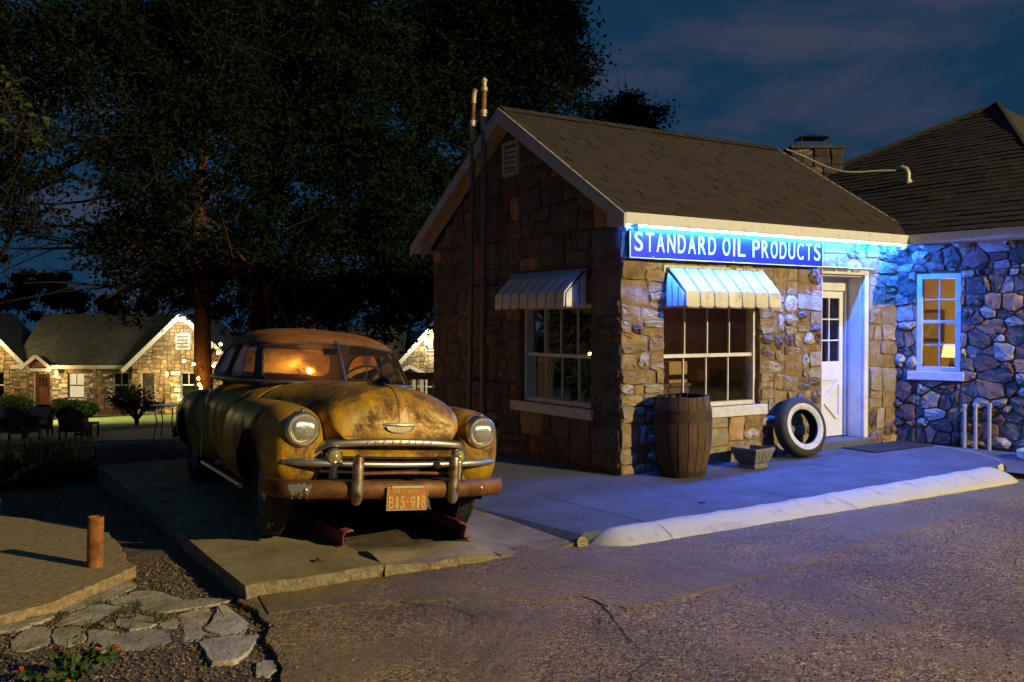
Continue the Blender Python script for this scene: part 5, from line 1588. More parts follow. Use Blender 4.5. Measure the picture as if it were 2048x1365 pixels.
# --- fenders
def fender(keys, nexp, nth=56, n=90):
    f_, wc_, hw_, t_, b_ = [np.array(k) for k in zip(*keys)]
    u = 0.5-0.5*np.cos(np.linspace(0, np.pi, n))
    ff = f_[0]+(f_[-1]-f_[0])*u
    return ff, spl(f_,wc_,ff), spl(f_,hw_,ff), spl(f_,t_,ff), spl(f_,b_,ff)
FK = [(0.10,.74,.135,.90,.34),(0.35,.72,.17,.945,.32),(0.7,.705,.212,.975,.31),(1.1,.70,.232,.985,.31),(1.46,.70,.236,.985,.32),(1.72,.70,.228,.978,.34),(1.84,.695,.212,.968,.37),(1.93,.69,.19,.95,.41),(1.99,.69,.16,.93,.45),(2.022,.69,.125,.90,.50),(2.036,.69,.07,.84,.58)]
RK = [(-2.47,.66,.05,.60,.48),(-2.44,.66,.12,.70,.42),(-2.34,.665,.18,.79,.37),(-2.15,.67,.23,.87,.34),(-1.8,.675,.258,.935,.33),(-1.4,.68,.268,.965,.33),(-1.05,.69,.258,.955,.33),(-0.84,.70,.238,.915,.33),(-0.68,.715,.20,.83,.33),(-0.60,.73,.165,.72,.33),(-0.56,.745,.12,.60,.36)]
for sgn in (-1, 1):
    for nm, keys, ax in (('front_fender', FK, FA), ('rear_fender', RK, RA)):
        ff, wc_, hw_, t_, b_ = fender(keys, 2.6)
        s_ = superloft(ff, hw_, t_, b_, np.full(len(ff), 2.7), 64, cw=wc_*sgn)
        s_, _ = s_.cut(circ(ax, AZ, AR if nm == 'front_fender' else AR-.02))
        fo = s_.build(nm, M['paint'], car, thick=0.010)
        for pts, cl in s_.edges:
            if len(pts) > 14:
                trim('arch_lip', pts, 0.009, M['paint'], fo, closed=cl, every=1)
        if nm == 'rear_fender':
            # bright guard strip on the leading edge
            gp = []
            for k in np.linspace(0, 1, 16):
                f = -0.585 - 0.30*k**1.6
                i_ = float(np.interp(f, ff, hw_)); w_ = float(np.interp(f, ff, wc_)); tt = float(np.interp(f, ff, t_)); bb = float(np.interp(f, ff, b_))
                an = R(8+62*k)
                gp.append((f+.004, sgn*(w_+(i_+.003)*math.cos(an)**(2/2.7)), (tt+bb)/2+(tt-bb)/2*math.sin(an)**(2/2.7)))
            gp = [(-0.60, sgn*0.885, 0.36), (-0.595, sgn*0.89, 0.44)] + gp
            trim('fender_guard', gp, 0.008, M['chrome'], fo)
# rocker sills with a pale strip
for sgn in (-1, 1):
    m_ = MB(); m_.tube([C((-0.62, sgn*0.865, 0.305)), C((1.02, sgn*0.865, 0.305))], 0.022, 8); m_.build('sill_strip', M['chrome'], car, smooth=True)
# underbody
m_ = MB()
for a, b_ in (((-2.3, 0.55), (1.95, 0.52)),):
    z0_, z1_ = 0.26, 0.36
    m_.add([C(p) for p in ((a[0],-a[1],z0_),(a[0],a[1],z0_),(b_[0],b_[1],z0_+.06),(b_[0],-b_[1],z0_+.06),(a[0],-a[1],z1_),(a[0],a[1],z1_),(b_[0],b_[1],z1_+.1),(b_[0],-b_[1],z1_+.1))], [(0,1,2,3),(4,7,6,5),(0,4,5,1),(1,5,6,2),(2,6,7,3),(3,7,4,0)])
m_.build('underbody', M['black_gap'], car)
for ax in (FA, RA):
    m_ = MB(); m_.tube([C((ax,-.70,.30)), C((ax,.70,.30))], 0.035, 10); m_.build('axle', M['black_gap'], car, smooth=True)
    for sgn in (-1, 1):   # wheel houses
        m_ = MB(); m_.grid([[C((ax+(AR+.015)*math.cos(a), sgn*w, AZ+(AR+.015)*math.sin(a))) for w in (.50,.80)] for a in np.linspace(-.15, math.pi+.15, 20)])
        m_.build('wheel_house', M['black_gap'], car)

# --- cabin
zk = [1.075,1.14,1.25,1.36,1.43,1.485,1.53,1.565,1.59,1.602,1.606]
Fk = [0.86,0.815,0.715,0.615,0.545,0.46,0.34,0.16,-0.08,-0.26,-0.36]
Bk = [-2.02,-1.96,-1.82,-1.66,-1.52,-1.37,-1.20,-0.98,-0.70,-0.50,-0.40]
Hk = [0.765,0.75,0.718,0.682,0.650,0.606,0.545,0.455,0.32,0.18,0.06]
tt_ = np.concatenate([np.linspace(1.075,1.43,40), np.linspace(1.437,1.565,22), np.linspace(1.57,1.606,9)])
nth = 200
th = np.linspace(0, 2*np.pi, nth, endpoint=False)
P = []
for z in tt_:
    Fz, Bz, Hz = float(spl(zk,Fk,z)), float(spl(zk,Bk,z)), float(spl(zk,Hk,z))
    f0 = -0.45
    c, s = np.cos(th), np.sin(th)
    nf = 4.2 - 1.6*max(0, (z-1.42)/0.19); nb = 2.7
    ne = np.where(c > 0, nf, nb)
    f = f0 + np.where(c > 0, Fz-f0, f0-Bz)*np.sign(c)*np.abs(c)**(2/ne)
    w = np.sign(s)*np.abs(s)**(2/ne)*Hz
    P.append(np.stack([f, w, np.full(nth, z) + 0.0*th], 1))
n_ = len(tt_)
Vv = np.concatenate(P); F = []
for i in range(n_-1):
    for k in range(nth):
        l = (k+1) % nth
        F.append((i*nth+k, i*nth+l, (i+1)*nth+l, (i+1)*nth+k))
Vv = np.concatenate([Vv, [[-0.38, 0, 1.607]]])
for k in range(nth): F.append(((n_-1)*nth+k, (n_-1)*nth+(k+1) % nth, len(Vv)-1))
cabin = Surf(Vv, F)
def quad_sd(p, a, b, pts, r):
    """rounded convex outline, signed distance (negative inside); pts counter-clockwise in (a, b)"""
    X = np.stack([p[:,a], p[:,b]], 1); d = np.full(len(p), -1e9)
    n = len(pts)
    E_ = []
    for i in range(n):
        q0, q1 = np.array(pts[i]), np.array(pts[(i+1) % n])
        e = q1-q0; nn = np.array([e[1], -e[0]])/np.hypot(*e)
        E_.append((X-q0) @ nn + r)
    E_ = np.stack(E_)
    pos = np.maximum(E_, 0)
    s2 = np.sort(pos, axis=0)[-2:]
    return np.where(E_.max(0) > 0, np.hypot(s2[0], s2[1]), E_.max(0)) - r
WS = [(-0.655,1.125),(0.655,1.125),(0.60,1.405),(0.34,1.462),(0.0,1.474),(-0.34,1.462),(-0.60,1.405)]
ws_fn = lambda p: np.maximum(quad_sd(p, 1, 2, WS, 0.055), 0.14-p[:,0])
cabin, glass_f = cabin.cut(ws_fn)
ws_edge = cabin.edges
BW = [(-0.60,1.15),(0.60,1.15),(0.50,1.43),(-0.50,1.43)]
cabin, glass_b = cabin.cut(lambda p: np.maximum(quad_sd(p, 1, 2, BW, 0.09), p[:,0]+1.0))
bw_edge = cabin.edges
SF = [(-0.27,1.135),(0.505,1.135),(0.265,1.405),(-0.24,1.425)]
SR = [(-1.30,1.135),(-0.355,1.135),(-0.345,1.425),(-0.80,1.40),(-1.08,1.32)]
side_glass = []
sd_edges = []
for sgn in (-1, 1):
    for Q in (SF, SR):
        cabin, g_ = cabin.cut(lambda p, Q=Q, sgn=sgn: np.maximum(quad_sd(p, 0, 2, Q, 0.05), 0.42-sgn*p[:,1]))
        sd_edges.append(cabin.edges); side_glass.append(g_)
# rust-brown roof panel above the drip rail, darker pillars below
pil, roofp = cabin.cut(lambda p: 1.44-p[:,2])
roofp.build('roof_panel', M['roof_rust'], car, thick=0.012)
pil_o = pil.build('pillars', M['brown_pillar'], car, thick=0.014)
drip = [e for e in pil.edges if len(e[0]) > 60]
for pts, cl in drip:
    sel = [p for p in pts]
    trim('drip_rail', sel, 0.010, M['roof_rust'], car, closed=cl)
def shrink(s_, d):
    s_.v = s_.v.copy(); s_.v[:,1] *= (1-d); s_.v[:,0] = -0.45+(s_.v[:,0]+0.45)*(1-d); return s_
gl_l, gl_r = glass_f.cut(lambda p: p[:,1])
shrink(gl_l, .006).build('windshield', M['car_glass'], car); shrink(gl_r, .006).build('windshield', M['car_glass'], car)
shrink(glass_b, .006).build('rear_window', glass_mat('dusty_rear_glass', (0.86,0.82,0.72), dust=0.75, rough=0.05, dustc=(0.70,0.56,0.36)), car)
for g_ in side_glass: shrink(g_, .008).build('side_window', M['car_glass'], car)
for ed in [ws_edge, bw_edge] + sd_edges:
    for pts, cl in ed:
        if len(pts) > 12: trim('window_seal', pts, 0.011 if ed is ws_edge else 0.009, M['rubber_trim'], car, closed=cl)
# division bar and vent-window posts
def on_cabin(w, z):
    Fz, Hz = float(spl(zk,Fk,z)), float(spl(zk,Hk,z)); f0 = -0.45; nf = 4.2 - 1.6*max(0, (z-1.42)/0.19)
    # invert: w = H*|s|^(2/n)  ->  f
    s_ = min(1, abs(w)/Hz)**(nf/2); c_ = math.sqrt(max(0, 1-s_*s_))
    return f0+(Fz-f0)*c_**(2/nf)
trim('windshield_divider', [(on_cabin(0,z)+.004, 0, z) for z in np.linspace(1.12,1.478,10)], 0.014, M['chrome'], car, seg=8)
for sgn in (-1, 1):
    trim('vent_post', [(0.16,sgn*0.742,1.135),(0.11,sgn*0.700,1.27),(0.06,sgn*0.655,1.415)], 0.009, M['chrome'], car)
    trim('door_frame', [(-0.315,sgn*0.748,1.12),(-0.305,sgn*0.712,1.27),(-0.295,sgn*0.655,1.43)], 0.016, M['brown_pillar'], car, seg=8)
# belt moulding all round
bm_ = []
for a in np.linspace(-2.6, 2.6, 120):
    c, s = math.cos(a), math.sin(a); Fz, Bz, Hz = 0.875, -2.0, 0.775
    ne = 4.2 if c > 0 else 2.7
    bm_.append((-0.45+((Fz+.45) if c > 0 else (-.45-Bz))*math.copysign(abs(c)**(2/ne), c), math.copysign(abs(s)**(2/ne), s)*Hz, 1.103+0.018*max(0, c)))
trim('belt_moulding', bm_, 0.011, M['chrome'], car, seg=8)
# wipers
for w0, w1 in ((-0.08,-0.42),(0.08,0.42)):
    trim('wiper', [(on_cabin(w0,1.14)+.03, w0, 1.135), (on_cabin((w0+w1)/2,1.16)+.03, (w0+w1)/2, 1.150), (on_cabin(w1,1.17)+.02, w1, 1.165)], 0.006, M['rubber_trim'], car)
# hood ornament
m_ = MB(); m_.tube([C((1.52,0,1.160)), C((1.62,0,1.178)), C((1.74,0,1.190)), C((1.84,0,1.176)), C((1.88,0,1.160))], [.006,.020,.026,.018,.006], 8); m_.build('hood_ornament', M['dark_metal'], car, smooth=True)

# --- inside
def seat_bench(f, z):
    m_ = MB(); P = []
    for k in range(9):
        t = k/8; a = math.pi*t
        P.append([C((f+0.09*math.cos(a)-0.10*0, w, z)) for w in (-.6,.6)])
    b_ = MB(); b_.obox(Matrix.Translation(C((f, 0, z-.30))) @ Matrix.Rotation(R(-10), 4, 'X'), 1.18, 0.16, 0.62)
    o = b_.build('seat_back', M['seat'], car, bevel=0.06, seg=4)
    c_ = MB(); c_.obox(Matrix.Translation(C((f+.30, 0, z-.55))), 1.18, 0.5, 0.2); c_.build('seat_cushion', M['seat'], car, bevel=0.05, seg=3)
seat_bench(-0.45, 1.10); seat_bench(-1.30, 1.08)
m_ = MB(); m_.obox(Matrix.Translation(C((0.60, 0, 1.02))), 1.20, 0.22, 0.16); m_.build('dashboard', M['brown_pillar'], car, bevel=0.05, seg=3)
Msw = Matrix.Translation(C((0.28, 0.34, 1.10))) @ Matrix.Rotation(R(-58), 4, 'X')
m_ = MB(); m_.tube([Msw @ Vector((0.215*math.cos(a), 0.215*math.sin(a), 0)) for a in np.linspace(0, math.tau, 32, endpoint=False)], 0.011, 8, closed=True); so_ = m_.build('steering_wheel', M['rubber_trim'], car, smooth=True)
for a in (0.3, 2.84, 4.71):
    m_ = MB(); m_.tube([Msw @ Vector((0,0,-.02)), Msw @ Vector((0.21*math.cos(a), 0.21*math.sin(a), 0))], 0.007, 6); m_.build('spoke', M['chrome'], so_, smooth=True)
m_ = MB(); m_.tube([Msw @ Vector((0,0,0.0)), Msw @ Vector((0,0,-.45))], 0.018, 8); m_.build('steering_column', M['rubber_trim'], car, smooth=True)
m_ = MB(); m_.obox(Matrix.Translation(C((0.40, 0.0, 1.39))), 0.17, 0.02, 0.055); m_.build('rear_view_mirror', M['brown_pillar'], car, bevel=0.015, seg=3)
m_ = MB(); m_.obox(Matrix.Translation(C((0.30, 0.36, 1.425))) @ Matrix.Rotation(R(25), 4, 'X'), 0.34, 0.012, 0.11); m_.build('sun_visor', pmat('visor_card', [(0.36,0.30,0.2),(0.46,0.4,0.28)], 8, 0.9), car, bevel=0.004)

# --- front end: grille, lamps, bumper
def lens_mat():
    m, n, l, p = new_mat('fluted_lamp_lens')
    t = n.new('ShaderNodeTexCoord')
    w_ = N(n, 'ShaderNodeTexWave', Scale=26.0, Distortion=0.6); w_.bands_direction = 'X'; l.new(t.outputs['Object'], w_.inputs['Vector'])
    nz = N(n, 'ShaderNodeTexNoise', Scale=30, Detail=4); l.new(t.outputs['Object'], nz.inputs['Vector'])
    ad = N(n, 'ShaderNodeMath', operation='ADD'); l.new(w_.outputs['Fac'], ad.inputs[0]); l.new(nz.outputs['Fac'], ad.inputs[1])
    bp = N(n, 'ShaderNodeBump', Strength=0.45, Distance=0.005); l.new(ad.outputs[0], bp.inputs['Height']); l.new(bp.outputs['Normal'], p.inputs['Normal'])
    p.inputs['Base Color'].default_value = (0.86, 0.83, 0.74, 1)
    p.inputs['Metallic'].default_value = 0.8
    p.inputs['Roughness'].default_value = 0.2
    p.inputs['Coat Weight'].default_value = 1.0
    return m
M['lens'] = lens_mat()
for sgn in (-1, 1):
    hl = empty('headlight', C((2.045, sgn*0.69, 0.823)), (R(90), 0, 0), parent=car)
    m_ = MB(); m_.lathe([(.122,-.13),(.124,-.03),(.123,0.0),(.116,.016),(.105,.022),(.099,.014),(.096,.004)], 40); m_.build('bezel', M['chrome'], hl, smooth=True)
    m_ = MB(); m_.lathe([(.100,.010),(.094,.013),(.092,.006)], 40); m_.build('retaining_ring', M['brass'], hl, smooth=True)
    m_ = MB(); m_.lathe([(0.0,.040),(.03,.038),(.06,.030),(.085,.016),(.097,.002)], 36); m_.build('lens', M['lens'], hl, smooth=True)
    m_ = MB(); m_.lathe([(0,.006),(.012,.004),(.016,-.004),(.008,-.012)], 12, Matrix.Translation((0, .134, -.02)) @ Matrix.Rotation(R(-40), 4, 'X')); m_.build('bezel_screw', M['chrome'], hl, smooth=True)
# dark mouth behind the bars and the pale painted panels beside it
m_ = MB()
gp = [(-0.80,0.60),(-0.60,0.66),(-0.50,0.735),(0.50,0.735),(0.60,0.66),(0.80,0.60),(0.80,0.43),(-0.80,0.43)]
m_.add([C((1.90 if abs(w) < .7 else 1.86, w, z)) for w, z in gp], [tuple(range(8))]); m_.build('radiator_cover', M['black_gap'], car)
for sgn in (-1, 1):
    m_ = MB()
    m_.add([C((1.93,sgn*0.84,0.60)),C((2.0,sgn*0.60,0.60)),C((2.0,sgn*0.56,0.43)),C((1.93,sgn*0.82,0.40))], [(0,1,2,3)])
    m_.build('valance_panel', M['paint'], car, smooth=True)
# painted cross panel between upper and middle bars
m_ = MB(); rows = []
for w in np.linspace(-0.47, 0.47, 25):
    k = 1-(w/0.62)**2
    rows.append([C((2.03+0.07*k, w, 0.690)), C((2.075+0.07*k, w, 0.672)), C((2.085+0.07*k, w, 0.650)), C((2.05+0.07*k, w, 0.628))])
m_.grid(rows); m_.build('grille_panel', M['paint'], car, smooth=True, angle=70)
# upper bar: broad arched moulding drooping at the ends
def moulding(name, path, prof, mat):
    """sweep a (forward, up) profile along points (w, f, z)"""
    m_ = MB(); rows = []
    for (w, f, z, sc) in path: rows.append([C((f+df*sc, w, z+dz*sc)) for df, dz in prof])
    m_.grid(rows)
    n = len(prof)
    m_.add(rows[0], [tuple(range(n))]); m_.add(rows[-1], [tuple(range(n-1,-1,-1))])
    return m_.build(name, mat, car, smooth=True, angle=50)
prof = [(-.03,.028),(.0,.030),(.022,.020),(.030,.0),(.024,-.020),(.0,-.030),(-.03,-.028)]
path = []
for w in np.linspace(-0.615, 0.615, 49):
    k = abs(w)/0.615
    z = 0.752 - 0.035*k**2 - 0.075*max(0, (k-.80)/.20)**1.6
    path.append((w, 2.125-0.10*k**2-0.03*max(0,(k-.8)/.2), z, 1.0-0.25*max(0,(k-.85)/.15)))
gb = moulding('grille_bar', path, prof, M['chrome'])
# raised letters on the upper bar
for i, c in enumerate('CHEVROLET'):
    w = -0.24+0.06*i; k = abs(w)/.615
    Mt = Matrix.Translation(C((2.1565-0.10*k**2, w, 0.752-0.035*k**2))) @ Matrix.Rotation(R(90), 4, 'X')
    text_obj('letter', c, M['chrome'], gb, 0.020, 0.022, 0.004, Mt, offset=0.01)
# middle bar right across to the fender edges
prof2 = [(-.02,.020),(.004,.024),(.022,.014),(.028,-.002),(.020,-.018),(.0,-.022),(-.02,-.020)]
path = []
for w in np.linspace(-0.82, 0.82, 61):
    k = abs(w)/0.82
    path.append((w, 2.145-0.135*k**2.4, 0.592+0.008*k, 1.0 if k < .55 else 1.0+0.25*math.sin(min(1,(k-.55)/.4)*math.pi)-0.3*max(0,(k-.93)/.07)))
moulding('grille_bar', path, prof2, M['chrome'])
for sgn in (-1, 1):
    m_ = MB(); m_.tube([C((1.985,sgn*0.745,0.58)), C((1.985,sgn*0.75,0.47))], 0.016, 8); m_.build('grille_post', M['chrome'], car, smooth=True)
    # parking lamp with ribbed post below
    pk = empty('parking_lamp', C((2.13, sgn*0.475, 0.648)), (R(90), 0, 0), parent=car)
    m_ = MB(); m_.lathe([(.035,-.09),(.050,-.06),(.056,-.02),(.056,.006),(.048,.014),(.042,.008)], 24); m_.build('bezel', M['chrome'], pk, smooth=True)
    m_ = MB(); m_.lathe([(0,.026),(.02,.022),(.042,.006)], 20); m_.build('lens', pmat('amber_glass_lens', [(0.42,0.33,0.14),(0.55,0.45,0.22)], 12, 0.15, metal=0.3), pk, smooth=True)
    pr_ = []
    for k in range(13): pr_.append((0.027+0.006*(k % 2), 0.47+0.145*k/12))
    m_ = MB(); m_.lathe(pr_, 16, Matrix.Translation(C((2.115, sgn*0.475, 0)))); m_.build('ribbed_post', M['chrome'], car, smooth=True, angle=70)
# rusty tie rod between the guards
m_ = MB(); m_.tube([C((2.20,-.36,.532)), C((2.23,-.18,.541)), C((2.235,0,.544)), C((2.23,.18,.541)), C((2.20,.36,.532))], 0.011, 8); m_.build('tie_bar', M['rust'], car, smooth=True)
# bumper: curved face bar
bp_ = [(-.055,-.062),(-.02,-.064),(.006,-.048),(.020,-.020),(.022,.012),(.012,.044),(-.01,.060),(-.055,.060)]
path = []
for w in np.linspace(-0.925, 0.925, 61):
    k = abs(w)/0.925
    path.append((w, 2.285-0.20*k**2.4-0.16*max(0,(k-.88)/.12)**2, 0.428, 1.0-0.28*max(0,(k-.93)/.07)**2))
bmp = moulding('bumper', path, bp_, M['bumper'])
M['chrome_flake'] = pmat('bare_chrome_patch', [(0.5,0.48,0.42),(0.66,0.64,0.58)], 20, 0.35, metal=0.8)
# flaked patch of old plating on the end
fl = MB(); rows = []
for i, w in enumerate(np.linspace(-0.80, -0.655, 12)):
    k = abs(w)/0.925; f = 2.285-0.20*k**2.4
    lo_, hi_ = -.045+0.03*math.sin(i*1.7), .040-0.012*math.sin(i*2.3)
    if i in (0, 11): lo_ = 0.01
    rows.append([C((f+float(np.interp(h, [-.062,-.048,-.020,.012,.044,.060], [-.02,.006,.020,.022,.012,-.01]))+.0016, w, 0.428+h)) for h in np.linspace(lo_, hi_, 7)])
fl.grid(rows); fl.build('plating_patch', M['chrome_flake'], bmp, smooth=True)
for w in (-0.69, 0.62):
    k = abs(w)/0.925
    m_ = MB(); m_.lathe([(0,.014),(.010,.010),(.014,.0)], 12, Matrix.Translation(C((2.285-0.20*k**2.4+.022, w, .428))) @ Matrix.Rotation(R(90), 4, 'X')); m_.build('bumper_bolt', M['chrome'], bmp, smooth=True)
for sgn in (-1, 1):
    w = sgn*0.36
    m_ = MB()
    zz = [0.345,0.37,0.45,0.55,0.62,0.655,0.672,0.678]; rr_ = [.030,.040,.042,.040,.040,.034,.020,.004]
    m_.tube([C((2.285 + (0.012 if 0.36 < z < .66 else 0), w, z)) for z in zz], rr_, 14); m_.build('bumper_guard', M['old_chrome'], bmp, smooth=True)
# rear bumper, tail lamp
path = []
for w in np.linspace(-0.90, 0.90, 31):
    k = abs(w)/0.90
    path.append((w, -(2.60-0.20*k**2.4-0.14*max(0,(k-.86)/.14)**2), 0.46, 1.0))
m_ = MB(); rows = [[C((f-df, w, z+dz)) for df, dz in bp_] for (w, f, z, sc) in path]; m_.grid(rows); m_.build('bumper', M['bumper'], car, smooth=True)
for sgn in (-1, 1):
    m_ = MB(); m_.lathe([(0,.03),(.025,.024),(.034,.006),(.036,-.05)], 16, Matrix.Translation(C((-2.40, sgn*0.73, 0.74))) @ Matrix.Rotation(R(-90), 4, 'X')); m_.build('tail_lamp', pmat('red_lens', [(0.25,0.02,0.01),(0.35,0.03,0.02)], 10, 0.25), car, smooth=True)
# emblem: winged bar and half-moon badge on the nose
m_ = MB(); m_.tube([C((2.098-0.17*(w/.2)**2*.25, w, 0.870)) for w in np.linspace(-.195,.195,15)], [.004,.008,.011,.012,.013,.014,.015,.016,.015,.014,.013,.012,.011,.008,.004], 8); em = m_.build('emblem', M['chrome'], car, smooth=True)
m_ = MB(); pts = [(w, 0.858-0.040*math.sqrt(max(0, 1-(w/.105)**2))) for w in np.linspace(-.105,.105,17)]
top_ = [C((2.108, w, 0.861)) for w, z in pts]; bot_ = [C((2.110, w, z)) for w, z in pts]; m_.grid([top_, bot_]); m_.build('badge', M['brass'], em, smooth=True)
m_ = MB(); m_.tube(bot_, 0.005, 6); m_.build('badge_rim', M['chrome'], em, smooth=True)
# number plate
pl = empty('number_plate', C((2.318, 0.0, 0.372)), (0, 0, 0), parent=car)
M['plate'] = pmat('rusty_orange_plate', [(0.30,0.10,0.015),(0.44,0.165,0.02),(0.52,0.22,0.035)], 14, 0.6, bump=0.3, bscale=60)
M['plate_ink'] = pmat('plate_figures', [(0.55,0.36,0.12),(0.70,0.48,0.18)], 20, 0.5)
m_ = MB(); m_.box(-.152,.152,-.004,.004,-.078,.086); m_.build('plate', M['plate'], pl, bevel=0.003)
for (a, b_, c, d) in ((-.150,.150,-.077,-.072),(-.150,.150,.081,.086),(-.151,-.147,-.071,.080),(.147,.151,-.071,.080)):
    m_ = MB(); m_.box(a, b_, -.0085, -.0042, c, d); m_.build('plate_rim', M['plate_ink'], pl)
x = -.135
for c, wd in (('B',.036),('1',.018),('5',.036),('-',.014),('9',.036),('1',.018),('8',.036)):
    Mt = Matrix.Translation((x+wd/2, -.0045, -.022)) @ Matrix.Rotation(R(90), 4, 'X')
    text_obj('figure', c, M['plate_ink'], pl, wd, .082 if c != '-' else .008, .003, Mt, offset=0.004)
    x += wd + .0135
Mt = Matrix.Translation((-.01, -.0045, .055)) @ Matrix.Rotation(R(90), 4, 'X')
text_obj('plate_caption', 'FEB 1  42MO', M['plate_ink'], pl, .20, .020, .002, Mt)
m_ = MB(); m_.box(-.12,.12,-.012,.02,.074,.092); m_.build('plate_bracket', M['brass'], pl, bevel=0.002)

# --- wheels
def wheel(loc, sgn, steer=0.0):
    wl_ = empty('wheel', C(loc), (0, 0, steer), parent=car)
    Mw = Matrix.Rotation(R(90*sgn), 4, 'Y')
    RT_ = 0.350
    prof = [(.205,-.055),(.225,-.075),(.275,-.088),(.315,-.084),(.335,-.072),(.344,-.066),
            (.349,-.060),(.350,-.040),(.341,-.039),(.341,-.034),(.350,-.033),(.351,-.013),(.341,-.012),(.341,-.007),(.350,-.006),(.350,.006),(.341,.007),(.341,.012),(.351,.013),(.350,.033),(.341,.034),(.341,.039),(.350,.040),(.349,.060),
            (.344,.066),(.335,.072),(.315,.084),(.275,.088),(.225,.075),(.205,.055)]
    m_ = MB(); m_.lathe(prof, 56, Mw); ty = m_.build('tyre', M['tread'], wl_, smooth=True, angle=30)
    # cross cuts in the tread
    m_ = MB()
    for k in range(56):
        a = math.tau*k/56
        for zc in (-.05,-.023,0,.023,.05):
            m_.obox(Mw @ Matrix.Rotation(a+zc*.8, 4, 'Z') @ Matrix.Translation((.3475,0,zc)), .0085, .024, .0175)
    m_.build('tread_block', M['tread'], ty)
    m_ = MB(); m_.lathe([(.208,.050),(.200,.062),(.185,.058),(.175,.030),(.12,.022),(.11,.040),(.075,.062),(.03,.070),(0,.071)], 36, Mw); m_.build('rim', M['rim_paint'], wl_, smooth=True, angle=40)
    m_ = MB(); m_.lathe([(.115,.040),(.10,.066),(.06,.082),(0,.088)], 28, Mw); m_.build('hub_cap', M['chrome'], wl_, smooth=True)
    return wl_
for sgn in (-1, 1):
    wheel((FA, sgn*0.735, 0.350), sgn, R(-3)); wheel((RA, sgn*0.735, 0.350), sgn)

# ================================================================ red steel rails of the pit under the car
M['red_steel'] = pmat('red_oxide_steel', [(0.13,0.025,0.022),(0.24,0.05,0.042),(0.30,0.10,0.06)], 12, 0.65, bump=0.4, bscale=70)
for x, lbl, sg_ in ((-3.60, 'red steel pit rail under the car, on the mulch bed side', -1), (-2.62, 'red steel pit rail under the car, on the stone station side', 1)):
    t = thing('pit_rail', lbl, 'rail', (x, 0.6, slab_z(x)-.004), group='red steel rails along the service pit')
    m_ = MB(); L0, L1 = -1.93, 2.4
    # angle section: upright flange with turned-over top, flared at the front end
    P = []
    for y in (L0, L0+.05, L0+.14, L0+.3, 0.0, L1):
        fl_ = max(0, 1-(y-L0)/.16)
        P.append([(-.055*sg_*-1, y, .0), (-.05*sg_*-1*.2, y, .005), (0, y, .015), (.010*sg_, y-.02*fl_, .085), (.012*sg_-.02*sg_*fl_, y-.035*fl_, .115), (-.030*sg_-.03*sg_*fl_, y-.05*fl_, .128)])
    m_.grid(P)
    o = m_.build('rail_flange', M['red_steel'], t, smooth=True, angle=30)
    s_ = o.modifiers.new('plate', 'SOLIDIFY'); s_.thickness = 0.010
    for yy in (-0.9, 0.3, 1.5):
        m_ = MB(); m_.box(-.03*sg_ - (.0 if sg_ > 0 else .0), .0, yy, yy+.01, .0, .11) if sg_ > 0 else m_.box(0, .03, yy, yy+.01, 0, .11); m_.build('gusset', M['red_steel'], t)

# ================================================================ barrel
M['stave'] = pmat('barrel_oak', [(0.035,0.020,0.011),(0.085,0.045,0.020),(0.13,0.072,0.030)], 4, 0.75, bump=0.4, bscale=16, stretch=(9,9,1.0), rnd=0.22)
M['hoop'] = pmat('barrel_hoop', [(0.035,0.022,0.014),(0.07,0.042,0.024)], 10, 0.7, metal=0.3, bump=0.2)
br = thing('oak_barrel', 'weathered brown oak barrel standing before the front window', 'barrel', (0.555, -0.335, slab_z(0.555)), (R(0.5), R(-0.6), 0.3))
BH = 0.83
bz = np.linspace(0, BH, 13)
brad = lambda z: 0.212 + 0.068*math.sin(math.pi*min(1, (z/BH*0.86+0.04)))**0.9 + 0.030*(z/BH)
NS = 18
for k in range(NS):
    a0, a1 = math.tau*k/NS+.008, math.tau*(k+1)/NS-.008
    m_ = MB(); P = []
    off = random.uniform(-.003,.003)
    top = random.uniform(-.006,.006)
    for z in bz:
        r_ = brad(z)+off
        zz = z + (top if z > BH-.01 else 0)
        row = [((r_-.022)*math.cos(a0),(r_-.022)*math.sin(a0),zz)]
        for t in (0, .06, .5, .94, 1):
            a = a0+(a1-a0)*t; q = r_ - (.004 if t in (0, 1) else 0)
            row.append((q*math.cos(a), q*math.sin(a), zz))
        row.append(((r_-.022)*math.cos(a1),(r_-.022)*math.sin(a1),zz))
        P.append(row)
    m_.grid(P)
    for row, rv_ in ((P[0], 1), (P[-1], 0)): m_.add(row, [tuple(range(7))[::-1] if rv_ == 0 else tuple(range(7))])
    m_.build('stave', M['stave'], br, smooth=True, angle=35)
for z0_, z1_ in ((0.015,0.075),(0.585,0.665),(0.675,0.70)):
    m_ = MB(); m_.lathe([(brad(z0_)-.002,z0_),(brad(z0_)+.006,z0_),(brad(z1_)+.006,z1_),(brad(z1_)-.002,z1_)], 48); m_.build('hoop', M['hoop'], br, smooth=True, angle=40)
m_ = MB(); m_.lathe([(0,BH-.06),(brad(BH)-.02,BH-.06)], 30); m_.build('barrel_head', M['black_gap'], br)

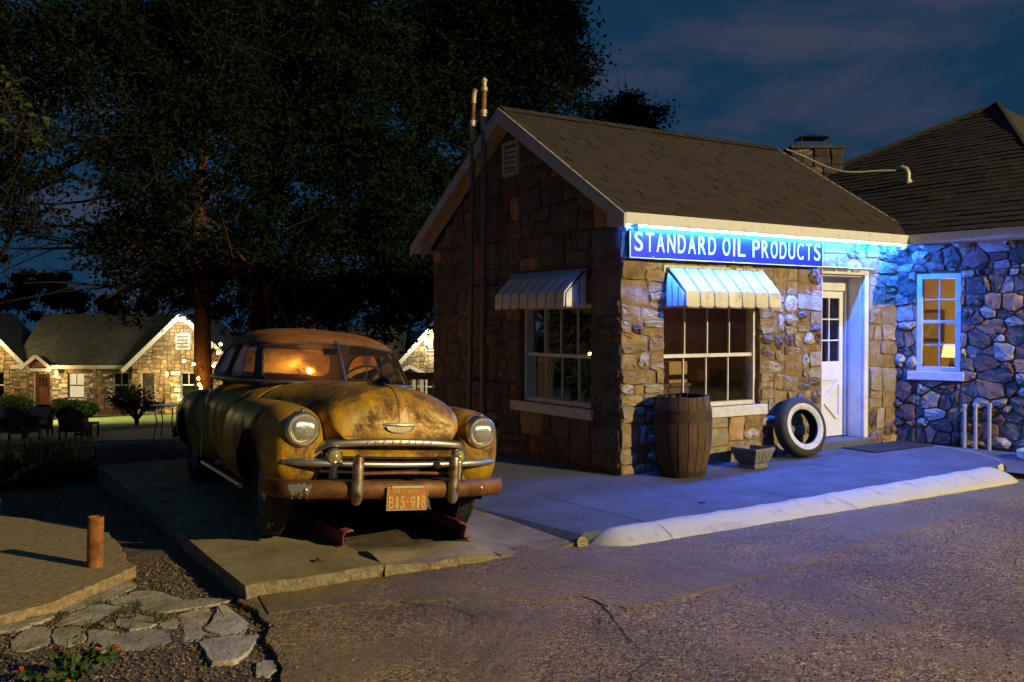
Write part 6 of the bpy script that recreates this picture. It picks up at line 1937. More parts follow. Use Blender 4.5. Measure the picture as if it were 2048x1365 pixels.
# ================================================================ planter
M['cast_stone'] = pmat('cast_stone', [(0.14,0.125,0.11),(0.24,0.215,0.185)], 14, 0.9, bump=0.5, bscale=60)
pt_ = thing('stone_planter', 'empty square cast stone planter between the barrel and the tyre', 'planter', (1.52, -0.40, slab_z(1.52)), (0, 0, R(6)))
pt_.scale = (0.86, 0.86, 0.98)
prof = [(.135,0),(.140,.022),(.120,.034),(.118,.046),(.150,.075),(.168,.12),(.180,.165),(.192,.185),(.197,.192),(.197,.222),(.172,.222),(.160,.15),(0.001,.14)]
m_ = MB()
rows = []
for r_, z in prof:
    row = []
    for sx, sy in ((-1,-1),(1,-1),(1,1),(-1,1),(-1,-1)):
        row.append((sx*r_, sy*r_, z))
    rows.append(row)
m_.grid(rows); m_.build('bowl', M['cast_stone'], pt_, smooth=True, angle=25, bevel=0.004)
# relief swags on the four faces
for k in range(4):
    Mr = Matrix.Rotation(math.pi/2*k, 4, 'Z')
    for (u, v, rr_) in ((-.07,.125,.026),(.07,.125,.026),(0,.11,.03),(-.035,.145,.016),(.035,.145,.016),(-.105,.15,.014),(.105,.15,.014)):
        m_ = MB(); d_ = -(.168+(v-.12)*.27)
        m_.tube([Mr @ Vector((u+rr_*math.cos(a), d_-.002, v+rr_*.8*math.sin(a))) for a in np.linspace(0, math.tau, 12, endpoint=False)], .006, 5, closed=True)
        m_.build('relief_scroll', M['cast_stone'], pt_, smooth=True)
m_ = MB(); m_.add([(-.165,-.165,.175),(.165,-.165,.175),(.165,.165,.175),(-.165,.165,.175)], [(0,1,2,3)]); m_.build('soil', M['dirt'], pt_)

# ================================================================ whitewall tyre leaning on the wall
ty_ = thing('whitewall_tyre', 'black tyre with broad white sidewall leaning against the stone wall', 'tyre', (2.50, -0.245, slab_z(2.5)), (0, 0, 0))
M['whitewall'] = pmat('whitewall_rubber', [(0.50,0.49,0.46),(0.68,0.67,0.65)], 8, 0.6, bump=0.1, stain=(7, 0.32, 0.48, 0.6))
Mt = Matrix.Translation((0, 0.03, 0.345)) @ Matrix.Rotation(R(-6), 4, 'Z') @ Matrix.Rotation(R(13), 4, 'X').inverted() @ Matrix.Rotation(R(90), 4, 'X')
prof = [(.200,.066),(.197,.055),(.198,-.055),(.200,-.066)]
m_ = MB(); m_.lathe([(.270,.088),(.300,.085),(.325,.074),(.340,.060),(.347,.045),(.350,.0),(.347,-.045),(.340,-.060),(.325,-.074),(.300,-.085),(.255,-.090),(.215,-.078),(.200,-.066),(.196,-.055),(.235,-.05),(.30,-.04),(.318,0),(.30,.04),(.235,.05),(.196,.055),(.200,.066),(.204,.070)], 64, Mt); m_.build('casing', M['rubber'], ty_, smooth=True, angle=50)
m_ = MB(); m_.lathe([(.204,.0705),(.215,.0785),(.245,.0885),(.262,.0895),(.2695,.0885)], 64, Mt); m_.build('white_sidewall', M['whitewall'], ty_, smooth=True)
m_ = MB()
for zc in (-.03, -.01, .01, .03):
    m_.tube([Mt @ Vector((.3488*math.cos(a), .3488*math.sin(a), zc)) for a in np.linspace(0, math.tau, 64, endpoint=False)], .0045, 5, closed=True)
m_.build('tread_rib', M['rubber'], ty_, smooth=True)

# ================================================================ door mat
mt_ = MB()
cx, cy_ = 3.98, -0.33
mt_.box(-.56,.56,-.24,.24,0,.012)
mo = mt_.build('door_mat', pmat('black_rubber_mat', [(0.012,0.012,0.013),(0.03,0.03,0.032)], 60, 0.9, bump=1.0, bscale=120), None, bevel=0.004)
mo.location = (cx, cy_, slab_z(cx)+.005); mo.rotation_euler = (0, -0.0125, R(-2))
tag(mo, 'black rubber door mat lying before the white door', 'mat')

# ================================================================ rusty pipe post on the old slab
ps = thing('rusty_pipe_post', 'short rusty orange steel pipe post standing on the old slab', 'post', (-5.14, -0.79, -0.045), (R(-1), R(1.5), 0))
m_ = MB(); m_.lathe([(.052,0),(.052,.335),(.046,.337),(.046,.06),(0,.05)], 20); m_.build('pipe', pmat('orange_rust', [(0.12,0.04,0.012),(0.34,0.125,0.026),(0.46,0.19,0.045)], 9, 0.85, bump=0.7, bscale=50, detail=9, stain=(16, 0.33, 0.48, 0.5)), ps, smooth=True, angle=50)

# ================================================================ leaves, blades
def leaf_mesh(name, pts, size, mat, parent=None, seed=0, aspect=0.5, droop=0.0, kind=None):
    """many folded leaves at the given points, one mesh"""
    r_ = np.random.default_rng(seed)
    pts = np.asarray(pts, float); n = len(pts)
    d = r_.normal(size=(n,3)); d[:,2] = d[:,2]*0.6 - droop; d /= np.linalg.norm(d, axis=1)[:,None]
    a = r_.normal(size=(n,3)); s = np.cross(d, a); s /= np.linalg.norm(s, axis=1)[:,None]+1e-9
    u = np.cross(s, d)
    L = (size*r_.uniform(.6,1.4,n))[:,None]
    base = pts; tip = pts+d*L; mid = pts+d*L*.45 + u*L*.08
    l_ = mid - s*L*aspect*.5 + u*L*.10; rr_ = mid + s*L*aspect*.5 + u*L*.10
    Vv = np.stack([base, l_, tip, rr_], 1).reshape(-1,3)
    idx = np.arange(n)*4
    F = np.concatenate([np.stack([idx, idx+2, idx+1], 1), np.stack([idx, idx+3, idx+2], 1)])
    o = np_mesh(name, Vv, F, mat, parent)
    if kind: o['kind'] = kind
    return o

def leaf_mat(name, cols, trans=0.3, rough=0.55):
    m, n, l, p = new_mat(name)
    g_ = n.new('ShaderNodeNewGeometry')
    rp = ramp(n, [(i/(len(cols)-1), c) for i, c in enumerate(cols)])
    l.new(g_.outputs['Random Per Island'], rp.inputs['Fac'])
    l.new(rp.outputs['Color'], p.inputs['Base Color'])
    p.inputs['Roughness'].default_value = rough
    p.inputs['Specular IOR Level'].default_value = 0.12
    tr = n.new('ShaderNodeBsdfTranslucent'); l.new(rp.outputs['Color'], tr.inputs['Color'])
    mx = n.new('ShaderNodeMixShader'); mx.inputs['Fac'].default_value = trans
    l.new(p.outputs[0], mx.inputs[1]); l.new(tr.outputs[0], mx.inputs[2]); l.new(mx.outputs[0], n['Material Output'].inputs['Surface'])
    return m
M['blade'] = leaf_mat('grass_blade', [(0.03,0.055,0.015),(0.06,0.095,0.025),(0.10,0.12,0.04)])
M['rose_leaf'] = leaf_mat('rose_leaf', [(0.03,0.07,0.02),(0.07,0.13,0.03),(0.14,0.17,0.04)])
M['rose_pink'] = pmat('rose_petal_pink', [(0.45,0.03,0.08),(0.62,0.08,0.16)], 20, 0.6, rnd=.15)
M['rose_orange'] = pmat('rose_petal_orange', [(0.55,0.09,0.03),(0.68,0.20,0.06)], 20, 0.6, rnd=.15)
M['stem'] = pmat('green_stem', [(0.06,0.07,0.02),(0.12,0.11,0.03)], 8, 0.7)

def blades(name, label, cat, loc, n, h, spread, seed, mat, lean=0.5, width=0.012):
    r_ = np.random.default_rng(seed); vs = []; fs = []
    for i in range(n):
        a = r_.uniform(0, math.tau); q = spread*math.sqrt(r_.random())
        bx_, by_ = q*math.cos(a), q*math.sin(a)*0.7
        da = a + r_.normal(0, .6); H = h*r_.uniform(.55,1.15); ln = lean*r_.uniform(.2,1.3)*H*(0.5+q/spread)
        w = width*r_.uniform(.6,1.2); px_, py_ = -math.sin(da)*w/2, math.cos(da)*w/2
        b0 = len(vs); K = 5
        for k in range(K):
            t = k/(K-1); o_ = ln*t**2; z = H*t*(1-0.28*t*t*min(1.6, ln/H*2)); ww = 1-t*.92
            x = bx_+o_*math.cos(da); y = by_+o_*math.sin(da)
            vs += [(x-px_*ww, y-py_*ww, z), (x+px_*ww, y+py_*ww, z)]
        for k in range(K-1): fs.append((b0+2*k, b0+2*k+1, b0+2*k+3, b0+2*k+2))
    o = np_mesh(name, vs, fs, mat)
    o.location = loc
    return tag(o, label, cat)
blades('ornamental_grass', 'large dark clump of ornamental grass behind the mulch bed', 'grass clump', (-5.0, 4.25, terr(-5,4.25)-.02), 1500, 0.72, 0.62, 3, M['blade'], 0.75, 0.014)
blades('ornamental_grass', 'grass clump at the picture edge beside the larger one', 'grass clump', (-6.0, 4.6, terr(-6,4.6)-.02), 900, 0.62, 0.5, 4, M['blade'], 0.75, 0.014)
wv, wf = [], []
for i, (x, y) in enumerate(((-5.12,-1.86),(-5.02,-1.62),(-5.22,-1.46),(-5.36,-0.98),(-5.30,-1.05),(-5.46,-1.62),(-4.53,-1.75),(-5.58,-1.58),(-4.99,-2.02),(-5.3,-1.9))):
    o = blades('weed', '', '', (0, 0, 0), 26, 0.045, 0.045, 60+i, M['blade'], 0.8, 0.006)
    b0 = len(wv); wv += [(p.co.x+x, p.co.y+y, p.co.z-0.105) for p in o.data.vertices]; wf += [tuple(v+b0 for v in p.vertices) for p in o.data.polygons]
    bpy.data.objects.remove(o, do_unlink=True)
tag(np_mesh('weeds', wv, wf, M['blade']), 'tiny green weeds growing in the joints of the flagstones', 'weeds', kind='stuff')
# rose bush in the lower corner
rb = thing('rose_bush', 'small rose bush with pink and orange blooms at the lower corner', 'rose bush', (-5.56, -2.72, -0.13))
r_ = random.Random(12)
leafp = []; blooms = []
for i in range(15):
    a = r_.uniform(0, math.tau); q = r_.uniform(.02,.28)
    tip = Vector((q*math.cos(a)*1.15, q*math.sin(a), r_.uniform(.02,.15)))
    if i == 0: tip = Vector((.16, .10, .30))
    if i == 1: tip = Vector((.12, .12, .26))
    m_ = MB(); mid = tip*.5+Vector((r_.uniform(-.03,.03), r_.uniform(-.03,.03), .03))
    m_.tube([Vector((tip.x*.2, tip.y*.2, -.02)), mid, tip], [.005,.004,.0025], 6); m_.build('stem', M['stem'], rb, smooth=True)
    for k in range(7 if i > 1 else 2):
        t = r_.uniform(.35,1); p = mid.lerp(tip, max(0, (t-.4)/.6))
        leafp += [tuple(p+Vector((r_.uniform(-.035,.035), r_.uniform(-.035,.035), r_.uniform(-.02,.02)))) for _ in range(2)]
    if i > 1: blooms.append(tip)
leaf_mesh('foliage', leafp, 0.05, M['rose_leaf'], rb, 5, 0.62, kind='stuff')
for i, p in enumerate(blooms[:9]):
    m_ = MB()
    for ringk, (rn, tilt, sz) in enumerate(((6, 0.25, .026), (5, 0.8, .021), (4, 1.25, .015))):
        for k in range(rn):
            Mr = Matrix.Translation(p+Vector((0,0,.004*ringk))) @ Matrix.Rotation(math.tau*k/rn+ringk*.5+i, 4, 'Z') @ Matrix.Rotation(-tilt, 4, 'Y')
            m_.add([Mr @ Vector(q) for q in ((0,-.004,0),(sz*.55,-sz*.5,.002),(sz,-sz*.2,.006),(sz*1.02,sz*.2,.006),(sz*.55,sz*.5,.002),(0,.004,0))], [(0,1,2,3,4,5)])
    m_.build('bloom', M['rose_pink'] if i % 3 == 0 else M['rose_orange'], rb, smooth=True)
# fallen leaf on the pad, a few on the forecourt
for i, (x, y, lbl) in enumerate(((-4.30,1.05,'dry curled leaf lying on the dark pad beside the car'),(-3.9,-1.62,'tiny dry leaf on the lit front corner of the pad'),(-0.35,-1.55,'dark dry leaf on the slab near the middle of the kerb'))):
    m_ = MB(); P = []
    for u in np.linspace(-1,1,5):
        P.append([(u*.045, v*.022*(1-u*u*.9), .012*abs(v)+.008*u*u+.004) for v in (-1,0,1)])
    m_.grid(P); o = m_.build('fallen_leaf', M['stave'], smooth=True); o.location = (x, y, slab_z(x, y)+.002); o.rotation_euler = (0, 0, i*1.3); o.scale = (0.8,0.8,0.8)
    tag(o, lbl, 'leaf', 'dry fallen leaves')

# ================================================================ stone cottages down the hill
M['st_cot'] = pmat('cottage_rubble', [(0.15,0.10,0.05),(0.27,0.19,0.10),(0.37,0.285,0.17)], 1.2, 0.9, bump=0.5, bscale=20, island=0.4)
M['mortar_cot'] = pmat('cottage_mortar', [(0.10,0.08,0.055),(0.16,0.13,0.09)], 6, 0.95)
M['door_brown'] = pmat('brown_door_paint', [(0.09,0.035,0.018),(0.15,0.06,0.03)], 4, 0.5)
M['glow_window'] = emat('lit_cottage_window', (1.0, 0.80, 0.45), 0.85)
CD = 46.0                                  # distance of the cottage front
CZ = terr(0, V(-20, CD, 0)[1])
PXM = CD/1847.0
def cu(px): return (px-1024.0)*PXM
def cz(py): return 1.58 - (py-648.0)*PXM
base_rot = -math.atan2(FW[0], FW[1])

def cottage(name, label, parts):
    c = thing(name, label, 'cottage', V(0, CD, 0), (0, 0, base_rot))
    parts(c)
    return c
# cottage space: x to the right, y away, z up; y = 0 is the main front
def front_wall(c, u0, u1, z0, z1, y, holes, seed, gable=None, fs_=0.30):
    regs = []
    us = sorted({u0, u1} | {h[0] for h in holes} | {h[1] for h in holes})
    w_ = MB()
    for a, b_ in zip(us[:-1], us[1:]):
        hs_ = [h for h in holes if h[0] <= a+1e-6 and h[1] >= b_-1e-6]
        if hs_:
            h = hs_[0]
            if h[2] > z0+.01: w_.box(a, b_, y, y+.3, z0, h[2]); regs.append([(a,z0),(b_,z0),(b_,h[2]),(a,h[2])])
            w_.box(a, b_, y, y+.3, h[3], z1); regs.append([(a,h[3]),(b_,h[3]),(b_,z1),(a,z1)])
        else:
            w_.box(a, b_, y, y+.3, z0, z1); regs.append([(a,z0),(b_,z0),(b_,z1),(a,z1)])
    if gable:
        gu, gzz = gable
        w_.add([(u0,y,z1),(u1,y,z1),(gu,y,gzz),(u0,y+.3,z1),(u1,y+.3,z1),(gu,y+.3,gzz)], [(0,1,2),(3,5,4),(0,2,5,3),(1,4,5,2)])
        regs.append([(u0,z1),(u1,z1),(gu,gzz)])
    wo = w_.build('wall', M['mortar_cot'], c)
    rubble('stone', wo, lambda u, v, o: (u, y-o, v), regs, fs_, fs_*.72, seed, dict(st_tan=1), joined=M['st_cot'], pr=(0.03, 0.09))
    return wo
def cot_door(c, u0, u1, z0, z1, y, mat):
    d = empty('door', (0, 0, 0), parent=c)
    b = MB(); b.box(u0, u1, y+.08, y+.13, z0, z1); b.build('door_leaf', mat, d)
    n = 3; wv = (u1-u0)*.6/n
    for i in range(n):
        b = MB(); a = (u0+u1)/2-(u1-u0)*.3+wv*i; b.box(a+.02, a+wv-.02, y+.07, y+.078, z1-.62, z1-.18); b.build('door_light', M['black_gap'], d)
    for (a, b_, za, zb) in ((u0-.12,u0,z0,z1+.12),(u1,u1+.12,z0,z1+.12),(u0,u1,z1,z1+.12)):
        m_ = MB(); m_.box(a, b_, y-.03, y+.14, za, zb); m_.build('door_trim', M['white'], d)
    b = MB(); b.box(u0-.3,u1+.3,y-.5,y-.04,z0-.18,z0-.02); b.build('step', M['concrete'], d)
def cot_window(c, u0, u1, z0, z1, y, lit):
    wd = empty('window', (0, 0, 0), parent=c)
    if lit:
        b = MB(); b.box(u0, u1, y+.22, y+.24, z0, z1); b.build('lit_blind', M['glow_window'], wd)
    else:
        b = MB(); b.box(u0, u1, y+.25, y+.27, z0, z1); b.build('dark_room', M['black_gap'], wd)
    for (a, b_, za, zb) in ((u0,u0+.05,z0,z1),(u1-.05,u1,z0,z1),(u0+.05,u1-.05,z1-.05,z1),(u0+.05,u1-.05,z0,z0+.05),(u0+.05,u1-.05,(z0+z1)/2-.03,(z0+z1)/2+.03)):
        m_ = MB(); m_.box(a, b_, y+.05, y+.11, za, zb); m_.build('sash', M['white'] if not lit else M['wood_dark'], wd)
    mu = MB(); mu.box((u0+u1)/2-.015,(u0+u1)/2+.015,y+.06,y+.10,(z0+z1)/2+.03,z1-.05); mu.build('muntin', M['white'] if not lit else M['wood_dark'], wd)
    p_ = MB(); p_.add([(u0,y+.12,z0),(u1,y+.12,z0),(u1,y+.12,z1),(u0,y+.12,z1)], [(0,1,2,3)]); p_.build('pane', M['glass'], wd)
    m_ = MB(); m_.box(u0-.15,u1+.15,y-.10,y+.02,z0-.16,z0-.02); m_.build('sill', M['white'], wd)
def quoins(c, u, z0, z1, y, side):
    z = z0; k = 0
    while z < z1-.1:
        h = 0.20; l = 0.30 if k % 2 else 0.46
        m_ = MB(); m_.box(u if side > 0 else u-l, u+l if side > 0 else u, y-.06, y+.02, z+.015, z+h-.015); m_.build('quoin', M['white_worn'], c)
        z += h*1.35; k += 1
def hood(c, uc, half, ztop, zbase, y):
    hd = empty('porch_hood', (0, 0, 0), parent=c)
    b = MB(); b.add([(uc-half,y-.7,zbase),(uc,y-.7,ztop),(uc+half,y-.7,zbase),(uc-half,y+.1,zbase),(uc,y+.1,ztop),(uc+half,y+.1,zbase)], [(0,1,4,3),(1,2,5,4)]); o = b.build('hood_roof', M['shingle_green'], hd); o.modifiers.new('t','SOLIDIFY').thickness = .06
    b = MB(); b.add([(uc-half*.8,y-.66,zbase+.04),(uc+half*.8,y-.66,zbase+.04),(uc,y-.66,ztop-.2)], [(0,1,2)]); b.build('hood_gable', M['door_brown'], hd)
    for s in (-1, 1):
        m_ = MB(); m_.bar((uc+s*(half+.05),y-.74,zbase-.02), (uc,y-.74,ztop+.02), .06, .16); m_.build('hood_rake', M['grey_trim'], hd)
    m_ = MB(); m_.box(uc-half*.95,uc+half*.95,y-.72,y-.62,zbase-.14,zbase); m_.build('hood_beam', M['grey_trim'], hd)
def roof_main(c, u0, u1, ze, zr, y0, depth):
    rr_ = empty('roof', (0, 0, 0), parent=c)
    n = 16; b = MB(); ln = math.hypot(depth, zr-ze)
    dk_ = MB(); dk_.add([(u0,y0,ze-.02),(u1,y0,ze-.02),(u1,y0+depth,zr-.02),(u0,y0+depth,zr-.02),(u1,y0+2*depth,ze),(u0,y0+2*depth,ze)], [(0,1,2,3),(3,2,4,5)]); dk_.build('deck', M['deck'], rr_)
    for i in range(n):
        t0, t1 = i/n, (i+1.08)/n; u = u0 + random.uniform(-.5,0)
        while u < u1:
            w_ = random.uniform(.3,.5); a, b_ = max(u,u0), min(u+w_-.012,u1); u += w_
            if b_-a < .05: continue
            b.add([(a,y0+depth*t0,ze+(zr-ze)*t0+.03),(b_,y0+depth*t0,ze+(zr-ze)*t0+.03),(b_,y0+depth*min(1,t1),ze+(zr-ze)*min(1,t1)+.012),(a,y0+depth*min(1,t1),ze+(zr-ze)*min(1,t1)+.012)], [(0,1,2,3)])
    o = b.build('shingle_cover', M['shingle_green'], rr_); o['kind'] = 'stuff'
    m_ = MB(); m_.box(u0,u1,y0-.05,y0,ze-.18,ze); m_.build('fascia', M['grey_trim'], rr_)
def gable_roof(c, u0, u1, ua, ze, za, y0, y1):
    rr_ = empty('wing_roof', (0, 0, 0), parent=c)
    ex = 0.35; k = (za-ze)/(ua-u0)
    b = MB(); b.add([(u0-ex,y0-.3,ze-ex*k),(ua,y0-.3,za+.08),(u1+ex,y0-.3,ze-ex*k),(u0-ex,y1,ze-ex*k),(ua,y1,za+.08),(u1+ex,y1,ze-ex*k)], [(0,1,4,3),(1,2,5,4)]); o = b.build('roof_slope', M['shingle_green'], rr_); o.modifiers.new('t','SOLIDIFY').thickness = .08
    for s, ue in ((-1,u0-ex),(1,u1+ex)):
        m_ = MB(); m_.bar((ue,y0-.34,ze-ex*k-.03), (ua,y0-.34,za+.05), .06, .20); m_.build('rake_board', M['grey_trim'], rr_)
def gable_vent(c, u, z, y):
    v_ = empty('gable_vent', (0, 0, 0), parent=c)
    b = MB(); b.box(u-.35,u+.35,y-.08,y,z-.4,z+.4); b.build('vent_frame', M['grey_trim'], v_)
    for i in range(4):
        m_ = MB(); m_.box(u-.27,u+.27,y-.10,y-.085,z-.30+.16*i,z-.22+.16*i); m_.build('vent_slat', M['pipe_grey'], v_)
zg = CZ
def parts_left(c):
    ze = cz(730)
    # main range
    d1 = (cu(69), cu(100), cz(823), cz(748)); d2 = (cu(284), cu(309), cz(818), cz(747))
    w1 = (cu(135), cu(168), cz(797), cz(746)); w2 = (cu(225), cu(258), cz(797), cz(745))
    front_wall(c, cu(53), cu(268), zg-.5, ze, 0.0, [d1, w1, w2], 41)
    cot_door(c, *d1, 0.0, M['door_brown']); cot_window(c, *w1, 0.0, True); cot_window(c, *w2, 0.0, False)
    for u, s in ((d1[0]-.12,-1),(d1[1]+.12,1),(w1[0],-1),(w1[1],1),(w2[0],-1),(w2[1],1)):
        z0_ = d1[2] if u < cu(110) else w1[2]
        quoins(c, u, z0_, d1[3] if u < cu(110) else w1[3], 0.0, s)
    roof_main(c, cu(30), cu(345), ze, cz(628), -0.4, 3.3)
    hood(c, cu(86), 0.72, cz(712), cz(736), 0.0)
    # right gabled wing, standing forward
    yw = -1.6; k = (CD+yw)/CD
    ug = lambda px: cu(px)*k
    zw = lambda py: 1.58-(py-648)*PXM*k
    d2 = (ug(284), ug(309), zw(820), zw(747)); w3 = (ug(361), ug(392), zw(796), zw(745))
    front_wall(c, ug(264), ug(470), zg-.5, zw(728), yw, [d2, w3], 43, gable=(ug(367), zw(632)))
    cot_door(c, *d2, yw, M['wood_dark']); cot_window(c, *w3, yw, False)
    for u, s in ((w3[0],-1),(w3[1],1)): quoins(c, u, w3[2], w3[3], yw, s)
    gable_roof(c, ug(264), ug(470), ug(367), zw(728), zw(632), yw, 3.0)
    gable_vent(c, ug(367), zw(683), yw)
    b = MB(); b.box(ug(264)-.02, ug(264)+.28, yw+.3, 0.0, zg-.5, zw(728)); b.build('return_wall', M['st_cot'], c)
    hood(c, ug(437), 0.78, zw(690), zw(722), yw)
    # left gabled wing
    yw = -0.35; k = (CD+yw)/CD
    front_wall(c, ug(-150), ug(52), zg-.5, zw(728), yw, [(ug(-20), ug(8), zw(797), zw(745))], 44, gable=(ug(-48), zw(628)))
    gable_roof(c, ug(-150), ug(52), ug(-48), zw(728), zw(628), yw, 3.0)
    cot_window(c, ug(-20), ug(8), zw(797), zw(745), yw, False)
    b = MB(); b.box(ug(52)-.28, ug(52)+.02, yw+.3, 0.0, zg-.5, zw(728)); b.build('return_wall', M['st_cot'], c)
cottage('stone_cottage', 'long stone cottage with two gabled wings and a lit window down the hill', parts_left)
def parts_right(c):
    yw = -1.0; k = (CD+yw)/CD
    ug = lambda px: cu(px)*k
    zw = lambda py: 1.58-(py-648)*PXM*k
    w1 = (ug(852), ug(880), zw(800), zw(748))
    front_wall(c, ug(795), ug(985), zg-.5, zw(732), yw, [w1], 47, gable=(ug(880), zw(640)))
    cot_window(c, *w1, yw, False); quoins(c, w1[0], w1[2], w1[3], yw, -1)
    gable_roof(c, ug(795), ug(985), ug(880), zw(732), zw(640), yw, 5.0)
    gable_vent(c, ug(864), zw(693), yw)
    hood(c, ug(823), 0.62, zw(733), zw(745), yw)
    front_wall(c, ug(560), ug(796), zg-.5, zw(735), yw+1.2, [], 48)
    roof_main(c, ug(520), ug(800), zw(735), zw(650), yw+.8, 3.0)
    for px in (818, 833, 848):
        m_ = MB(); m_.box(ug(px)-.07, ug(px)+.07, yw-1.2, yw-1.06, zg-.4, zw(745)); m_.build('porch_post', M['white'], c)
cottage('stone_cottage', 'stone cottage gable seen between the car and the station wall', parts_right)

# floodlights on the gables
def floodlight(label, px, py, yoff, aim, energy, col):
    d = CD+yoff
    P = Vector(V((px-1024)*d/1847, d, 1.58-(py-648)*d/1847))
    f = thing('flood_light', label, 'lamp', tuple(P), (0, 0, base_rot))
    b = MB(); b.obox(Matrix.Rotation(R(35), 4, 'X'), .34, .16, .22); b.build('housing', M['dark_metal'], f)
    b = MB(); b.obox(Matrix.Translation((0,-.09,-.09)) @ Matrix.Rotation(R(35), 4, 'X'), .28, .02, .17); b.build('lens', emat('flood_lens', (1.0,0.95,0.78), 60.0), f)
    b = MB(); b.tube([(0,.35,.05),(0,.08,.03)], .03, 6); b.build('arm', M['dark_metal'], f)
    l_ = bpy.data.lights.new('flood_light_beam', 'POINT'); l_.energy = energy; l_.color = col; l_.shadow_soft_size = 0.10
    lo_ = bpy.data.objects.new('flood_light_beam', l_); COL.objects.link(lo_)
    lo_.location = P + Vector((-FW[0]*aim[0], -FW[1]*aim[0], aim[1]))
floodlight('bright floodlight at the peak of the gable behind the tree trunk', 366, 636, -2.5, (0.75, -0.2), 420, (1.0, 0.88, 0.60))
floodlight('bright floodlight on the gable beside the station wall', 864, 656, -1.7, (0.65, -0.2), 450, (1.0, 0.90, 0.64))
floodlight('floodlight on the far left cottage wing above its picture-edge window', -30, 650, -1.2, (0.9, -0.3), 520, (1.0, 0.74, 0.32))
# yard lamp on a pole just beyond the left of the view: it lights the lawn and the near cottage wing
yl = bpy.data.lights.new('yard_lamp_light', 'SPOT'); yl.energy = 23000; yl.color = (1.0, 0.76, 0.32); yl.shadow_soft_size = 0.15; yl.spot_size = R(80); yl.spot_blend = 0.8
ylo = bpy.data.objects.new('yard_lamp_light', yl); COL.objects.link(ylo)
ylo.location = V((-230-1024)*37/1847, 37, 2.2)
ylo.rotation_euler = (Vector(V((230-1024)*38.5/1847, 38.5, -2.9)) - ylo.location).to_track_quat('-Z', 'Y').to_euler()
# warm porch lamp over the cottage doors
for px, py, lbl, en in ((112, 745, 'small warm porch lamp beside the brown cottage door', 80), (333, 748, 'small warm porch lamp on the gabled cottage wing', 55)):
    d = CD-0.55 if px < 200 else CD-2.1
    P = Vector(V((px-1024)*d/1847, d, 1.58-(py-648)*d/1847))
    f = thing('porch_lamp', lbl, 'lamp', tuple(P), (0,0,base_rot))
    b = MB(); b.lathe([(.03,.10),(.07,.05),(.06,-.10),(.02,-.13)], 10); b.build('lamp_shade', emat('porch_lamp_glass', (1.0,.62,.22), 6.0), f, smooth=True)
    b = MB(); b.box(-.02,.02,0,.30,.08,.11); b.build('arm', M['dark_metal'], f)
    l_ = bpy.data.lights.new('porch_lamp_light', 'POINT'); l_.energy = en; l_.color = (1.0,.66,.26); l_.shadow_soft_size = .06
    lo_ = bpy.data.objects.new('porch_lamp_light', l_); COL.objects.link(lo_); lo_.location = P + Vector((-FW[0]*.35, -FW[1]*.35, -.05))

# railing near the station corner
rl = thing('porch_railing', 'brown railing with pale pickets between the car and the station wall', 'railing', V(-2.0, 16.4, terr(0, V(-2,16.4,0)[1])), (0, 0, base_rot))
rz = 0.71 - rl.location.z
b = MB(); b.box(-1.2,1.4,-.05,.05,rz-.12,rz); b.build('top_rail', M['rust'], rl)
b = MB(); b.box(-1.2,1.4,-.03,.03,.12,.2); b.build('bottom_rail', M['rust'], rl)
for i in range(18):
    b = MB(); x = -1.15+.145*i; b.box(x-.013,x+.013,-.013,.013,.2,rz-.12); b.build('picket', M['pale_metal'], rl)
for x in (-1.2, 0.1, 1.36):
    b = MB(); b.box(x,x+.08,-.041,.041,-.1,rz+.02); b.build('post', M['rust'], rl)

# ================================================================ shrubs and garden furniture
M['bush'] = leaf_mat('bush_leaf', [(0.025,0.06,0.014),(0.05,0.10,0.022),(0.09,0.14,0.035)])
M['maple'] = leaf_mat('maple_leaf', [(0.03,0.035,0.01),(0.06,0.06,0.018),(0.10,0.06,0.02)])
M['bark'] = pmat('tree_bark', [(0.014,0.010,0.008),(0.034,0.025,0.019)], 6, 0.95, bump=0.9, bscale=10, stretch=(6,6,1.2), bdist=0.04)
def blob_points(n, cx, cy_, cz_, rx, ry, rz_, r_, shell=0.45):
    d = r_.normal(size=(n,3)); d /= np.linalg.norm(d, axis=1)[:,None]
    q = (shell + (1-shell)*r_.random(n))**0.7
    return np.array([cx,cy_,cz_]) + d*q[:,None]*np.array([rx,ry,rz_])
def shrub(label, px, d, w, h, n, seed, mat):
    r_ = np.random.default_rng(seed)
    X = V((px-1024)*d/1847, d, 0); z = terr(X[0], X[1])+.05
    t = thing('shrub', label, 'shrub', (X[0], X[1], z))
    pts = [blob_points(n//6, r_.uniform(-.5,.5)*w*.6, r_.uniform(-.5,.5)*w*.5, h*r_.uniform(.35,.62), w*.38, w*.34, h*.40, r_) for _ in range(6)]
    leaf_mesh('foliage', np.concatenate(pts), 0.13, mat, t, seed, 0.55)
    for k in range(4):
        b = MB(); a = k*1.6; b.tube([(0,0,-.05),(.1*math.cos(a),.1*math.sin(a),h*.3),(w*.3*math.cos(a),w*.25*math.sin(a),h*.7)], [.04,.03,.012], 6); b.build('stem', M['bark'], t, smooth=True)
shrub('rounded clipped green shrub beneath the lit cottage window', 147, 44.0, 1.8, 0.95, 5200, 71, M['bush'])
shrub('bushy green shrub at the picture edge before the cottage wing', 12, 43.5, 1.9, 1.25, 4600, 72, M['bush'])
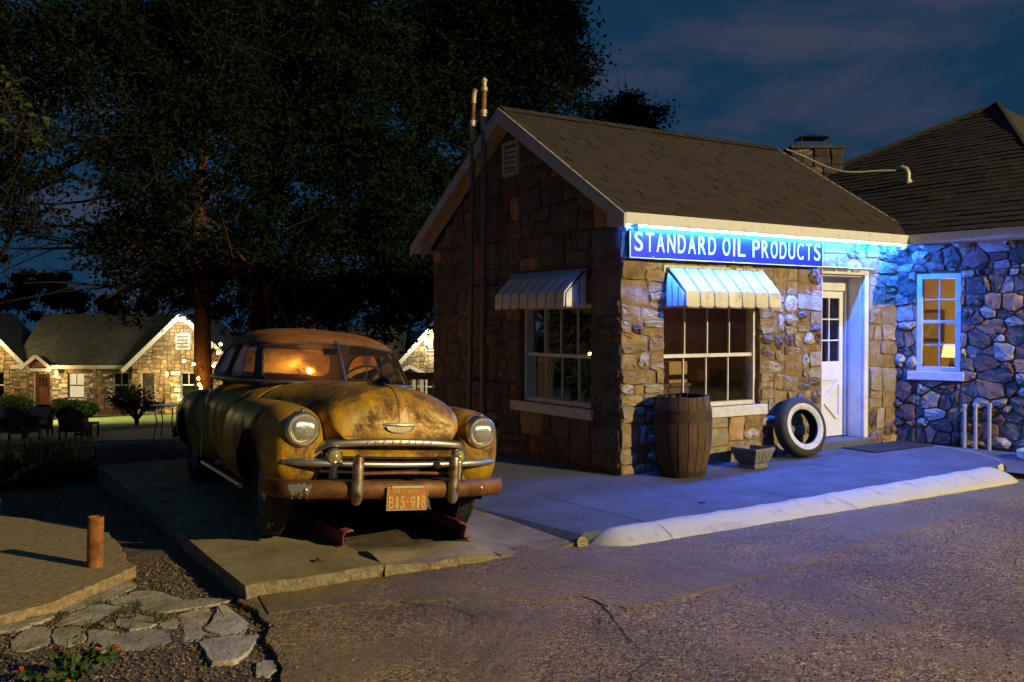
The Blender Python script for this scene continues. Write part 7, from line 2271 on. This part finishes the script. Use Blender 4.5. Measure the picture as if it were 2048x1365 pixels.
# small spreading maple on the lawn
def small_tree(label, px, d, h, w, seed):
    r_ = random.Random(seed); q_ = np.random.default_rng(seed)
    X = V((px-1024)*d/1847, d, 0); z = terr(X[0], X[1])+.05
    t = thing('small_maple', label, 'tree', (X[0], X[1], z))
    tr = MB(); pts = []
    for k in range(17):
        a = r_.uniform(0, math.tau); e = r_.uniform(.3,1.0)
        tip = Vector((w*.5*e*math.cos(a), w*.5*e*math.sin(a), h*r_.uniform(.55,1.0)*(1.15-.35*e)))
        mid = Vector((tip.x*.35, tip.y*.35, h*.34)); tr.tube([(0,0,-.1),(tip.x*.06,tip.y*.06,h*.15),mid,tip], [.05,.035,.02,.008], 6)
        for _ in range(120):
            s = q_.uniform(.25,1); p = mid.lerp(tip, s)
            pts.append((p.x+q_.normal(0,.11), p.y+q_.normal(0,.11), p.z+q_.normal(0,.08)))
    tr.build('trunk', M['bark'], t, smooth=True); leaf_mesh('crown', pts, 0.10, M['maple'], t, seed, .5, droop=.3)
small_tree('small spreading maple with reddish leaves standing on the lawn', 272, 29.5, 1.35, 1.9, 73)

# wicker chairs
M['wicker'] = pmat('dark_wicker', [(0.05,0.032,0.02),(0.10,0.066,0.042)], 30, 0.8, bump=0.6, bscale=60)
M['cushion'] = pmat('faded_cushion', [(0.45,0.30,0.22),(0.58,0.42,0.32)], 6, 0.95, bump=0.2)
def wicker_chair(label, px, d, face, wide, cushion):
    X = V((px-1024)*d/1847, d, 0)
    t = thing('wicker_chair', label, 'chair', (X[0], X[1], terr(X[0], X[1])+.065), (0, 0, base_rot+face), group='wicker chairs on the terrace')
    t.scale = (.84, .84, .80)
    w = wide
    m_ = MB(); P = []
    for k in range(15):                          # wrapping back and arms
        a = math.pi*(k/14); cx_ = -w/2*math.cos(a); cyy = 0.30*math.sin(a)**.7 if math.sin(a) > 0 else 0
        top = 0.62 + 0.30*math.sin(a)**1.5
        lean = .14*math.sin(a)
        P.append([(cx_*.92, cyy-.08-(.25 if k in (0,14) else 0), .22), (cx_, cyy+lean*.4-(.28 if k in (0,14) else 0), .45), (cx_*1.02, cyy+lean-(.30 if k in (0,14) else 0), top)])
    m_.grid(P); m_.build('back_shell', M['wicker'], t, smooth=True).modifiers.new('t','SOLIDIFY').thickness = .05
    m_ = MB(); m_.tube([p[2] for p in P], .045, 8); m_.build('rolled_rim', M['wicker'], t, smooth=True)
    m_ = MB(); m_.box(-w*.45,w*.45,-.36,.20,.24,.36); m_.build('seat', M['wicker'], t, bevel=.02)
    if cushion:
        m_ = MB(); m_.box(-w*.41,w*.41,-.38,.12,.362,.46); m_.build('cushion', M['cushion'], t, bevel=.04, seg=3)
        m_ = MB(); m_.obox(Matrix.Translation((0,.13,.66)) @ Matrix.Rotation(R(-14),4,'X'), w*.74, .10, .46); m_.build('cushion', M['cushion'], t, bevel=.04, seg=3)
    for sx in (-1,1):
        for sy in (-.33,.16):
            m_ = MB(); m_.tube([(sx*w*.42,sy,0),(sx*w*.42,sy,.26)], .028, 8); m_.build('leg', M['wicker'], t, smooth=True)
wicker_chair('wicker chair turned sideways beside the ornamental grass', 42, 21.2, R(70), .66, False)
wicker_chair('wide cushioned wicker seat facing the road, before the cottage door', 76, 23.4, R(12), .78, True)
wicker_chair('wicker chair seen from behind, closest to the stone pad', 143, 20.8, R(188), .66, False)
wicker_chair('cushioned wicker lounge seat cut by the picture edge', -6, 22.3, R(-40), .95, True)
tb = thing('garden_side_table', 'low wooden crate table beside the wicker chairs', 'table', V((172-1024)*21.4/1847, 21.4, terr(0, V(-9.8,21.4,0)[1])+.065), (0,0,base_rot))
b = MB(); b.box(-.2,.2,-.2,.2,.30,.34); b.build('table_top', M['rust'], tb, bevel=.005)
for sx in (-.18,.18):
    for sy in (-.18,.18):
        b = MB(); b.box(sx-.02,sx+.02,sy-.02,sy+.02,0,.30); b.build('leg', M['rust'], tb)
for k in range(3):
    b = MB(); b.box(-.16,.16,-.185,-.17,.05+.085*k,.12+.085*k); b.build('slat', M['rust'], tb)
bt = thing('bistro_table', 'thin metal bistro table on the path behind the rusty car', 'table', V((333-1024)*19.5/1847, 19.5, terr(0, V(-7.3,19.5,0)[1])+.065), (0,0,base_rot))
b = MB(); b.lathe([(0,.70),(.33,.70),(.335,.69),(.33,.68),(0,.68)], 24); b.build('table_top', M['dark_metal'], bt, smooth=True)
for k in range(4):
    a = math.pi/4+k*math.pi/2; b = MB(); b.tube([(.29*math.cos(a),.29*math.sin(a),.68),(.22*math.cos(a),.22*math.sin(a),.35),(.30*math.cos(a),.30*math.sin(a),0)], .012, 6); b.build('leg', M['dark_metal'], bt, smooth=True)

# ================================================================ trees
M['leaf_oak'] = leaf_mat('oak_leaf', [(0.004,0.012,0.003),(0.008,0.020,0.005),(0.016,0.032,0.008)], 0.2, 0.7)
M['leaf_pine'] = leaf_mat('dark_needle_leaf', [(0.004,0.010,0.004),(0.007,0.016,0.005),(0.013,0.024,0.008)], 0.2, 0.7)
M['bark_red'] = pmat('reddish_pine_bark', [(0.07,0.034,0.02),(0.15,0.075,0.042)], 5, 0.95, bump=1.0, bscale=9, stretch=(5,5,1.0), bdist=0.05)
def tree(name, label, right, depth, trunk, limbs_n, blobs, nleaf, lsize, seed, lmat, bark, twigs=14, r0=0.24, lowest=1.0, twl=0.45):
    """trunk: list of (dx, dz) offsets to the right and up; blobs: (right, depth, z, rx, ry, rz) crown masses"""
    r_ = random.Random(seed); q_ = np.random.default_rng(seed)
    X = V(right, depth, 0); z0_ = terr(X[0], X[1])-.1
    t = thing(name, label, 'tree', (X[0], X[1], z0_), (0, 0, base_rot))
    w_ = MB()
    tp = [Vector((dx, dy, dz)) for dx, dy, dz in trunk]
    n = len(tp)
    w_.tube(tp, [r0*(1-0.72*i/(n-1)) for i in range(n)], 10)
    pts = []
    tot = sum(b_[3]*b_[4]*b_[5] for b_ in blobs)**1.0
    for (br_, bd, bz_, rx, ry, rz_) in blobs:
        c = Vector((br_-right, bd-depth, bz_-z0_))
        # limb from the trunk
        k = min(range(n), key=lambda i: (tp[i]-c).length + (2.0 if tp[i].z > c.z else 0) + (9 if tp[i].z < lowest else 0))
        st_ = tp[k]
        mid = st_.lerp(c, .5)+Vector((r_.uniform(-.3,.3), r_.uniform(-.3,.3), r_.uniform(.0,.5)))
        rb_ = r0*.38*(1-0.4*k/n)
        w_.tube([st_, st_.lerp(mid,.5)+Vector((0,0,-.1)), mid, c], [rb_,rb_*.8,rb_*.6,rb_*.3], 7)
        share = int(nleaf*(rx*rz_)/sum(b2[3]*b2[5] for b2 in blobs))
        tips = []
        for j in range(twigs):
            d = Vector(q_.normal(size=3)); d.normalize(); e = r_.uniform(.55,1.05)
            tip = c+Vector((d.x*rx*e, d.y*ry*e, d.z*rz_*e)); src = mid.lerp(c, r_.uniform(.4,1))
            m2 = src.lerp(tip,.5)+Vector((r_.uniform(-.2,.2), r_.uniform(-.2,.2), r_.uniform(-.1,.25)))
            w_.tube([src, m2, tip], [rb_*.25,rb_*.15,.008], 5, caps=False)
            tips.append((src, m2, tip))
            for _ in range(3):
                s2 = m2.lerp(tip, r_.uniform(.2,.9)); dd = Vector(q_.normal(size=3))*twl
                w_.tube([s2, s2+dd*.6+Vector((0,0,.05)), s2+dd], [.014,.009,.004], 4, caps=False); tips.append((s2, s2+dd*.5, s2+dd))
        # leaves in clumps round the twigs
        ncl = max(8, share//150)
        for j in range(ncl):
            a, b_, c_ = r_.choice(tips); p = (b_.lerp(c_, r_.random()) if r_.random() < .8 else a.lerp(b_, r_.uniform(.5,1)))
            sg_ = r_.uniform(.14,.30)*min(1, twl/.3)
            pts.append(np.array(p)+q_.normal(size=(share//ncl,3))*np.array([sg_,sg_,sg_*.7]))
    w_.build('trunk', bark, t, smooth=True, angle=70)
    P = np.concatenate(pts)
    leaf_mesh('crown', P, lsize, lmat, t, seed, 0.48, droop=.25)
    return t
def B(px, py, d, rx, rz_, ry=None):
    """crown mass seen at that place from the road, with its own distance and size in metres"""
    return ((px-1024)*d/1847, d, 1.58-(py-648)*d/1847, rx, ry or rx*.9, rz_)
# pine with reddish trunk right behind the car
pine = tree('pine_tree', 'tree with reddish trunk hung with string lights behind the car', (404-1024)*16.5/1847, 16.5,
     [(0,0,0),(0.02,0,1.2),(0.0,0,2.6),(-.05,0,4.2),(.05,.1,6.0),(.0,.2,8.2)], 0,
     [B(300,560,16.3,1.0,.42), B(250,500,16.5,1.1,.4), B(420,570,16.2,1.0,.42), B(360,430,16.6,1.2,.55), B(480,500,16.8,1.0,.55), B(330,300,16.8,1.3,.7), B(430,190,17,1.4,.8), B(320,90,17,1.4,.8), B(560,600,16.3,.8,.35)],
     32000, 0.105, 81, M['leaf_pine'], M['bark_red'], r0=0.19, lowest=3.5)
# broad many-stemmed oak in the middle
tree('oak_tree', 'tall spreading oak with dark trunk rising behind the car roof', (516-1024)*19/1847, 19.0,
     [(0,0,0),(.0,0,2.0),(.1,.0,3.6),(.35,.1,5.2),(.6,.2,7.0),(.9,.3,9.0)], 0,
     [B(520,90,19,1.6,1.0), B(640,60,19,1.6,1.0), B(600,220,19,1.6,.9), B(720,180,19,1.5,.9), B(560,330,18.6,1.3,.8), B(700,330,18.6,1.3,.8), B(640,460,18.4,1.4,.75), B(760,470,18.2,1.2,.8), B(560,560,18.2,1.1,.6), B(700,590,18.0,1.2,.55), B(800,600,17.8,.9,.5), B(660,20,19.5,1.7,.8)],
     62000, 0.115, 82, M['leaf_oak'], M['bark'], r0=0.24)
tree('oak_tree', 'large dark oak crown standing behind the station roof', (900-1024)*22/1847, 22.0,
     [(0,0,0),(.1,0,2.5),(.2,0,4.5),(.4,0,6.5),(.5,.2,9.5)], 0,
     [B(800,90,22,1.9,1.1), B(900,60,22,1.9,1.2), B(1000,80,22,1.8,1.1), B(1070,120,22,1.3,.8), B(1120,60,22,.9,.8), B(1160,150,22,.45,.40), B(860,210,21.5,1.7,1.1), B(960,210,21.5,1.5,1.0), B(1060,215,21.5,1.2,.6), B(840,340,21,1.4,1.0), B(800,440,21,1.2,.8), B(860,520,21,1.0,.8), B(810,560,20.5,1.0,.7), B(930,-20,22,2.0,1.0), B(1080,10,22,1.3,.8), B(1140,30,22,.5,.6)],
     76000, 0.125, 83, M['leaf_oak'], M['bark'], r0=0.30)
tree('oak_tree', 'leafy tree filling the upper picture corner on the left', (60-1024)*15/1847, 15.0,
     [(-1.5,0,0),(-1.5,0,2.5),(-1.2,.0,4.2),(-.8,0,6.0),(-.3,0,8.0)], 0,
     [B(60,60,15,1.2,.8), B(180,40,15,1.2,.8), B(300,30,15.5,1.3,.8), B(90,180,14.8,1.0,.6), B(210,160,15,1.1,.65), B(130,290,14.6,.8,.4), B(250,270,15,.9,.5), B(40,350,14.5,.55,.35), B(40,440,14.4,.45,.3), B(10,120,14.5,.9,.9), B(430,60,16,1.3,.9), B(420,230,16,1.1,.6), B(300,400,15.5,.9,.35)],
     28000, 0.10, 84, M['leaf_oak'], M['bark'], r0=0.20)
tree('far_tree', 'small dark tree top showing above the station ridge', (1248-1024)*27/1847, 27.0,
     [(0,0,0),(0,0,3.5),(.1,0,6.0),(.0,0,8.0)], 0,
     [B(1245,225,27,.35,.35), B(1225,245,27,.35,.25), B(1265,250,27,.3,.25), B(1240,275,27,.6,.3)], 7000, 0.13, 85, M['leaf_oak'], M['bark'], r0=0.16)
# near twigs lit by the lamp at the left edge
tree('young_tree', 'yellow-green leafy twigs of a young tree reaching in at the left edge', (-60-1024)*8.2/1847, 8.2,
     [(0,0,0),(0,0,1.6),(.1,0,2.6),(.15,0,3.6)], 0,
     [B(0,180,8.2,.16,.14), B(20,225,8.2,.18,.12), B(60,265,8.2,.16,.10)], 260, 0.07, 86, leaf_mat('young_leaf', [(0.04,0.07,0.012),(0.08,0.11,0.02)]), M['bark'], twigs=5, r0=0.018, twl=0.10)
# bare dead limbs of the pine against the sky
w_ = MB(); r_ = random.Random(5)
def branch(p, d, L, rad, lev):
    pts = [p]; q = p.copy(); dd = d.copy()
    for k in range(6):
        dd = (dd+Vector((r_.uniform(-.16,.16), r_.uniform(-.16,.16), r_.uniform(-.14,.10)))).normalized()
        q = q+dd*L/6; pts.append(q.copy())
    w_.tube(pts, [rad*(1-.13*k) for k in range(7)], 5 if lev else 7, caps=False)
    if lev < 4:
        for k in range(2 if lev == 0 else 3 + (lev == 1)):
            i = r_.randint(2,6); nd = (dd+Vector((r_.uniform(-.9,.5), r_.uniform(-.5,.5), r_.uniform(-.55,.6)))).normalized()
            branch(pts[i], nd, L*r_.uniform(.45,.68), rad*(1-.13*i)*.62, lev+1)
for z_, dz_, L in ((3.2,.10,3.6),(3.6,.02,4.0),(4.0,.12,3.6),(4.6,.25,3.4),(3.0,-.04,2.8)):
    branch(Vector((-.05,-.1,z_)), Vector((-1,-.1,dz_)).normalized(), L, .05, 0)
w_.build('bare_limbs', M['bark'], pine, smooth=True, angle=70)
# trees standing beyond the left of the view: they darken the reflections in the side window
for i, (x_, y_, lbl) in enumerate(((-9.5, 13.5, 'dense tree past the left picture edge mirrored in the side window'), (-15.0, 19.0, 'second dense tree past the left picture edge, farther down the hill'))):
    dx_, dy_ = x_-CAM[0], y_-CAM[1]
    rg_, dp_ = dx_*RT[0]+dy_*RT[1], dx_*FW[0]+dy_*FW[1]
    bl_ = [(rg_+ox_, dp_+oy_, z_, 2.2, 2.0, 1.3) for ox_, oy_, z_ in ((0,0,0.8),(1.5,.5,2.2),(-1.5,-.5,2.0),(0,0,3.8),(1.2,-1,5.2),(-1.2,1,5.0),(0,0,6.8),(2.2,0,.6),(-2.4,0,.6))]
    tree('dense_tree', lbl, rg_, dp_, [(0,0,0),(0,0,2),(0,0,5),(0,0,8)], 0, bl_, 15000, 0.30, 120+i, M['leaf_pine'], M['bark'], r0=.25)
# distant dark trees beyond the cottages
for i, (px, py, d, rx, rz_, lbl) in enumerate(((20,560,75,3.4,2.6,'distant dark tree beyond the cottage roof, at the picture edge'),(95,585,72,3.2,1.8,'low distant tree behind the cottage roof ridge'),(190,590,74,3.4,2.0,'distant tree mass behind the roof beside the bare branches'),(300,585,76,4.0,2.4,'distant tree mass above the gabled cottage wing'),(480,600,76,5.0,2.6,'distant tree mass seen between the two near trunks'),(640,610,78,6.0,2.6,'distant tree mass behind the roof of the car'),(790,600,78,5.0,3.2,'distant tree mass beside the station wall'))):
    c = B(px, py, d, rx, rz_)
    tree('distant_tree', lbl, c[0], d, [(0,0,0),(0,0,2.0),(0,0,5.0)], 0, [c, (c[0]-rx*.5, d, c[2]-1.0, rx*.8, rx*.6, rz_), (c[0]+rx*.5, d, c[2]-1.2, rx*.8, rx*.6, rz_)], 3600, 0.38, 90+i, M['leaf_pine'], M['bark'], twigs=10, r0=.3)['group'] = 'distant trees'

# ================================================================ string lights wound on the pine, extra bulbs behind the car
sl = thing('string_lights', 'amber string lights on the reddish tree trunk, extra bulbs added behind the car', 'string lights')
M['amber'] = emat('amber_bulb', (1.0, 0.44, 0.05), 165.0)
BUL = [(441,688,14.9),(427,731,15.4),(387,728,16.1),(368,722,16.0),(436,705,15.0),(396,757,16.1),(398,769,16.1),(401,776,16.0),(470,735,12.9),(560,706,10.30),(590,716,10.25),(619,741,10.25),(655,720,11.4)]  # bulbs behind the car moved close to its rear window, extras added for glow
pts = []
for i, (px, py, d) in enumerate(BUL):
    p = Vector(V((px-1024)*d/1847, d, 1.58-(py-648)*d/1847)); pts.append(p)
    m_ = MB(); m_.lathe([(0,-.032),(.018,-.024),(.024,-.008),(.018,.010),(.008,.020)], 10, Matrix.Translation(p)); m_.build('bulb', M['amber'], sl, smooth=True)
    m_ = MB(); m_.lathe([(.010,.018),(.012,.05),(0,.052)], 8, Matrix.Translation(p)); m_.build('socket', M['rubber'], sl, smooth=True)
for a, b_ in zip(pts[:-1], pts[1:]):
    m_ = MB(); m_.tube([a.lerp(b_, t)+Vector((0,0,.05-.10*math.sin(math.pi*t))) for t in np.linspace(0,1,8)], .006, 5); m_.build('cord', M['rubber'], sl, smooth=True)
